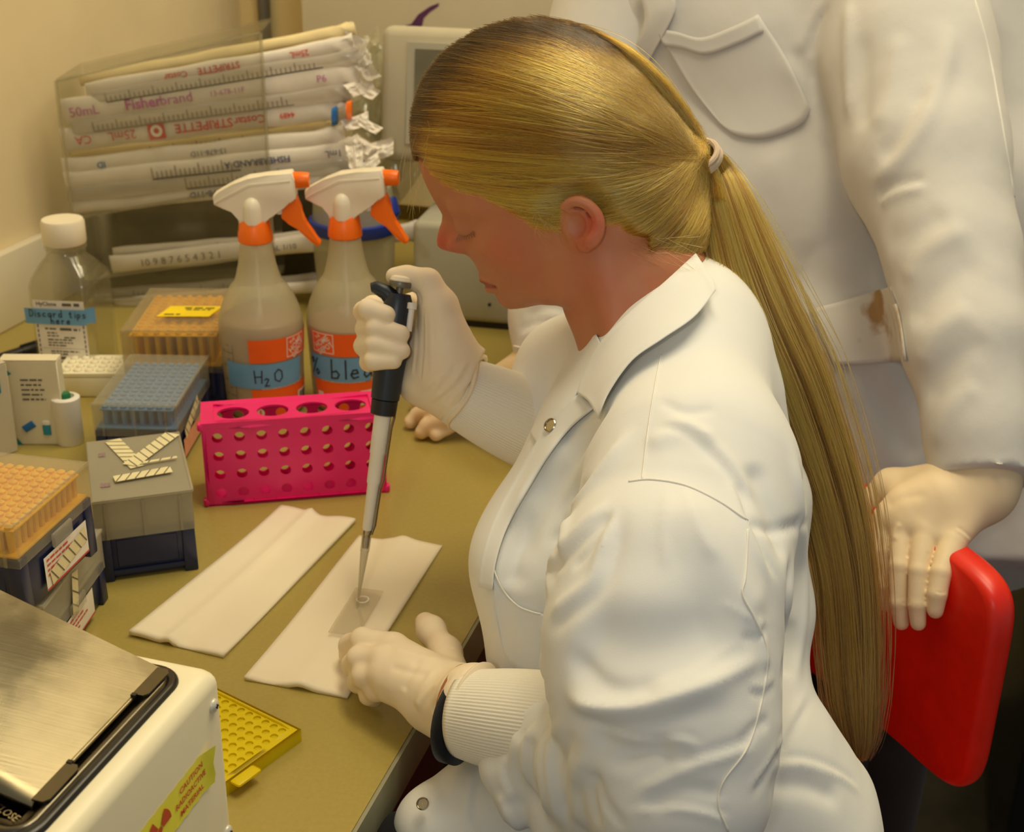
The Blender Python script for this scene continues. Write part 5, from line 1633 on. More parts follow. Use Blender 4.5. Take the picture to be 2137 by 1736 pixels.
def plate_holes(name, w, h, rows, cols, r, M_, mat, parent, mx, my, th=.0022):
    """flat plate with real round holes, built cell by cell"""
    b = bmesh.new(); n = 20
    xs = np.linspace(0, w, cols + 1) if mx is None else np.concatenate([[0], np.linspace(mx, w - mx, cols + 1), [w]])
    ys = np.linspace(0, h, rows + 1) if my is None else np.concatenate([[0], np.linspace(my, h - my, rows + 1), [h]])
    def quad(x0, y0, x1, y1): 
        b.faces.new([b.verts.new((x, y, 0)) for x, y in ((x0, y0), (x1, y0), (x1, y1), (x0, y1))])
    for i in range(len(xs) - 1):
        for j in range(len(ys) - 1):
            x0, x1, y0, y1 = xs[i], xs[i + 1], ys[j], ys[j + 1]
            edge = (mx is not None and i in (0, len(xs) - 2)) or (my is not None and j in (0, len(ys) - 2))
            if edge: quad(x0, y0, x1, y1); continue
            c = ((x0 + x1) / 2, (y0 + y1) / 2); inn, outr = [], []
            rx, ry = (r, r) if np.isscalar(r) else r
            for k in range(n):
                a = 2 * math.pi * (k + .5) / n; ca, sa = math.cos(a), math.sin(a)
                s_ = min((x1 - x0) / 2 / max(abs(ca), 1e-6), (y1 - y0) / 2 / max(abs(sa), 1e-6))
                inn.append(b.verts.new((c[0] + rx * ca, c[1] + ry * sa, 0))); outr.append(b.verts.new((c[0] + s_ * ca, c[1] + s_ * sa, 0)))
            for k in range(n): b.faces.new([outr[k], outr[(k + 1) % n], inn[(k + 1) % n], inn[k]])
            for sx_, sy_ in ((x0, y0), (x1, y0), (x1, y1), (x0, y1)):
                cv_ = b.verts.new((sx_, sy_, 0)); near = sorted(range(n), key=lambda k: (outr[k].co.x - sx_) ** 2 + (outr[k].co.y - sy_) ** 2)[:2]
                try: b.faces.new([cv_, outr[near[0]], outr[near[1]]])
                except ValueError: pass
    bmesh.ops.remove_doubles(b, verts=b.verts, dist=1e-5)
    bmesh.ops.recalc_face_normals(b, faces=b.faces)
    if sum(f.normal.z for f in b.faces) < 0: bmesh.ops.reverse_faces(b, faces=b.faces)
    bmesh.ops.solidify(b, geom=list(b.faces), thickness=th)
    bmesh.ops.transform(b, matrix=M_, verts=b.verts)
    bmesh.ops.recalc_face_normals(b, faces=b.faces)
    me = bpy.data.meshes.new(name); b.to_mesh(me); b.free(); me.shade_smooth(); me.set_sharp_from_angle(angle=math.radians(35))
    return link(name, me, mat, parent)


Rx90 = Matrix.Rotation(math.pi / 2, 4, 'X')
plate_holes('front_panel', RW, RH, 4, 8, .0052, Rx90, MT['pink'], rk, .004, .004)
plate_holes('rear_panel', RW, RH, 4, 8, .0052, Matrix.Translation((0, RD - TH, 0)) @ Rx90, MT['pink'], rk, .004, .004)
plate_holes('top_panel', RW, RD, 1, 4, (.0155, .0140), Matrix.Translation((0, 0, RH)), MT['pink'], rk, .012, .008)
b = MB(); b.box((RW / 2, RD / 2, .0012), (RW, RD, .0022)); b.build('bottom_panel', MT['pink'], rk)
for x in (.0012, RW - .0012):
    b = MB(); b.box((x, RD / 2, RH / 2), (.0022, RD, RH - .002), None, .0008, 1); b.build('side_panel', MT['pink'], rk)
for x in (-.0005, RW + .0005):
    for z_ in (.004, RH - .002):
        b = MB(); b.box((x, .004, z_), (.006, .010, .008), None, .0022, 2); b.build('corner_clip', MT['pink'], rk)


# ---- pipette tip boxes
def tip_box(o, rz, w, d, hb, hl, tips, label, base_mat=None, lid_mat=None, tray=None, full=True):
    t = empty('tip_box', o, rz, label, 'tip box', 'pipette tip boxes')
    bm_, lm = base_mat or MT['blue_plastic'], lid_mat or MT['lid']
    b = MB(); b.frustum((w / 2, d / 2, .002), (w * .93, d * .95), (w * .96, d * .97), hb - .002, None, .002); b.build('base', bm_, t)
    for x in (.006, w - .006):
        for y in (.006, d - .006):
            b = MB(); b.frustum((x, y, 0), (.012, .012), (.011, .011), hb, None, .0012); b.build('corner_post', bm_, t)
    b = MB(); b.box((w / 2, .0025, .008), (w * .8, .003, .004)); b.box((w / 2, .0022, hb * .55), (w * .62, .0015, hb * .55), None, .0006, 1); b.build('front_rib', bm_, t)
    b = MB(); b.box((w / 2, d / 2, hb + .0015), (w * .95, d * .96, .003), None, .001, 1); b.build('tray', tray or tips, t)
    b = MB()
    for i in range(12 if full else 0):
        for j in range(8):
            b.lathe([(.0026, hb + .002), (.0034, hb + hl - .007), (.0020, hb + hl - .006)], 8, Matrix.Translation((w * .12 + w * .76 * j / 7, d * .08 + d * .84 * i / 11, 0)))
    if full: tp = b.build('tips', tips, t); tp['kind'] = 'stuff'
    else: b.b.free()
    b = MB(); b.box((w / 2, d / 2, hb + (hl - .010 if full else .004)), (w * .88, d * .90, .002), None, .0006, 1); b.build('tip_rack', tips, t)
    # lid: five thin panels
    b = MB(); z0, z1 = hb - .006, hb + hl; q = .0016
    b.box((w / 2, d / 2, z1 - q / 2), (w, d, q), None, .0007, 1)
    for y in (q / 2, d - q / 2): b.box((w / 2, y, (z0 + z1 - q) / 2), (w, q, z1 - q - z0))
    for x in (q / 2, w - q / 2): b.box((x, d / 2, (z0 + z1 - q) / 2), (q, d - 2 * q, z1 - q - z0))
    lid = b.build('lid', lm, t)
    for x in (w * .12, w * .5, w * .87):
        b = MB(); b.box((x, -.0008, (z0 + z1) / 2 - .002), (.0022, .0016, (z1 - z0) * .86)); b.build('rib', lm, lid)
    b = MB(); b.box((w / 2, -.0006, z1 - .001), (w + .002, .002, .002)); b.box((w + .0006, d / 2, z1 - .001), (.002, d, .002)); b.build('rim', lm, lid)
    return t, lid


def tape_strip(parent, M_, x0, y0, ang, ln, wd, dashes=6, name='striped_tape', seed=0, slant=.6, up=0.0):
    """pale tape with dark slanting stripes, lying in M_'s plane"""
    g = shift(rect(0, -wd / 2, ln, wd / 2), x0, y0, ang)
    t = flat_print(name, [g], M_, MT['stripe_tape'], parent, .0004 + up)
    st = []
    for i in range(dashes):
        c = ln * (i + .5) / dashes; k = wd / 2 * slant
        st.append(shift((np.array([(c - k - .0005, -wd / 2, 0), (c - k + .0006, -wd / 2, 0), (c + k + .0006, wd / 2, 0), (c + k - .0005, wd / 2, 0)]), [(0, 1, 2, 3)]), x0, y0, ang))
    flat_print('stripe_print', st, M_, MT['grey_ink'], t, .0007 + up)
    return t


# front box with tape arrow
o, rz, L_ = place((212, 1218), (405, 1190))
A, lidA = tip_box(o + [0, 0, 0], rz, .084, .126, .048, .033, MT['grey_tips'], 'navy tip box with frosted lid and an arrow of striped tape on top', lid_mat=MT['lid_frost'], full=False)
Mt = Matrix.Translation((0, 0, .0812))
tape_strip(lidA, Mt, .024, .121, -1.286, .068, .0145, 7, up=.0006)
tape_strip(lidA, Mt, .079, .119, -2.20, .073, .0150, 8, up=.0012)
tape_strip(lidA, Mt, .021, .034, .12, .050, .0125, 6, up=.0018)
tape_strip(lidA, Mt, .048, .060, .10, .030, .004, 3, up=.0024)
flat_print('purple_stamp', [shift(rect(0, 0, .008, .008), .009, .024), shift(rect(0, 0, .006, .008), .010, .088)], Mt, simple('faded_purple', srgb(140, 118, 120), .6, .4, 900), lidA, .0003)

# stack at the left edge
o = G(150, 1310); rzs = math.atan2(*( (G(150, 1310) - G(40, 1430))[[1, 0]] ))
wl, dl = .082, .115
e_x = unit(G(175, 960, .15) - G(0, 925, .15)); rzB = math.radians(-11.5)
top_c = G(28, 1095, .1500)                       # lid's near corner on the right
yv = np.array([-math.sin(rzB), math.cos(rzB), 0]); xv = np.array([math.cos(rzB), math.sin(rzB), 0])
oB = np.array([top_c[0], top_c[1], 0]) - xv * wl
oB[2] = ZB + .0690
Bx, lidB = tip_box(oB, rzB, wl, .108, .050, .031, MT['yellow_tips'], 'navy tip box full of yellow tips, on top of the stack at the left edge', lid_mat=MT['lid_thin'])
rzC = math.radians(-4)
cn = G(86, 1268, .066); xc = np.array([math.cos(rzC), math.sin(rzC), 0])
oC = np.array([cn[0], cn[1], ZB]) - xc * wl * .98
Cx, lidC = tip_box(oC, rzC, wl, .122, .037, .031, MT['grey_tips'], 'navy tip box with frosted lid underneath the box of yellow tips', full=False)
# printed labels and tape on the right-hand sides
Ms = Matrix.Translation((wl * .985, 0, 0)) @ Matrix(((0, 0, 1, 0), (1, 0, 0, 0), (0, 1, 0, 0), (0, 0, 0, 1)))


def side_label(box, y0, z0, y1, z1, parent):
    lb = flat_print('paper_label', [rect(y0, z0, y1, z1)], Ms, MT['label'], parent, .0016)
    flat_print('red_line', [rect(y0, z0, y1, z0 + .0016)], Ms, MT['red_ink'], lb, .0019)
    w = y1 - y0
    tx = [g for i in range(4) for g in bars(y0 + w * .05, z1 - .0045 - .0042 * i, w * (.5 + .12 * (i % 3)), .0018, i + int(z0 * 1e4))]
    flat_print('print', tx, Ms, MT['red_ink'], lb, .0020)
    return lb


lb = side_label(Bx, .030, .008, .094, .036, Bx)
tape_strip(Bx, Ms @ Matrix.Translation((0, 0, .0020)), .036, .016, .18, .056, .013, 6, slant=-.5)
lb2 = side_label(Cx, .020, .006, .090, .030, Cx)
tape_strip(Cx, Ms @ Matrix.Translation((0, 0, .0022)), .052, .030, 1.35, .034, .012, 3, slant=.5)
for q, l_ in ((Bx, lidB), (Cx, lidC)):
    b = MB(); b.box((wl + .0016, dl * .5, .044 if q is Bx else .034), (.003, .028, .012), None, .001, 1); b.build('latch', MT['lid'], l_)

# blue tips box behind
o, rz, L_ = place((205, 985), (385, 985))
oD = G(385, 985); rzD = math.radians(-1.0); xD = np.array([math.cos(rzD), math.sin(rzD), 0])
oD = np.array([oD[0], oD[1], ZB]) - xD * .084 + np.array([-.006, .004, 0])
D_, lidD = tip_box(oD, rzD, .086, .140, .043, .030, MT['blue_tips'], 'navy tip box of blue tips with frosted lid, behind the tape arrow box', lid_mat=MT['lid_thin'])
Msd = Matrix.Translation((.086 * .985, 0, 0)) @ Matrix(((0, 0, 1, 0), (1, 0, 0, 0), (0, 1, 0, 0), (0, 0, 0, 1)))
flat_print('paper_label', [rect(.018, .006, .100, .026)], Msd, simple('salmon_label', srgb(226, 160, 128), .6, .05, 40), D_, .0016)
tape_strip(D_, Msd @ Matrix.Translation((0, 0, .002)), .024, .030, .25, .06, .013, 5, slant=-.5)
b = MB(); b.box((.0876, .072, .036), (.003, .030, .012), None, .001, 1); b.build('latch', MT['lid'], lidD)

# tan box with yellow sticker further back
o, rz, L_ = place((300, 850), (472, 850))
E_, lidE = tip_box(G(472, 852) - np.array([.112, 0, 0]) , .03, .112, .150, .048, .045, MT['yellow_tips'], 'navy tip box with tall clear lid and yellow sticker, left of the spray bottles', lid_mat=MT['lid_clear'])
Mt = Matrix.Translation((0, 0, .0935))
stk = flat_print('yellow_sticker', [shift(rect(-.030, -.018, .030, .018), .050, .062, .0)], Mt @ Matrix(((1, .25, 0, 0), (0, 1, 0, 0), (0, 0, 1, 0), (0, 0, 0, 1))), MT['yellow_label'], lidE, .0004)
flat_print('print', bars(.040, .071, .034, .0040, 3) + bars(.044, .0655, .028, .0030, 4) + bars(.026, .049, .018, .0034, 5), Mt @ Matrix(((1, .25, 0, 0), (0, 1, 0, 0), (0, 0, 1, 0), (0, 0, 0, 1))), MT['black_ink'], lidE, .0007)


# ---- spray bottles
BPROF = [(.0395, 0), (.0425, .003), (.0440, .03), (.0455, .07), (.0470, .100), (.0462, .110), (.0430, .122), (.0375, .136), (.0315, .146), (.0265, .152), (.0258, .1535), (.0235, .160), (.0205, .172), (.0182, .186), (.0172, .196)]


def rad_at(z_): return float(np.interp(z_, [p[1] for p in BPROF], [p[0] for p in BPROF]))


def wrap(name, geos, mat, parent, lift=.0004, maxlen=.006):
    """flat print (x = arc length, y = height) bent round a bottle; x = 0 faces local -y"""
    V, Fc = merge(geos); V, Fc = densify(V, Fc, maxlen)
    U = []
    for x, y, z_ in V:
        r = rad_at(y) + lift + z_; a = -math.pi / 2 + x / .0455
        U.append((r * math.cos(a), r * math.sin(a), y))
    me = bpy.data.meshes.new(name); me.from_pydata(U, [], Fc); me.update(); me.shade_smooth()
    return link(name, me, mat, parent)


def spray_bottle(o, rz, label, level, writing, head_rot, lx=.016):
    t = empty('spray_bottle', o, rz, label, 'spray bottle', 'spray bottles with orange trigger')
    b = MB(); b.lathe(BPROF, 64, cap=False); b.lathe([(.0002, .0006), (.0395, 0)], 64, cap=False); b.build('bottle', MT['hdpe'], t, auto=80)
    b = MB(); b.lathe([(.0002, .002), (.038, .002)] + [(r - .0022, max(z_, .0025)) for r, z_ in BPROF if z_ < level] + [(rad_at(level) - .0022, level), (.0002, level)], 48, cap=False); b.build('liquid', MT['liquid'], t, auto=80)
    b = MB(); b.lathe([(.0018, .01), (.0018, .2)], 8); b.build('dip_tube', MT['white_plastic'], t)
    hd = empty('pump_head', (0, 0, 0), head_rot - rz); hd.parent = t
    b = MB(); b.lathe([(.0172, .1965), (.0188, .198), (.0186, .207), (.0176, .209), (.0166, .219), (.0150, .221)], 60, rib=lambda i, z_: -.0006 * (i % 2) if z_ < .2085 else 0); b.build('collar', MT['orange'], hd)
    s_ = .0001233; z0 = .2195
    cvt = lambda pts: [((x - 570) * s_ * 1.02, z0 + (540 - y) * s_ * 1.06) for x, y in pts]
    out = cvt([(445, 545), (450, 500), (400, 440), (330, 412), (255, 398), (243, 350), (246, 312), (300, 282), (420, 218), (545, 165), (700, 145), (915, 118), (940, 180), (945, 335), (900, 370), (830, 405), (770, 460), (740, 492), (690, 500), (680, 545)])
    b = MB(); b.prism(out, .0195, None, .0014); b.build('shroud', MT['warm_white'], hd)
    b = MB(); b.prism(cvt([(250, 372), (300, 345), (540, 222), (560, 214), (905, 180), (905, 196), (560, 230), (310, 360), (252, 388)]), .0206, None, .0003); b.build('shroud_groove', MT['warm_white'], hd)
    b = MB(); b.lathe([(.0098, 0), (.0098, .016), (.0090, .0215), (.0066, .0262), (.0030, .0288), (.0002, .0293)], 28, Matrix.Translation((0, -.0072, z0 - .001))); b.build('dome', MT['warm_white'], hd)
    nz = Matrix.Translation(((925 - 570) * s_ * 1.02, 0, z0 + (540 - 195) * s_ * 1.06)) @ Matrix.Rotation(math.pi / 2, 4, 'Y')
    b = MB(); b.lathe([(.0066, -.002), (.0084, .0005), (.0082, .010), (.0076, .0155), (.0070, .0165), (.0018, .0165)], 20, nz, rib=lambda i, z_: .0004 * (i % 2)); b.build('nozzle', MT['orange'], hd)
    tr_ = cvt([(835, 405), (905, 365), (952, 325), (965, 420), (1000, 500), (1015, 570), (1062, 640), (1136, 712), (1128, 742), (1100, 745), (1050, 705), (945, 600), (875, 545), (815, 520), (805, 490)])
    b = MB(); b.prism(tr_, .0125, None, .0016); b.build('trigger', MT['orange'], hd)
    b = MB(); b.lathe([(.004, 0), (.004, .008)], 14, Matrix.Translation(((800 - 570) * s_, -.002, z0 + (540 - 470) * s_))); b.build('piston', MT['white_plastic'], hd)
    # printed panels
    for z1, z2, nm in ((.072, .099, 'orange_panel'), (.006, .040, 'orange_panel')):
        wrap(nm, [rect(.0, z1, .098, z2)], MT['orange_print'], t, .0004)
    fr = [rect(lx - .014, .0745, lx + .014, .0755), rect(lx - .014, .0970, lx + .014, .0980), rect(lx - .014, .0745, lx - .013, .098), rect(lx + .013, .0745, lx + .014, .098)]
    wrap('logo_frame', fr, MT['white_print'], t, .0007)
    tx = [shift(text_geo('THE', .0052, True, .9), lx - .0062, .0925, .62), shift(text_geo('HOME', .0098, True, .82), lx - .0008, .0872, .62), shift(text_geo('DEPOT', .0092, True, .78), lx + .0036, .0802, .62)]
    wrap('logo_lettering', tx, MT['white_print'], t, .0008, .003)
    wrap('print', [g for i in range(3) for g in bars(.012 + .004 * (i % 2), .0475 - .0026 * i - .002, .052, .0014, i + 2)], MT['pink_white_print'], t, .0008, .004)
    wrap('barcode_patch', [rect(.058, .012, .084, .030)], MT['white_print'], t, .0008)
    wrap('barcode', [rect(.061 + .0022 * i, .0145, .0617 + .0022 * i + (.0004 if i % 3 else .0009), .028) for i in range(9)], MT['grey_ink'], t, .0011)
    wrap('print', [rect(.004, .008, .0075, .026), rect(.0075, .0225, .0125, .026), rect(.0075, .0155, .0125, .019), rect(.011, .019, .0145, .0235), rect(.0095, .008, .0135, .0155)], MT['white_print'], t, .0008, .004)
    gr_ = [rect(-.030, .012 + .0085 * i, -.030 + (.009 if i % 2 == 0 else .005), .0128 + .0085 * i) for i in range(10)] + [rect(-.0200, .012, -.0194, .09)]
    gr_ += [shift(text_geo(str(100 * (i + 1)), .0045), -.036, .0125 + .017 * i) for i in range(5)]
    wrap('volume_marks', gr_, MT['grey_ink'], t, .0006, .004)
    x0, x1, zt = writing[1]
    tp = wrap('blue_tape', [rect(x0, zt - .0145, x1, zt + .0145)], MT['blue_tape'], t, .0010)
    V_, F_ = hand_geo(writing[0], writing[2], .0016 * writing[2] / .018); V_[:, 0] += writing[3]; V_[:, 1] += zt - writing[2] * .5
    wrap('handwriting', [(V_, F_)], MT['black_ink'], tp, .0014, .004)
    return t


b1 = G(556, 850); b2 = G(733, 836)
spray_bottle(np.array([b1[0], b1[1], ZB]), math.radians(-8), 'spray bottle with blue tape marked H2O, left one of the pair', .111, ('H2O', (-.030, .062, .056), .0150, .020), math.radians(2), lx=.056)
spray_bottle(np.array([b2[0], b2[1], ZB]), math.radians(-52), 'spray bottle with blue tape marked bleach, behind the pipette', .100, ('% blea', (-.004, .070, .056), .0205, .034), math.radians(-6))

# ---- clear square media bottle
o = G(168, 768)
mbt = empty('media_bottle', (o[0], o[1], ZB), math.radians(-4), 'clear square bottle with white cap and blue tape label', 'bottle')


def rsq(w, r, z_, n=6):
    out = []
    for cx_, cy_, a0 in ((w - r, w - r, 0), (-(w - r), w - r, 90), (-(w - r), -(w - r), 180), (w - r, -(w - r), 270)):
        for i in range(n + 1):
            a = math.radians(a0 + 90 * i / n); out.append((cx_ + r * math.cos(a), cy_ + r * math.sin(a), z_))
    return out


def loft(name, rings, mat, parent, cap0=True, cap1=True):
    b = MB(); V = [v for r in rings for v in r]; n = len(rings[0]); Fc = []
    for j in range(len(rings) - 1):
        for i in range(n): Fc.append((j * n + i, j * n + (i + 1) % n, (j + 1) * n + (i + 1) % n, (j + 1) * n + i))
    if cap0: Fc.append(tuple(range(n))[::-1])
    if cap1: Fc.append(tuple((len(rings) - 1) * n + i for i in range(n)))
    b._add(V, Fc); return b.build(name, mat, parent, auto=50)


loft('bottle', [rsq(.036, .010, .0), rsq(.038, .010, .004), rsq(.0385, .011, .07), rsq(.0385, .011, .112), rsq(.036, .014, .122), rsq(.029, .018, .135), rsq(.0225, .0224, .145), rsq(.0215, .0214, .160)], MT['clear'], mbt)
loft('inner_wall', [rsq(.0345, .010, .004), rsq(.0365, .010, .07), rsq(.0365, .010, .111), rsq(.034, .013, .121), rsq(.027, .016, .134), rsq(.0205, .0204, .146)], MT['clear'], mbt, True, False)
b = MB(); b.lathe([(.0235, .158), (.0245, .160), (.0245, .184), (.0232, .187), (.0002, .1872)], 48, rib=lambda i, z_: .0004 * (i % 2) if .1595 < z_ < .1845 else 0); b.build('screw_cap', MT['warm_white'], mbt)
b = MB(); b.lathe([(.0225, .152), (.0245, .153), (.0245, .1555), (.0225, .1565)], 40); b.build('neck_ring', MT['clear'], mbt)
Mf = Matrix(((1, 0, 0, 0), (0, 0, -1, -.0392), (0, 1, 0, 0), (0, 0, 0, 1)))
lb = flat_print('paper_label', [rect(-.031, .012, .030, .100)], Mf, MT['label'], mbt, .0003)
tx = [shift(text_geo('HyClone', .0068, True), -.015, .0955)] + bars(.004, .0935, .022, .0040, 9)
tx += [g for x, y, w, h, q in ((-.020, .064, .014, .0022, 1), (-.002, .0632, .024, .0032, 2), (-.018, .059, .012, .0018, 3), (-.018, .0555, .014, .0018, 4), (.002, .0535, .013, .0018, 5), (-.018, .0505, .030, .0018, 6), (-.018, .047, .030, .0018, 7), (-.018, .0435, .022, .0018, 8), (-.016, .036, .034, .0018, 9), (-.016, .0325, .020, .0018, 10), (-.018, .027, .038, .0034, 11), (-.016, .0225, .020, .0018, 12), (.004, .0215, .020, .0018, 13)) for g in bars(x, y, w, h, q)]
tx += [rect(-.026, .0405, .026, .0408)] + [rect(-.029, .03 + .006 * i, -.0275, .034 + .006 * i) for i in range(7)] + [rect(.026, .03 + .006 * i, .0275, .034 + .006 * i) for i in range(7)]
flat_print('print', tx, Mf, MT['grey_ink'], lb, .0006)
flat_print('red_print', [shift(text_geo('Thermo', .0055, True), .020, .0155)], Mf, MT['red_ink'], lb, .0006)
tpm = MB()
tpm.grid(lambda u, v: (-.042 + .084 * u, -.0400 - .0022 * math.sin(u * 3.1) + (.006 * max(0, u - .9) * 10 * .4), .071 + (.019 * v) + (.003 if u > .9 else 0)), 14, 4)
tp = tpm.build('blue_tape', MT['blue_tape'], mbt)
g1 = hand_geo('Discard tips', .0088, .0010, .72); g2 = hand_geo('here', .0088, .0010, .72)
Mf2 = Matrix(((1, 0, 0, 0), (0, 0, -1, -.0424), (0, 1, 0, 0), (0, 0, 0, 1)))
flat_print('handwriting', [shift((g1[0], g1[1]), -.002, .0805), shift((g2[0], g2[1]), .001, .0722)], Mf2, MT['black_ink'], tp, .0003)

# ---- white tube tray, small vial, cartons, marker
o, rz, L_ = place((120, 830), (262, 830))
fr_ = empty('tube_tray', o, rz, 'low cream tray of round wells in front of the clear bottle', 'tray')
plate_holes('well_plate', .086, .060, 4, 6, .0052, Matrix.Translation((0, 0, .030)), MT['foam'], fr_, .004, .004, .004)
b = MB(); b.frustum((.043, .030, 0), (.082, .056), (.086, .060), .0255, None, .002); b.build('tray_body', MT['foam'], fr_)
b = MB()
for i in range(6):
    for j in range(4): b.ball((.004 + .078 * (i + .5) / 6, .004 + .052 * (j + .5) / 4, .030), (.0046, .0046, .0028), 6)
q_ = b.build('well_caps', MT['foam'], fr_); q_['kind'] = 'stuff'
o = G(148, 922)
vl = empty('white_vial', (o[0], o[1], ZB), 0, 'white cylindrical tub with a green stopper beside the cartons', 'tub')
b = MB(); b.lathe([(.0135, 0), (.0142, .001), (.0146, .044), (.0150, .048), (.0150, .052), (.0138, .053), (.0095, .0535), (.0085, .049)], 40); b.build('tub_body', MT['white_plastic'], vl)
b = MB(); b.lathe([(.0060, .048), (.0058, .056), (.0050, .0575), (.0002, .058)], 24); b.build('stopper', MT['green'], vl)


def carton(o, rz, w, d, h, mat, label, flaps=True):
    t = empty('carton', (o[0], o[1], ZB), rz, label, 'carton')
    b = MB(); b.box((w / 2, d / 2, h / 2), (w, d, h), None, .0010, 1); b.build('box', mat, t)
    b = MB(); b.box((w / 2, d / 2, h + .0006), (w * .995, d * .995, .0010)); b.build('lid_flap', mat, t)
    return t


o2 = G(22, 928)
c2 = carton(o2, math.radians(2), .060, .018, .096, MT['carton'], 'cream carton printed with two blue vials, beside the white tub')
Mc = Matrix(((1, 0, 0, 0), (0, 0, -1, -.0003), (0, 1, 0, 0), (0, 0, 0, 1)))
flat_print('print', [g for i in range(5) for g in bars(.020, .074 - .0055 * i, .024 - .003 * (i % 2), .0020, i + 20)], Mc, MT['grey_ink'], c2, .0004)
flat_print('corner_print', [(np.array([(.0, .0, 0), (.014, .0, 0), (.004, .014, 0), (0, .03, 0)]), [(0, 1, 2, 3)]), (np.array([(.0, .076, 0), (.012, .082, 0), (.003, .090, 0)]), [(0, 1, 2)])], Mc, MT['teal'], c2, .0004)
b = MB(); b.lathe([(.0042, 0), (.0042, .011), (.0030, .0115)], 14, Matrix.Translation((.041, -.0006, .012)) @ Matrix.Diagonal((1, .25, 1, 1))); b.build('vial_picture', MT['teal'], c2)
b = MB(); b.lathe([(.0044, .0118), (.0046, .0145), (.0038, .016)], 14, Matrix.Translation((.041, -.0006, .012)) @ Matrix.Diagonal((1, .25, 1, 1))); b.build('vial_cap_picture', MT['white_plastic'], c2)
b = MB(); b.lathe([(.0040, 0), (.0040, .013)], 14, Matrix.Translation((.017, -.0006, .018)) @ Matrix.Rotation(1.0, 4, 'Y') @ Matrix.Diagonal((1, .25, 1, 1))); b.build('vial_picture', MT['mid_blue'], c2)
o1 = G(-92, 985)
c1 = carton(o1, math.radians(48), .070, .090, .100, MT['carton_grey'], 'grey carton with dark printing, cut off by the left edge')
flat_print('print', bars(.020, .060, .045, .0065, 31) + bars(.028, .047, .034, .005, 32), Matrix.Translation((0, 0, .1012)), MT['black_ink'], c1, .0004)
flat_print('print', [rect(.03, .07, .06, .085)], Mc, MT['teal'], c1, .0004)
pm0, pm1 = G(-40, 742, .02), G(88, 702, .02)
mk = empty('marker_pen', ((pm0 + pm1) / 2) * [1, 1, 0] + [0, 0, ZB], 0, 'black marker pen lying behind the cartons', 'pen')
Mk = axis_matrix((pm0 - pm1) / 2 * np.array([1, 1, 0]) + np.array([0, 0, .0078]), np.cross([0, 0, 1.0], unit((pm1 - pm0) * [1, 1, 0])), [0, 0, 1.0], unit((pm1 - pm0) * [1, 1, 0]))
LN = float(np.linalg.norm((pm1 - pm0)[:2]))
b = MB(); b.lathe([(.004, 0), (.0076, .002), (.0076, LN * .62)], 20, Mk); b.build('barrel', MT['black_plastic'], mk)
b = MB(); b.lathe([(.0072, LN * .62), (.0082, LN * .625), (.0082, LN * .95), (.006, LN * .99), (.002, LN)], 20, Mk); b.build('cap', MT['black_plastic'], mk)
b = MB(); b.box((0, .0085, LN * .78), (.004, .003, LN * .3), Mk, .001); b.build('clip', MT['black_plastic'], mk)
# ------------------------------------------------------------------ bath in the foreground
hz = .17
bc = G(460, 1388, hz); a1 = math.radians(286.6)
e1 = np.array([math.sin(a1), math.cos(a1), 0]); e2 = np.array([math.sin(a1 - math.pi / 2), math.cos(a1 - math.pi / 2), 0])
bath = empty('water_bath', (bc[0], bc[1], ZB), 0, 'cream enamelled water bath with a sloping stainless steel lid', 'water bath')
BM = axis_matrix((0, 0, 0), e1, e2, np.array([0, 0, 1.0]))           # x = left along the rear, y = towards the camera
LA, LB = .30, .178


def rrect(x0, y0, x1, y1, r, z_, n=8):
    out = []
    for cx_, cy_, q in ((x1 - r, y1 - r, 0), (x0 + r, y1 - r, 90), (x0 + r, y0 + r, 180), (x1 - r, y0 + r, 270)):
        for i in range(n + 1):
            a = math.radians(q + 90 * i / n); out.append(tuple(BM @ Vector((cx_ + r * math.cos(a), cy_ + r * math.sin(a), z_))))
    return out


def ringloft(name, rings, mat, parent, cap=False, close=False):
    b = MB(); n = len(rings[0]); V = [v for r in rings for v in r]; Fc = []; m = len(rings)
    for j in range(m if close else m - 1):
        for i in range(n): Fc.append((j * n + i, j * n + (i + 1) % n, ((j + 1) % m) * n + (i + 1) % n, ((j + 1) % m) * n + i))
    if cap: Fc.append(tuple((m - 1) * n + i for i in range(n)))
    b._add(V, Fc); return b.build(name, mat, parent, auto=60)


R_ = .010
rg = [rrect(0, 0, LA, LB, .008, .012), rrect(0, 0, LA, LB, .008, hz - R_)]
for i in range(1, 7):
    a = math.pi / 2 * i / 6; k = R_ * (1 - math.cos(a)); rg.append(rrect(k, k, LA - k, LB - k, .008, hz - R_ + R_ * math.sin(a)))
rim0 = .0125
rg.append(rrect(rim0 + .001, rim0 + .001, LA - rim0, LB - rim0, .018, hz)); rg.append(rrect(rim0 + .001, rim0 + .001, LA - rim0, LB - rim0, .018, hz - .01))
ringloft('housing', rg, MT['housing'], bath)
for x, y in ((.03, .03), (LA - .03, .03), (.03, LB - .03), (LA - .03, LB - .03)):
    b = MB(); b.lathe([(.011, 0), (.012, .012)], 16, BM @ Matrix.Translation((x, y, 0))); b.build('foot', MT['black_plastic'], bath)
gk = []
for i in range(9):
    a = math.pi * i / 8; k = rim0 + .0032 - .0032 * math.cos(a); gk.append(rrect(k, k, LA - k, LB - k, .017, hz + .0032 * math.sin(a)))
ringloft('gasket', gk, MT['gasket'], bath)
st = []
for k, z_ in ((.0175, hz + .001), (.0185, hz + .0032), (.0200, hz + .0040), (.0222, hz + .0034), (.0240, hz + .0012), (.0262, hz + .0004), (.0290, hz + .0002), (.0300, hz - .004), (.0310, hz - .05)):
    st.append(rrect(k, k, LA - k, LB - k, max(.004, .0135 - (k - .0175)), z_))
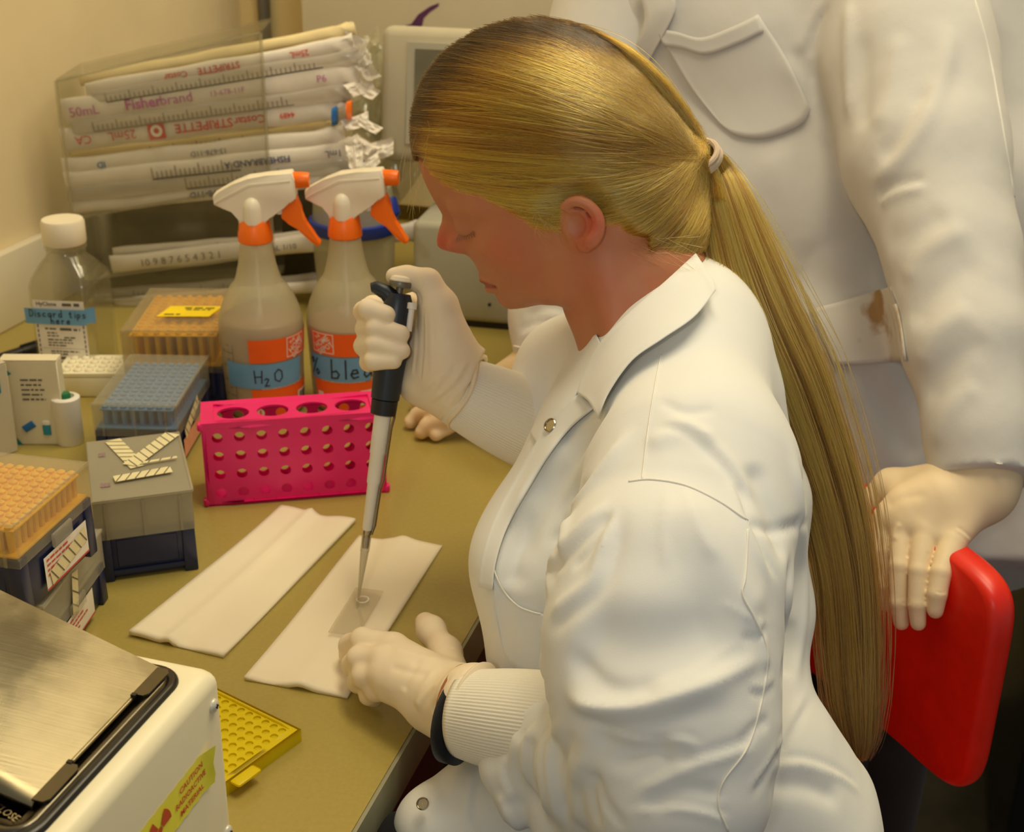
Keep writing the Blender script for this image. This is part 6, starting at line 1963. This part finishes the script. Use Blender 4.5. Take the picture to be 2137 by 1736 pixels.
ringloft('steel_rim', st, MT['dark_steel'], bath)
b = MB(); b.box((LA / 2, LB / 2, hz - .05), (LA - .06, LB - .06, .002), BM); b.build('tank_floor', MT['dark_steel'], bath)
# sloping lid
SL = math.tan(math.radians(17.5)); xa, xb, y0, y1 = .0275, .150, .0185, .1395
top = lambda x: hz + .0045 + (x - xa) * SL
lid_poly_n = 26; V = []
def lid_pt(u, v):
    x = xa + (xb - xa) * u; y = y0 + (y1 - y0) * v
    notch = 0.0
    return x, y, top(x)
b = MB(); th = .0012
prof_y = [(y0, 0)] + [(y1 - .010, 0)] + [(y1 - .010 + .010 * math.sin(math.radians(a)), -.010 * (1 - math.cos(math.radians(a)))) for a in (20, 40, 60, 75, 90)]
cols = []
for s_ in (0, 1):
    for u in np.linspace(0, 1, 12):
        x = xa + (xb - xa) * u
        for (y, dz) in prof_y:
            cols.append(tuple(BM @ Vector((x, y, max(top(x) + dz * min(1, .25 + u), hz + .0012) - th * s_))))
n1, n2 = 12, len(prof_y); ix = lambda i, j, s_: s_ * n1 * n2 + i * n2 + j; Fc = []
for i in range(n1 - 1):
    for j in range(n2 - 1): Fc += [(ix(i, j, 0), ix(i + 1, j, 0), ix(i + 1, j + 1, 0), ix(i, j + 1, 0)), (ix(i, j, 1), ix(i, j + 1, 1), ix(i + 1, j + 1, 1), ix(i + 1, j, 1))]
for i in range(n1 - 1):
    for j in (0, n2 - 1): Fc.append((ix(i, j, 0), ix(i + 1, j, 0), ix(i + 1, j, 1), ix(i, j, 1)))
for j in range(n2 - 1):
    for i in (0, n1 - 1): Fc.append((ix(i, j, 0), ix(i, j + 1, 0), ix(i, j + 1, 1), ix(i, j, 1)))
b._add(cols, Fc)
# far slope of the gable and rear gable end
b._add([tuple(BM @ Vector(q)) for q in ((xb, y0, top(xb)), (xb, y1, top(xb) - .01), (xb + .122, y1, hz + .0045), (xb + .122, y0, hz + .0045))], [(0, 1, 2, 3)])
b._add([tuple(BM @ Vector(q)) for q in ((xa, y0, hz + .0008), (xa, y0, top(xa)), (xb, y0, top(xb)), (xb + .122, y0, hz + .0045), (xb + .122, y0, hz + .0008))], [(0, 1, 2, 3, 4)])
lid = b.build('lid', MT['steel'], bath, auto=45)
for ya, yb_ in ((.0205, .0470), (.1090, .1385)):
    pts = rr = [(xa + .0005, ya), (xa - .006, ya), (xa - .0082, ya + .003), (xa - .0082, yb_ - .003), (xa - .006, yb_), (xa + .0005, yb_)]
    b = MB(); n = len(pts); z_ = hz + .0062
    V = [tuple(BM @ Vector((x, y, z_))) for x, y in pts] + [tuple(BM @ Vector((x, y, z_ - .0012))) for x, y in pts]
    b._add(V, [tuple(range(n)), tuple(range(n, 2 * n))[::-1]] + [(i, n + i, n + (i + 1) % n, (i + 1) % n) for i in range(n)]); b.build('lid_tab', MT['dark_steel'], lid)
b = MB(); b.tube([tuple(BM @ Vector((xa - .0002, y, hz + .0040))) for y in (.0490, .1070)], .0012, 10); b.build('lid_bead', MT['steel'], lid)
b = MB(); b.box((xa - .001, .0478, hz + .0052), (.003, .0024, .003), BM); b.box((xa - .001, .1082, hz + .0052), (.003, .0024, .003), BM); b.build('notch', MT['gasket'], lid)
# embossed makers' stamp on the rim
flat_print('stamp', [shift(text_geo('CLOSE', .006), 0, 0)], BM @ Matrix.Translation((.038, .1455, hz + .0008)) @ Matrix.Rotation(math.pi * .9, 4, 'Z'), MT['chrome'], bath, .0002)
# side panel hardware: screws and the caution tape
SM = axis_matrix(tuple(-e1 * .0), -e2, (0, 0, 1.0), -e1)               # x = away from the camera, y = up, z = outwards
for sx_, sz_ in ((.0076, .1500), (.0048, .0560), (.165, .1500)):
    Ms_ = SM @ Matrix.Translation((-sx_ - .004, sz_, 0))
    b = MB(); b.lathe([(.0042, 0), (.0042, .0006), (.0036, .0016), (.0022, .0023), (.0004, .0026)], 20, Ms_); s_ = b.build('screw', MT['screw'], bath)
    b = MB(); b.box((0, 0, .0026), (.0030, .0007, .0006), Ms_); b.box((0, 0, .0026), (.0007, .0030, .0006), Ms_); b.build('screw_slot', MT['gasket'], s_)
TA = Matrix.Translation((-.022, .1165, 0)); TR = SM @ TA @ Matrix.Rotation(math.radians(2), 4, 'Z')
b = MB(); Lt, Wt = .150, .0265
def tape_pt(u, v):
    x = -Lt + Lt * u; curl = .0045 * max(0, (u - .93) / .07) ** 2; y = -Wt / 2 + Wt * v + .0004 * math.sin(u * 90)
    return tuple(TR @ Vector((x + (.0014 * math.sin(v * 8) if u == 1 else 0), y, .0006 + curl * (.4 + .6 * v))))
b.grid(tape_pt, 60, 6); ctp = b.build('caution_tape', MT['caution'], bath)
flat_print('lettering', [shift(text_geo('CAUTION', .0054, True, 1.05), -.0210, .0072), shift(text_geo('RADIOACTIVE', .0054, True, .96), -.0225, .0), shift(text_geo('MATERIAL', .0054, True, 1.05), -.0225, -.0072)], TR, MT['label_red'], ctp, .0012)
tf = []
for k in range(3):
    a0 = math.radians(90 + 120 * k + 60); ang = [a0 + math.radians(-30 + 60 * i / 8) for i in range(9)]
    v = [(math.cos(a) * .0032, math.sin(a) * .0032, 0) for a in ang] + [(math.cos(a) * .0118, math.sin(a) * .0118, 0) for a in ang[::-1]]
    tf.append((np.array(v), [(i, i + 1, 16 - i, 17 - i) for i in range(8)]))
tf.append((np.array([(math.cos(i * .349) * .0023, math.sin(i * .349) * .0023, 0) for i in range(18)]), [tuple(range(18))]))
flat_print('trefoil', [shift(g, -.0560, -.0004, math.radians(0)) for g in tf], TR, MT['label_red'], ctp, .0012)

# ---- yellow rack lying beside the bath
cY = [G(470, 1478), G(602, 1540), G(618, 1582), G(497, 1675)]
yo = (cY[1] + cY[2]) / 2
xh = unit(G(600, 1545) - G(470, 1480)); yh = np.array([-xh[1], xh[0], 0])
yr = empty('tip_rack', (yo[0], yo[1], ZB), math.atan2(xh[1], xh[0]), 'yellow plastic tip rack insert lying flat next to the water bath', 'rack')
plate_holes('hole_plate', .112, .076, 8, 12, .0029, Matrix.Translation((-.112, -.066, .0105)), MT['yellow_rack'], yr, .006, .005, .0018)
for lo, hi in (((-.112, -.066, 0), (.0, -.0642, .0105)), ((-.112, .0082, 0), (.0, .010, .0105)), ((-.0018, -.064, 0), (0, .0082, .0105)), ((-.112, -.064, 0), (-.1102, .0082, .0105))):
    b = MB(); b.box([(l + h) / 2 for l, h in zip(lo, hi)], [h - l for l, h in zip(lo, hi)]); b.build('skirt', MT['yellow_rack'], yr)
b = MB(); b.box((.004, -.050, .0095), (.010, .022, .002), None, .0018, 2); b.build('handle_tab', MT['yellow_rack'], yr)
b = MB(); b.box((-.056, -.028, .0082), (.108, .072, .0016)); b.build('inner_floor', MT['yellow_rack'], yr)
b = MB()
for i in range(12):
    for j in range(8): b.lathe([(.0036, .0003), (.0034, .0086)], 10, Matrix.Translation((-.112 + .006 + .100 * (i + .5) / 12, -.066 + .005 + .066 * (j + .5) / 8, 0)), cap=False)
q_ = b.build('sleeves', MT['yellow_rack'], yr); q_['kind'] = 'stuff'

# ------------------------------------------------------------------ acrylic pipette holder against the wall
f0, f1 = G(175, 640), G(580, 640); hx = unit(f1 - f0); hy = np.cross([0, 0, 1.0], hx)
HOLD = empty('pipette_holder', (f0[0], f0[1], ZB), math.atan2(hx[1], hx[0]), 'tall clear acrylic rack of slanting tiers full of wrapped pipettes', 'rack')
HW, HD, zl, zr = .262, .125, .305, .367
sh = lambda x, z0, z1: z0 + (z1 - z0) * x / HW


def slab(name, quad, t, mat, parent):
    """thin sheet: quad of local points, thickened along its normal"""
    q = [Vector(p) for p in quad]; n = (q[1] - q[0]).cross(q[3] - q[0]).normalized() * t
    b = MB(); b._add([tuple(p) for p in q] + [tuple(p + n) for p in q], [(3, 2, 1, 0), (4, 5, 6, 7), (0, 1, 5, 4), (1, 2, 6, 5), (2, 3, 7, 6), (3, 0, 4, 7)])
    return b.build(name, mat, parent)


slab('side_panel', [(0, 0, 0), (0, HD, 0), (0, HD, zl), (0, 0, zl)], -.004, MT['acrylic'], HOLD)
slab('front_panel', [(.004, 0, .0), (HW, 0, .0), (HW, 0, zr), (.004, 0, zl)], .003, MT['acrylic'], HOLD)
slab('back_panel', [(.004, HD - .004, 0), (HW, HD - .004, 0), (HW, HD - .004, zr), (.004, HD - .004, zl)], .003, MT['acrylic'], HOLD)
b = MB(); b.tube([(HW + .001, .001, 0), (HW + .001, .001, zr)], .0022, 8); b.tube([(.0, .0, 0), (.0, .0, zl)], .0018, 8); b.tube([(0, .001, zl), (HW, .001, zr)], .0016, 8); b.build('edge', MT['acrylic_edge'], HOLD)
SHELF = [(.122, .170), (.036, .072), (.003, .020)]
for z0, z1 in SHELF: slab('shelf', [(.004, .004, z0), (HW, .004, z1), (HW, HD - .005, z1), (.004, HD - .005, z0)], .003, MT['acrylic_edge'], HOLD)
slab('top_panel', [(.0, .0, zl), (HW, .0, zr), (HW, HD, zr), (0, HD, zl)], .003, MT['acrylic'], HOLD)
HM4 = Matrix.Translation(Vector(f0)) @ Matrix.Rotation(math.atan2(hx[1], hx[0]), 4, 'Z')


def front_xz(px, py, off):
    """point at px, py on the holder's own front plane pushed back by off -> local x, z"""
    n = -hy; o = f0 + hy * off; d = ray(px, py); t = ((o - CAM) @ n) / (d @ n); w = CAM + d * t
    return float((w - f0) @ hx), float(w[2] - ZB)


def pipette(p0, p1, off, hgt, dep, mat, label, prints=(), tube=True, ticks=None, flip=False, seed=0, emblem=None):
    x0, z0 = front_xz(*p0, off); x1, z1 = front_xz(*p1, off)
    a = np.array([x0, off, z0]); c = np.array([x1, off, z1]); ln = float(np.linalg.norm(c - a)); X = unit(c - a); Y = np.array([0, 1.0, 0]); Z = np.cross(X, Y)
    Rz = Matrix.Rotation(math.atan2(hx[1], hx[0]), 4, 'Z'); base = np.array(Matrix.Translation((f0[0], f0[1], ZB)) @ Rz @ Vector(a))
    X3, Y3, Z3 = (np.array(Rz.to_3x3() @ Vector(v)) for v in (X, Y, Z))
    t = empty('wrapped_pipette', base, 0, label, 'pipette', 'wrapped pipettes in the acrylic rack')
    M_ = axis_matrix((0, 0, 0), X3, Y3, Z3); r2 = random.Random(seed); q1, q2, q3 = [r2.uniform(0, 6) for _ in range(3)]
    n = 14; m = 40; rings = []
    b = MB()
    def pt(u, v):
        A = 2 * math.pi * v; e = 1 - .78 * math.exp(-(u / .02) ** 2) - .5 * max(0, (u - .93) / .07) ** 1.5
        wv = .0004 * math.sin(u * 9 + q1) + .0003 * math.sin(u * 31 + q2)
        k = max(0, (u - .90) / .10); cr = k * .0030 * math.sin(u * 160 + A * 3 + q3)
        s_ = math.copysign(abs(math.sin(A)) ** .8, math.sin(A))
        return tuple(M_ @ Vector((u * ln, math.cos(A) * dep * .5 * e + cr, s_ * hgt * .5 * (1 + .25 * k) * (.92 + .08 * math.sin(u * 17 + q2)) + wv + cr)))
    V = [pt(i / (m - 1), j / n) for i in range(m) for j in range(n)]
    Fc = [(i * n + j, i * n + (j + 1) % n, (i + 1) * n + (j + 1) % n, (i + 1) * n + j) for i in range(m - 1) for j in range(n)] + [tuple(range(n))[::-1], tuple((m - 1) * n + j for j in range(n))]
    b._add(V, Fc); w = b.build('wrapper', mat, t, auto=50)
    if ticks:
        g = [rect(ln * ticks[0] + i * .0062, -hgt * .26, ln * ticks[0] + i * .0062 + .0013, hgt * (.26 if i % 5 == 0 else .06)) for i in range(int(ln * (ticks[1] - ticks[0]) / .0062))]
        Mp = M_ @ Matrix(((1, 0, 0, 0), (0, 0, -1, 0), (0, 1, 0, 0), (0, 0, 0, 1))) @ Matrix.Translation((0, 0, dep * .5 + .0004))
        flat_print('graduation', g, Mp, MT['grey_tick'], w, .0014)
        flat_print('scale_line', [rect(ln * ticks[0], -hgt * .34, ln * ticks[1], -hgt * .27)], Mp, MT['black_ink'] if seed % 2 else MT['grey_tick'], w, .0015)
    Mp = M_ @ Matrix(((1, 0, 0, 0), (0, 0, -1, 0), (0, 1, 0, 0), (0, 0, 0, 1))) @ Matrix.Translation((0, 0, dep * .5 + .0006))
    if emblem:
        r_ = hgt * .34; n_ = 20
        ring = (np.array([(math.cos(i * 6.2832 / n_) * k, math.sin(i * 6.2832 / n_) * k, 0) for k in (r_ * .72, r_ * .34) for i in range(n_)]), [(i, (i + 1) % n_, n_ + (i + 1) % n_, n_ + i) for i in range(n_)])
        sq = flat_print('emblem', [shift(rect(-r_, -r_, r_, r_), ln * emblem, 0)], Mp, MT['red_ink'], w, .0018)
        flat_print('emblem_ring', [shift(ring, ln * emblem, 0)], Mp, MT['white_print'], sq, .0022)
    for s_, fx, size, ink, bold in prints:
        flat_print('print', [shift(text_geo(s_, size, bold), ln * fx, 0, math.pi if flip else 0)], Mp, MT[ink], w, .0018)
    return t


WP, WF, WT = MT['wrap_paper'], MT['wrap'], MT['wrap_tan']
pipette((165, 168), (742, 62), .034, .018, .016, WT, 'kraft backed wrapped pipette lying topmost in the acrylic rack', seed=1)
pipette((180, 188), (738, 90), .014, .020, .012, WP, 'wrapped pipette with red lettering just under the topmost kraft one', [('STRIPETTE', .50, .012, 'red_ink', True), ('Costar', .34, .011, 'red_ink', True), ('25mL', .80, .011, 'red_ink', True)], flip=True, seed=2)
pipette((195, 206), (752, 116), .009, .020, .012, WF, 'grey graduated wrapped pipette above the one with purple lettering', ticks=(.05, .86), seed=3)
pipette((133, 236), (746, 152), .011, .036, .014, WP, 'wide wrapped pipette with purple lettering and 50mL mark', [('50mL', .075, .0175, 'magenta_ink', False), ('Fisher', .275, .0195, 'magenta_ink', True), ('brand', .388, .0185, 'magenta_ink', False), ('13-678-11F', .56, .010, 'magenta_ink', False), ('P6', .88, .013, 'magenta_ink', False)], seed=4)
pipette((150, 268), (730, 190), .008, .022, .012, WF, 'brown graduated wrapped pipette under the purple lettered one', ticks=(.08, .80), seed=6)
t_ = pipette((130, 294), (726, 222), .013, .032, .014, WP, 'wrapped pipette with upside down red lettering and 25mL mark', [('25mL', .215, .0165, 'red_ink', False), ('Costar', .66, .0150, 'red_ink', True), ('STRIPETTE', .50, .0165, 'red_ink', True), ('4489', .79, .010, 'red_ink', True), ('CA', .08, .016, 'red_ink', False)], flip=True, seed=7, emblem=.335)
pipette((150, 328), (702, 262), .034, .014, .014, WT, 'kraft backed wrapped pipette in the gap under the red lettered one', ticks=(.3, .8), seed=8)
pipette((132, 350), (720, 282), .013, .026, .012, WP, 'white wrapped pipette with pale blue end mark, third from bottom of the tier', [('13-678-11D', .52, .010, 'blue_ink', False), ('ID', .14, .012, 'mid_blue', True)], flip=True, seed=9)
pipette((136, 378), (746, 312), .010, .028, .012, WP, 'white wrapped pipette with blue capital lettering across its right half', [('FISHERBRAND A', .66, .012, 'blue_ink', True), ('1mL', .92, .013, 'blue_ink', False)], ticks=(.30, .60), flip=True, seed=11)
pipette((142, 406), (730, 342), .0085, .026, .012, WF, 'film wrapped pipette with a long black scale line', ticks=(.42, .82), seed=13)
pipette((150, 432), (714, 370), .013, .024, .012, WP, 'white wrapped pipette lowest in the upper tier above the spray bottles', [('13-678-11D', .52, .012, 'blue_ink', True)], flip=True, seed=14)
pipette((236, 526), (700, 486), .032, .014, .012, WP, 'thin pink edged wrapped pipette in the middle tier', [('Costar', .5, .008, 'red_ink', False)], seed=15)
pipette((232, 553), (905, 478), .010, .028, .014, WP, 'long wrapped pipette of the middle tier poking out behind the orange trigger', [('10 9 8 7 6 5 4 3 2 1', .22, .014, 'grey_tick', False), ('5mL 1/10', .53, .011, 'grey_ink', False)], seed=16)
pipette((235, 612), (690, 580), .022, .018, .012, WF, 'film wrapped pipette on the lowest tier behind the clear bottle', ticks=(.1, .8), seed=17)
pipette((240, 636), (720, 592), .012, .020, .012, WP, 'white wrapped pipette at the very bottom of the rack', seed=18)


# crumpled wrapper ends and bags at the open end: thin bent sheets
def film(name, c, sheets, mat, label, cat, seed, group=None):
    t = empty(name, c, 0, label, cat, group); r2 = np.random.default_rng(seed)
    for (ox, oz, w, h, an, bend) in sheets:
        nu, nv = 15, 11; u = np.linspace(-.5, .5, nu)[:, None] * np.ones((1, nv)); v = np.linspace(-.5, .5, nv)[None] * np.ones((nu, 1))
        q = np.stack([u, v, np.full_like(u, seed * .37 + an)], -1).reshape(-1, 3)
        dz = (vnoise(q, 4.0, seed) * .22 + np.abs(vnoise(q + 7, 7.5, seed + 1)) * .16).reshape(nu, nv) * min(w, h)
        x = (u * (1 + .25 * v)) * w; z = v * h + bend * u * u * h; y = dz + bend * .3 * w * u
        X = x * math.cos(an) - z * math.sin(an) + ox; Zz = x * math.sin(an) + z * math.cos(an) + oz
        p = X[..., None] * RT + Zz[..., None] * UP + (y + r2.uniform(-.012, .012))[..., None] * FW
        V = np.concatenate([p.reshape(-1, 3), p.reshape(-1, 3) + FW * .0006]); m = nu * nv
        Fc = [(i * nv + j, (i + 1) * nv + j, (i + 1) * nv + j + 1, i * nv + j + 1) for i in range(nu - 1) for j in range(nv - 1)]
        Fc += [tuple(k + m for k in f[::-1]) for f in Fc]
        me = bpy.data.meshes.new('film'); me.from_pydata([tuple(k) for k in V], [], Fc); me.update(); link('film', me, mat, t)
        me.shade_smooth(); me.set_sharp_from_angle(angle=math.radians(24))
    return t


film('plastic_bag', P(775, 190, 1.86), [(-.005, .02, .05, .11, .2, .3), (.012, .0, .045, .12, -.3, -.4), (0, -.035, .06, .06, .7, .5), (.01, .05, .03, .05, 1.0, .2)], MT['bag'], 'crumpled clear plastic bag behind the open ends of the wrapped pipettes', 'bag', 3)
film('plastic_bag', P(808, 340, 1.88), [(0, .02, .045, .10, .1, .3), (.01, -.02, .05, .07, -.5, .4), (-.01, -.04, .05, .04, .4, -.3)], MT['bag'], 'greenish crumpled plastic bag beside the grey instrument screen', 'bag', 8)
film('torn_wrapper', P(738, 120, 1.74), [(0, .01, .030, .034, -.3, .3), (.010, -.004, .026, .03, .5, .3), (.016, -.02, .03, .022, -.9, .4)], MT['wrap'], 'torn film wrapper end bunched up beside the upper pipettes', 'wrapper', 12)
film('torn_wrapper', P(752, 178, 1.735), [(0, 0, .034, .020, .5, .4), (.008, -.006, .026, .016, -.5, .4)], MT['wrap_paper'], 'small twisted white wrapper end in the middle of the rack', 'wrapper', 15)
film('torn_wrapper', P(742, 262, 1.73), [(0, .006, .034, .016, .35, .4), (.018, -.002, .03, .012, -.5, .3)], MT['wrap_paper'], 'white wrapper end sticking out just under the orange capped tube', 'wrapper', 17)
film('torn_wrapper', P(772, 312, 1.73), [(-.008, .0, .032, .024, -.5, .3), (.012, .002, .036, .022, .2, .4), (.0, -.020, .03, .014, .6, .3), (-.018, -.012, .02, .03, .1, .3)], MT['wrap_paper'], 'larger torn white wrapper hanging over the spray nozzle', 'wrapper', 19)
# dark block added behind the rack to darken the gaps between its lower tiers
DC = empty('added_dark_block', tuple(HM4 @ Vector((.02, HD + .012, 0))), math.atan2(hx[1], hx[0]), 'added dark olive block darkening the gaps between the lower tiers of the acrylic rack', 'added block')
b = MB(); b.box((.19, .045, .075), (.38, .09, .15), None, .006, 2); b.build('block_body', MT['dark_olive'], DC)
b = MB(); b.box((.19, .045, .1525), (.37, .08, .004), None, .001, 1); b.build('block_top', MT['black_plastic'], DC)
for (x, y, m_, l_) in ((735, 228, 'orange', 'orange capped tube lying in the end of the pipette rack'), (705, 240, 'mid_blue', 'blue capped tube lying in the end of the pipette rack')):
    c = P(x, y, 1.74); t = empty('capped_tube', c, 0, l_, 'tube'); Mx = axis_matrix((0, 0, 0), unit(hy), np.array([0, 0, 1.0]), unit(-hx * .4 - hy * .9))
    b = MB(); b.lathe([(.010, .0), (.0115, .001), (.0115, .014), (.0100, .016)], 20, Mx, rib=lambda i, z_: .0005 * (i % 2)); b.build('cap', MT[m_], t)
    b = MB(); b.lathe([(.009, -.06), (.009, 0)], 16, Mx); b.build('tube_wall', MT['clear'], t)

# tub with blue rim behind the bottles
o = G(735, 600)
tb = P(738, 470, 1.80); tub = empty('plastic_tub', (tb[0], tb[1], ZB), 0, 'round translucent tub with deep blue rim behind the second spray bottle', 'tub')
zt = tb[2] - ZB
b = MB(); b.lathe([(.050, .0), (.056, zt - .004)], 40); b.build('tub_lower', MT['hdpe'], tub)
b = MB(); b.lathe([(.058, zt - .006), (.0595, zt - .004), (.0595, zt + .010), (.056, zt + .011)], 40); b.build('rim', MT['deep_blue'], tub)
b = MB(); b.lathe([(.054, zt + .010), (.052, zt + .055), (.046, zt + .060), (.0002, zt + .061)], 40); b.build('tub_upper', MT['hdpe'], tub)
b = MB(); b.tube([P(798, 465, 1.78) - np.array([tb[0], tb[1], ZB]), P(818, 440, 1.78) - np.array([tb[0], tb[1], ZB]), P(812, 415, 1.78) - np.array([tb[0], tb[1], ZB])], [.010, .012, .010], 12); b.build('clasp', MT['deep_blue'], tub)

# ---- instrument with screen
i0, i1 = G(862, 674), G(1065, 691); ix_ = unit(i1 - i0); iy_ = np.cross([0, 0, 1.0], ix_)
INS = empty('bench_instrument', (i0[0], i0[1], ZB), math.atan2(ix_[1], ix_[0]), 'grey bench instrument with tilted screen housing behind the woman', 'instrument')
b = MB(); b.box((.17, .14, .074), (.34, .28, .134), None, .010, 3); b.build('lower_case', MT['instr2'], INS)
b = MB(); b.box((.17, .14, .004), (.33, .27, .008)); b.build('foot_strip', MT['gasket'], INS)
b = MB(); b.box((.19, .17, .17), (.26, .18, .08), None, .01, 2); b.build('neck', MT['gasket'], INS)
MI = Matrix.Translation((-.035, .07, .2)) @ Matrix.Rotation(math.radians(-9), 4, 'X')
b = MB(); b.box((.185, .05, .088), (.43, .10, .175), MI, .014, 3); b.build('screen_housing', MT['instr'], INS)
b = MB(); b.box((.195, -.001, .090), (.375, .004, .132), MI, .001, 1); b.build('screen_bezel', MT['instr2'], INS)
b = MB(); b.box((.195, -.0035, .090), (.352, .002, .114), MI); b.build('screen', MT['screen'], INS)
b = MB(); b.lathe([(.0022, 0), (.0022, .002)], 10, Matrix.Translation((.105, 0, .035)) @ Matrix.Rotation(math.pi / 2, 4, 'X')); b.build('indicator', MT['gasket'], INS)
# pale cabinet with purple emblem at the back
cb0 = P(630, 60, 2.17); cbx = unit(np.array([BV_[0], BV_[1], 0]) * -1)
CAB = empty('wall_cabinet', cb0 * [1, 1, 0] + [0, 0, ZB], math.atan2(cbx[1], cbx[0]), 'cream cabinet front with a purple curved emblem on the far wall', 'cabinet')
b = MB(); b.box((.45, .020, .50), (.90, .04, .94), None, .004, 2); b.build('door', MT['trim'], CAB)
pw = P(870, 44, 2.17); lx0 = float((pw - cb0) @ cbx); lz0 = float(pw[2] - ZB)
sw = [((x - 870) / F * 2.17 * 1.0, (44 - y) / F * 2.17 * 1.05) for x, y in [(870, 44), (885, 40), (900, 22), (925, 6), (945, -2), (944, 4), (925, 16), (912, 28), (908, 44), (890, 46)]]
flat_print('emblem', [(np.array([(x + lx0, z_ + lz0, 0) for x, z_ in sw]), [tuple(range(len(sw)))])], Matrix(((1, 0, 0, 0), (0, 0, -1, -.0005), (0, 1, 0, 0), (0, 0, 0, 1))), MT['purple_ink'], CAB, .0004)
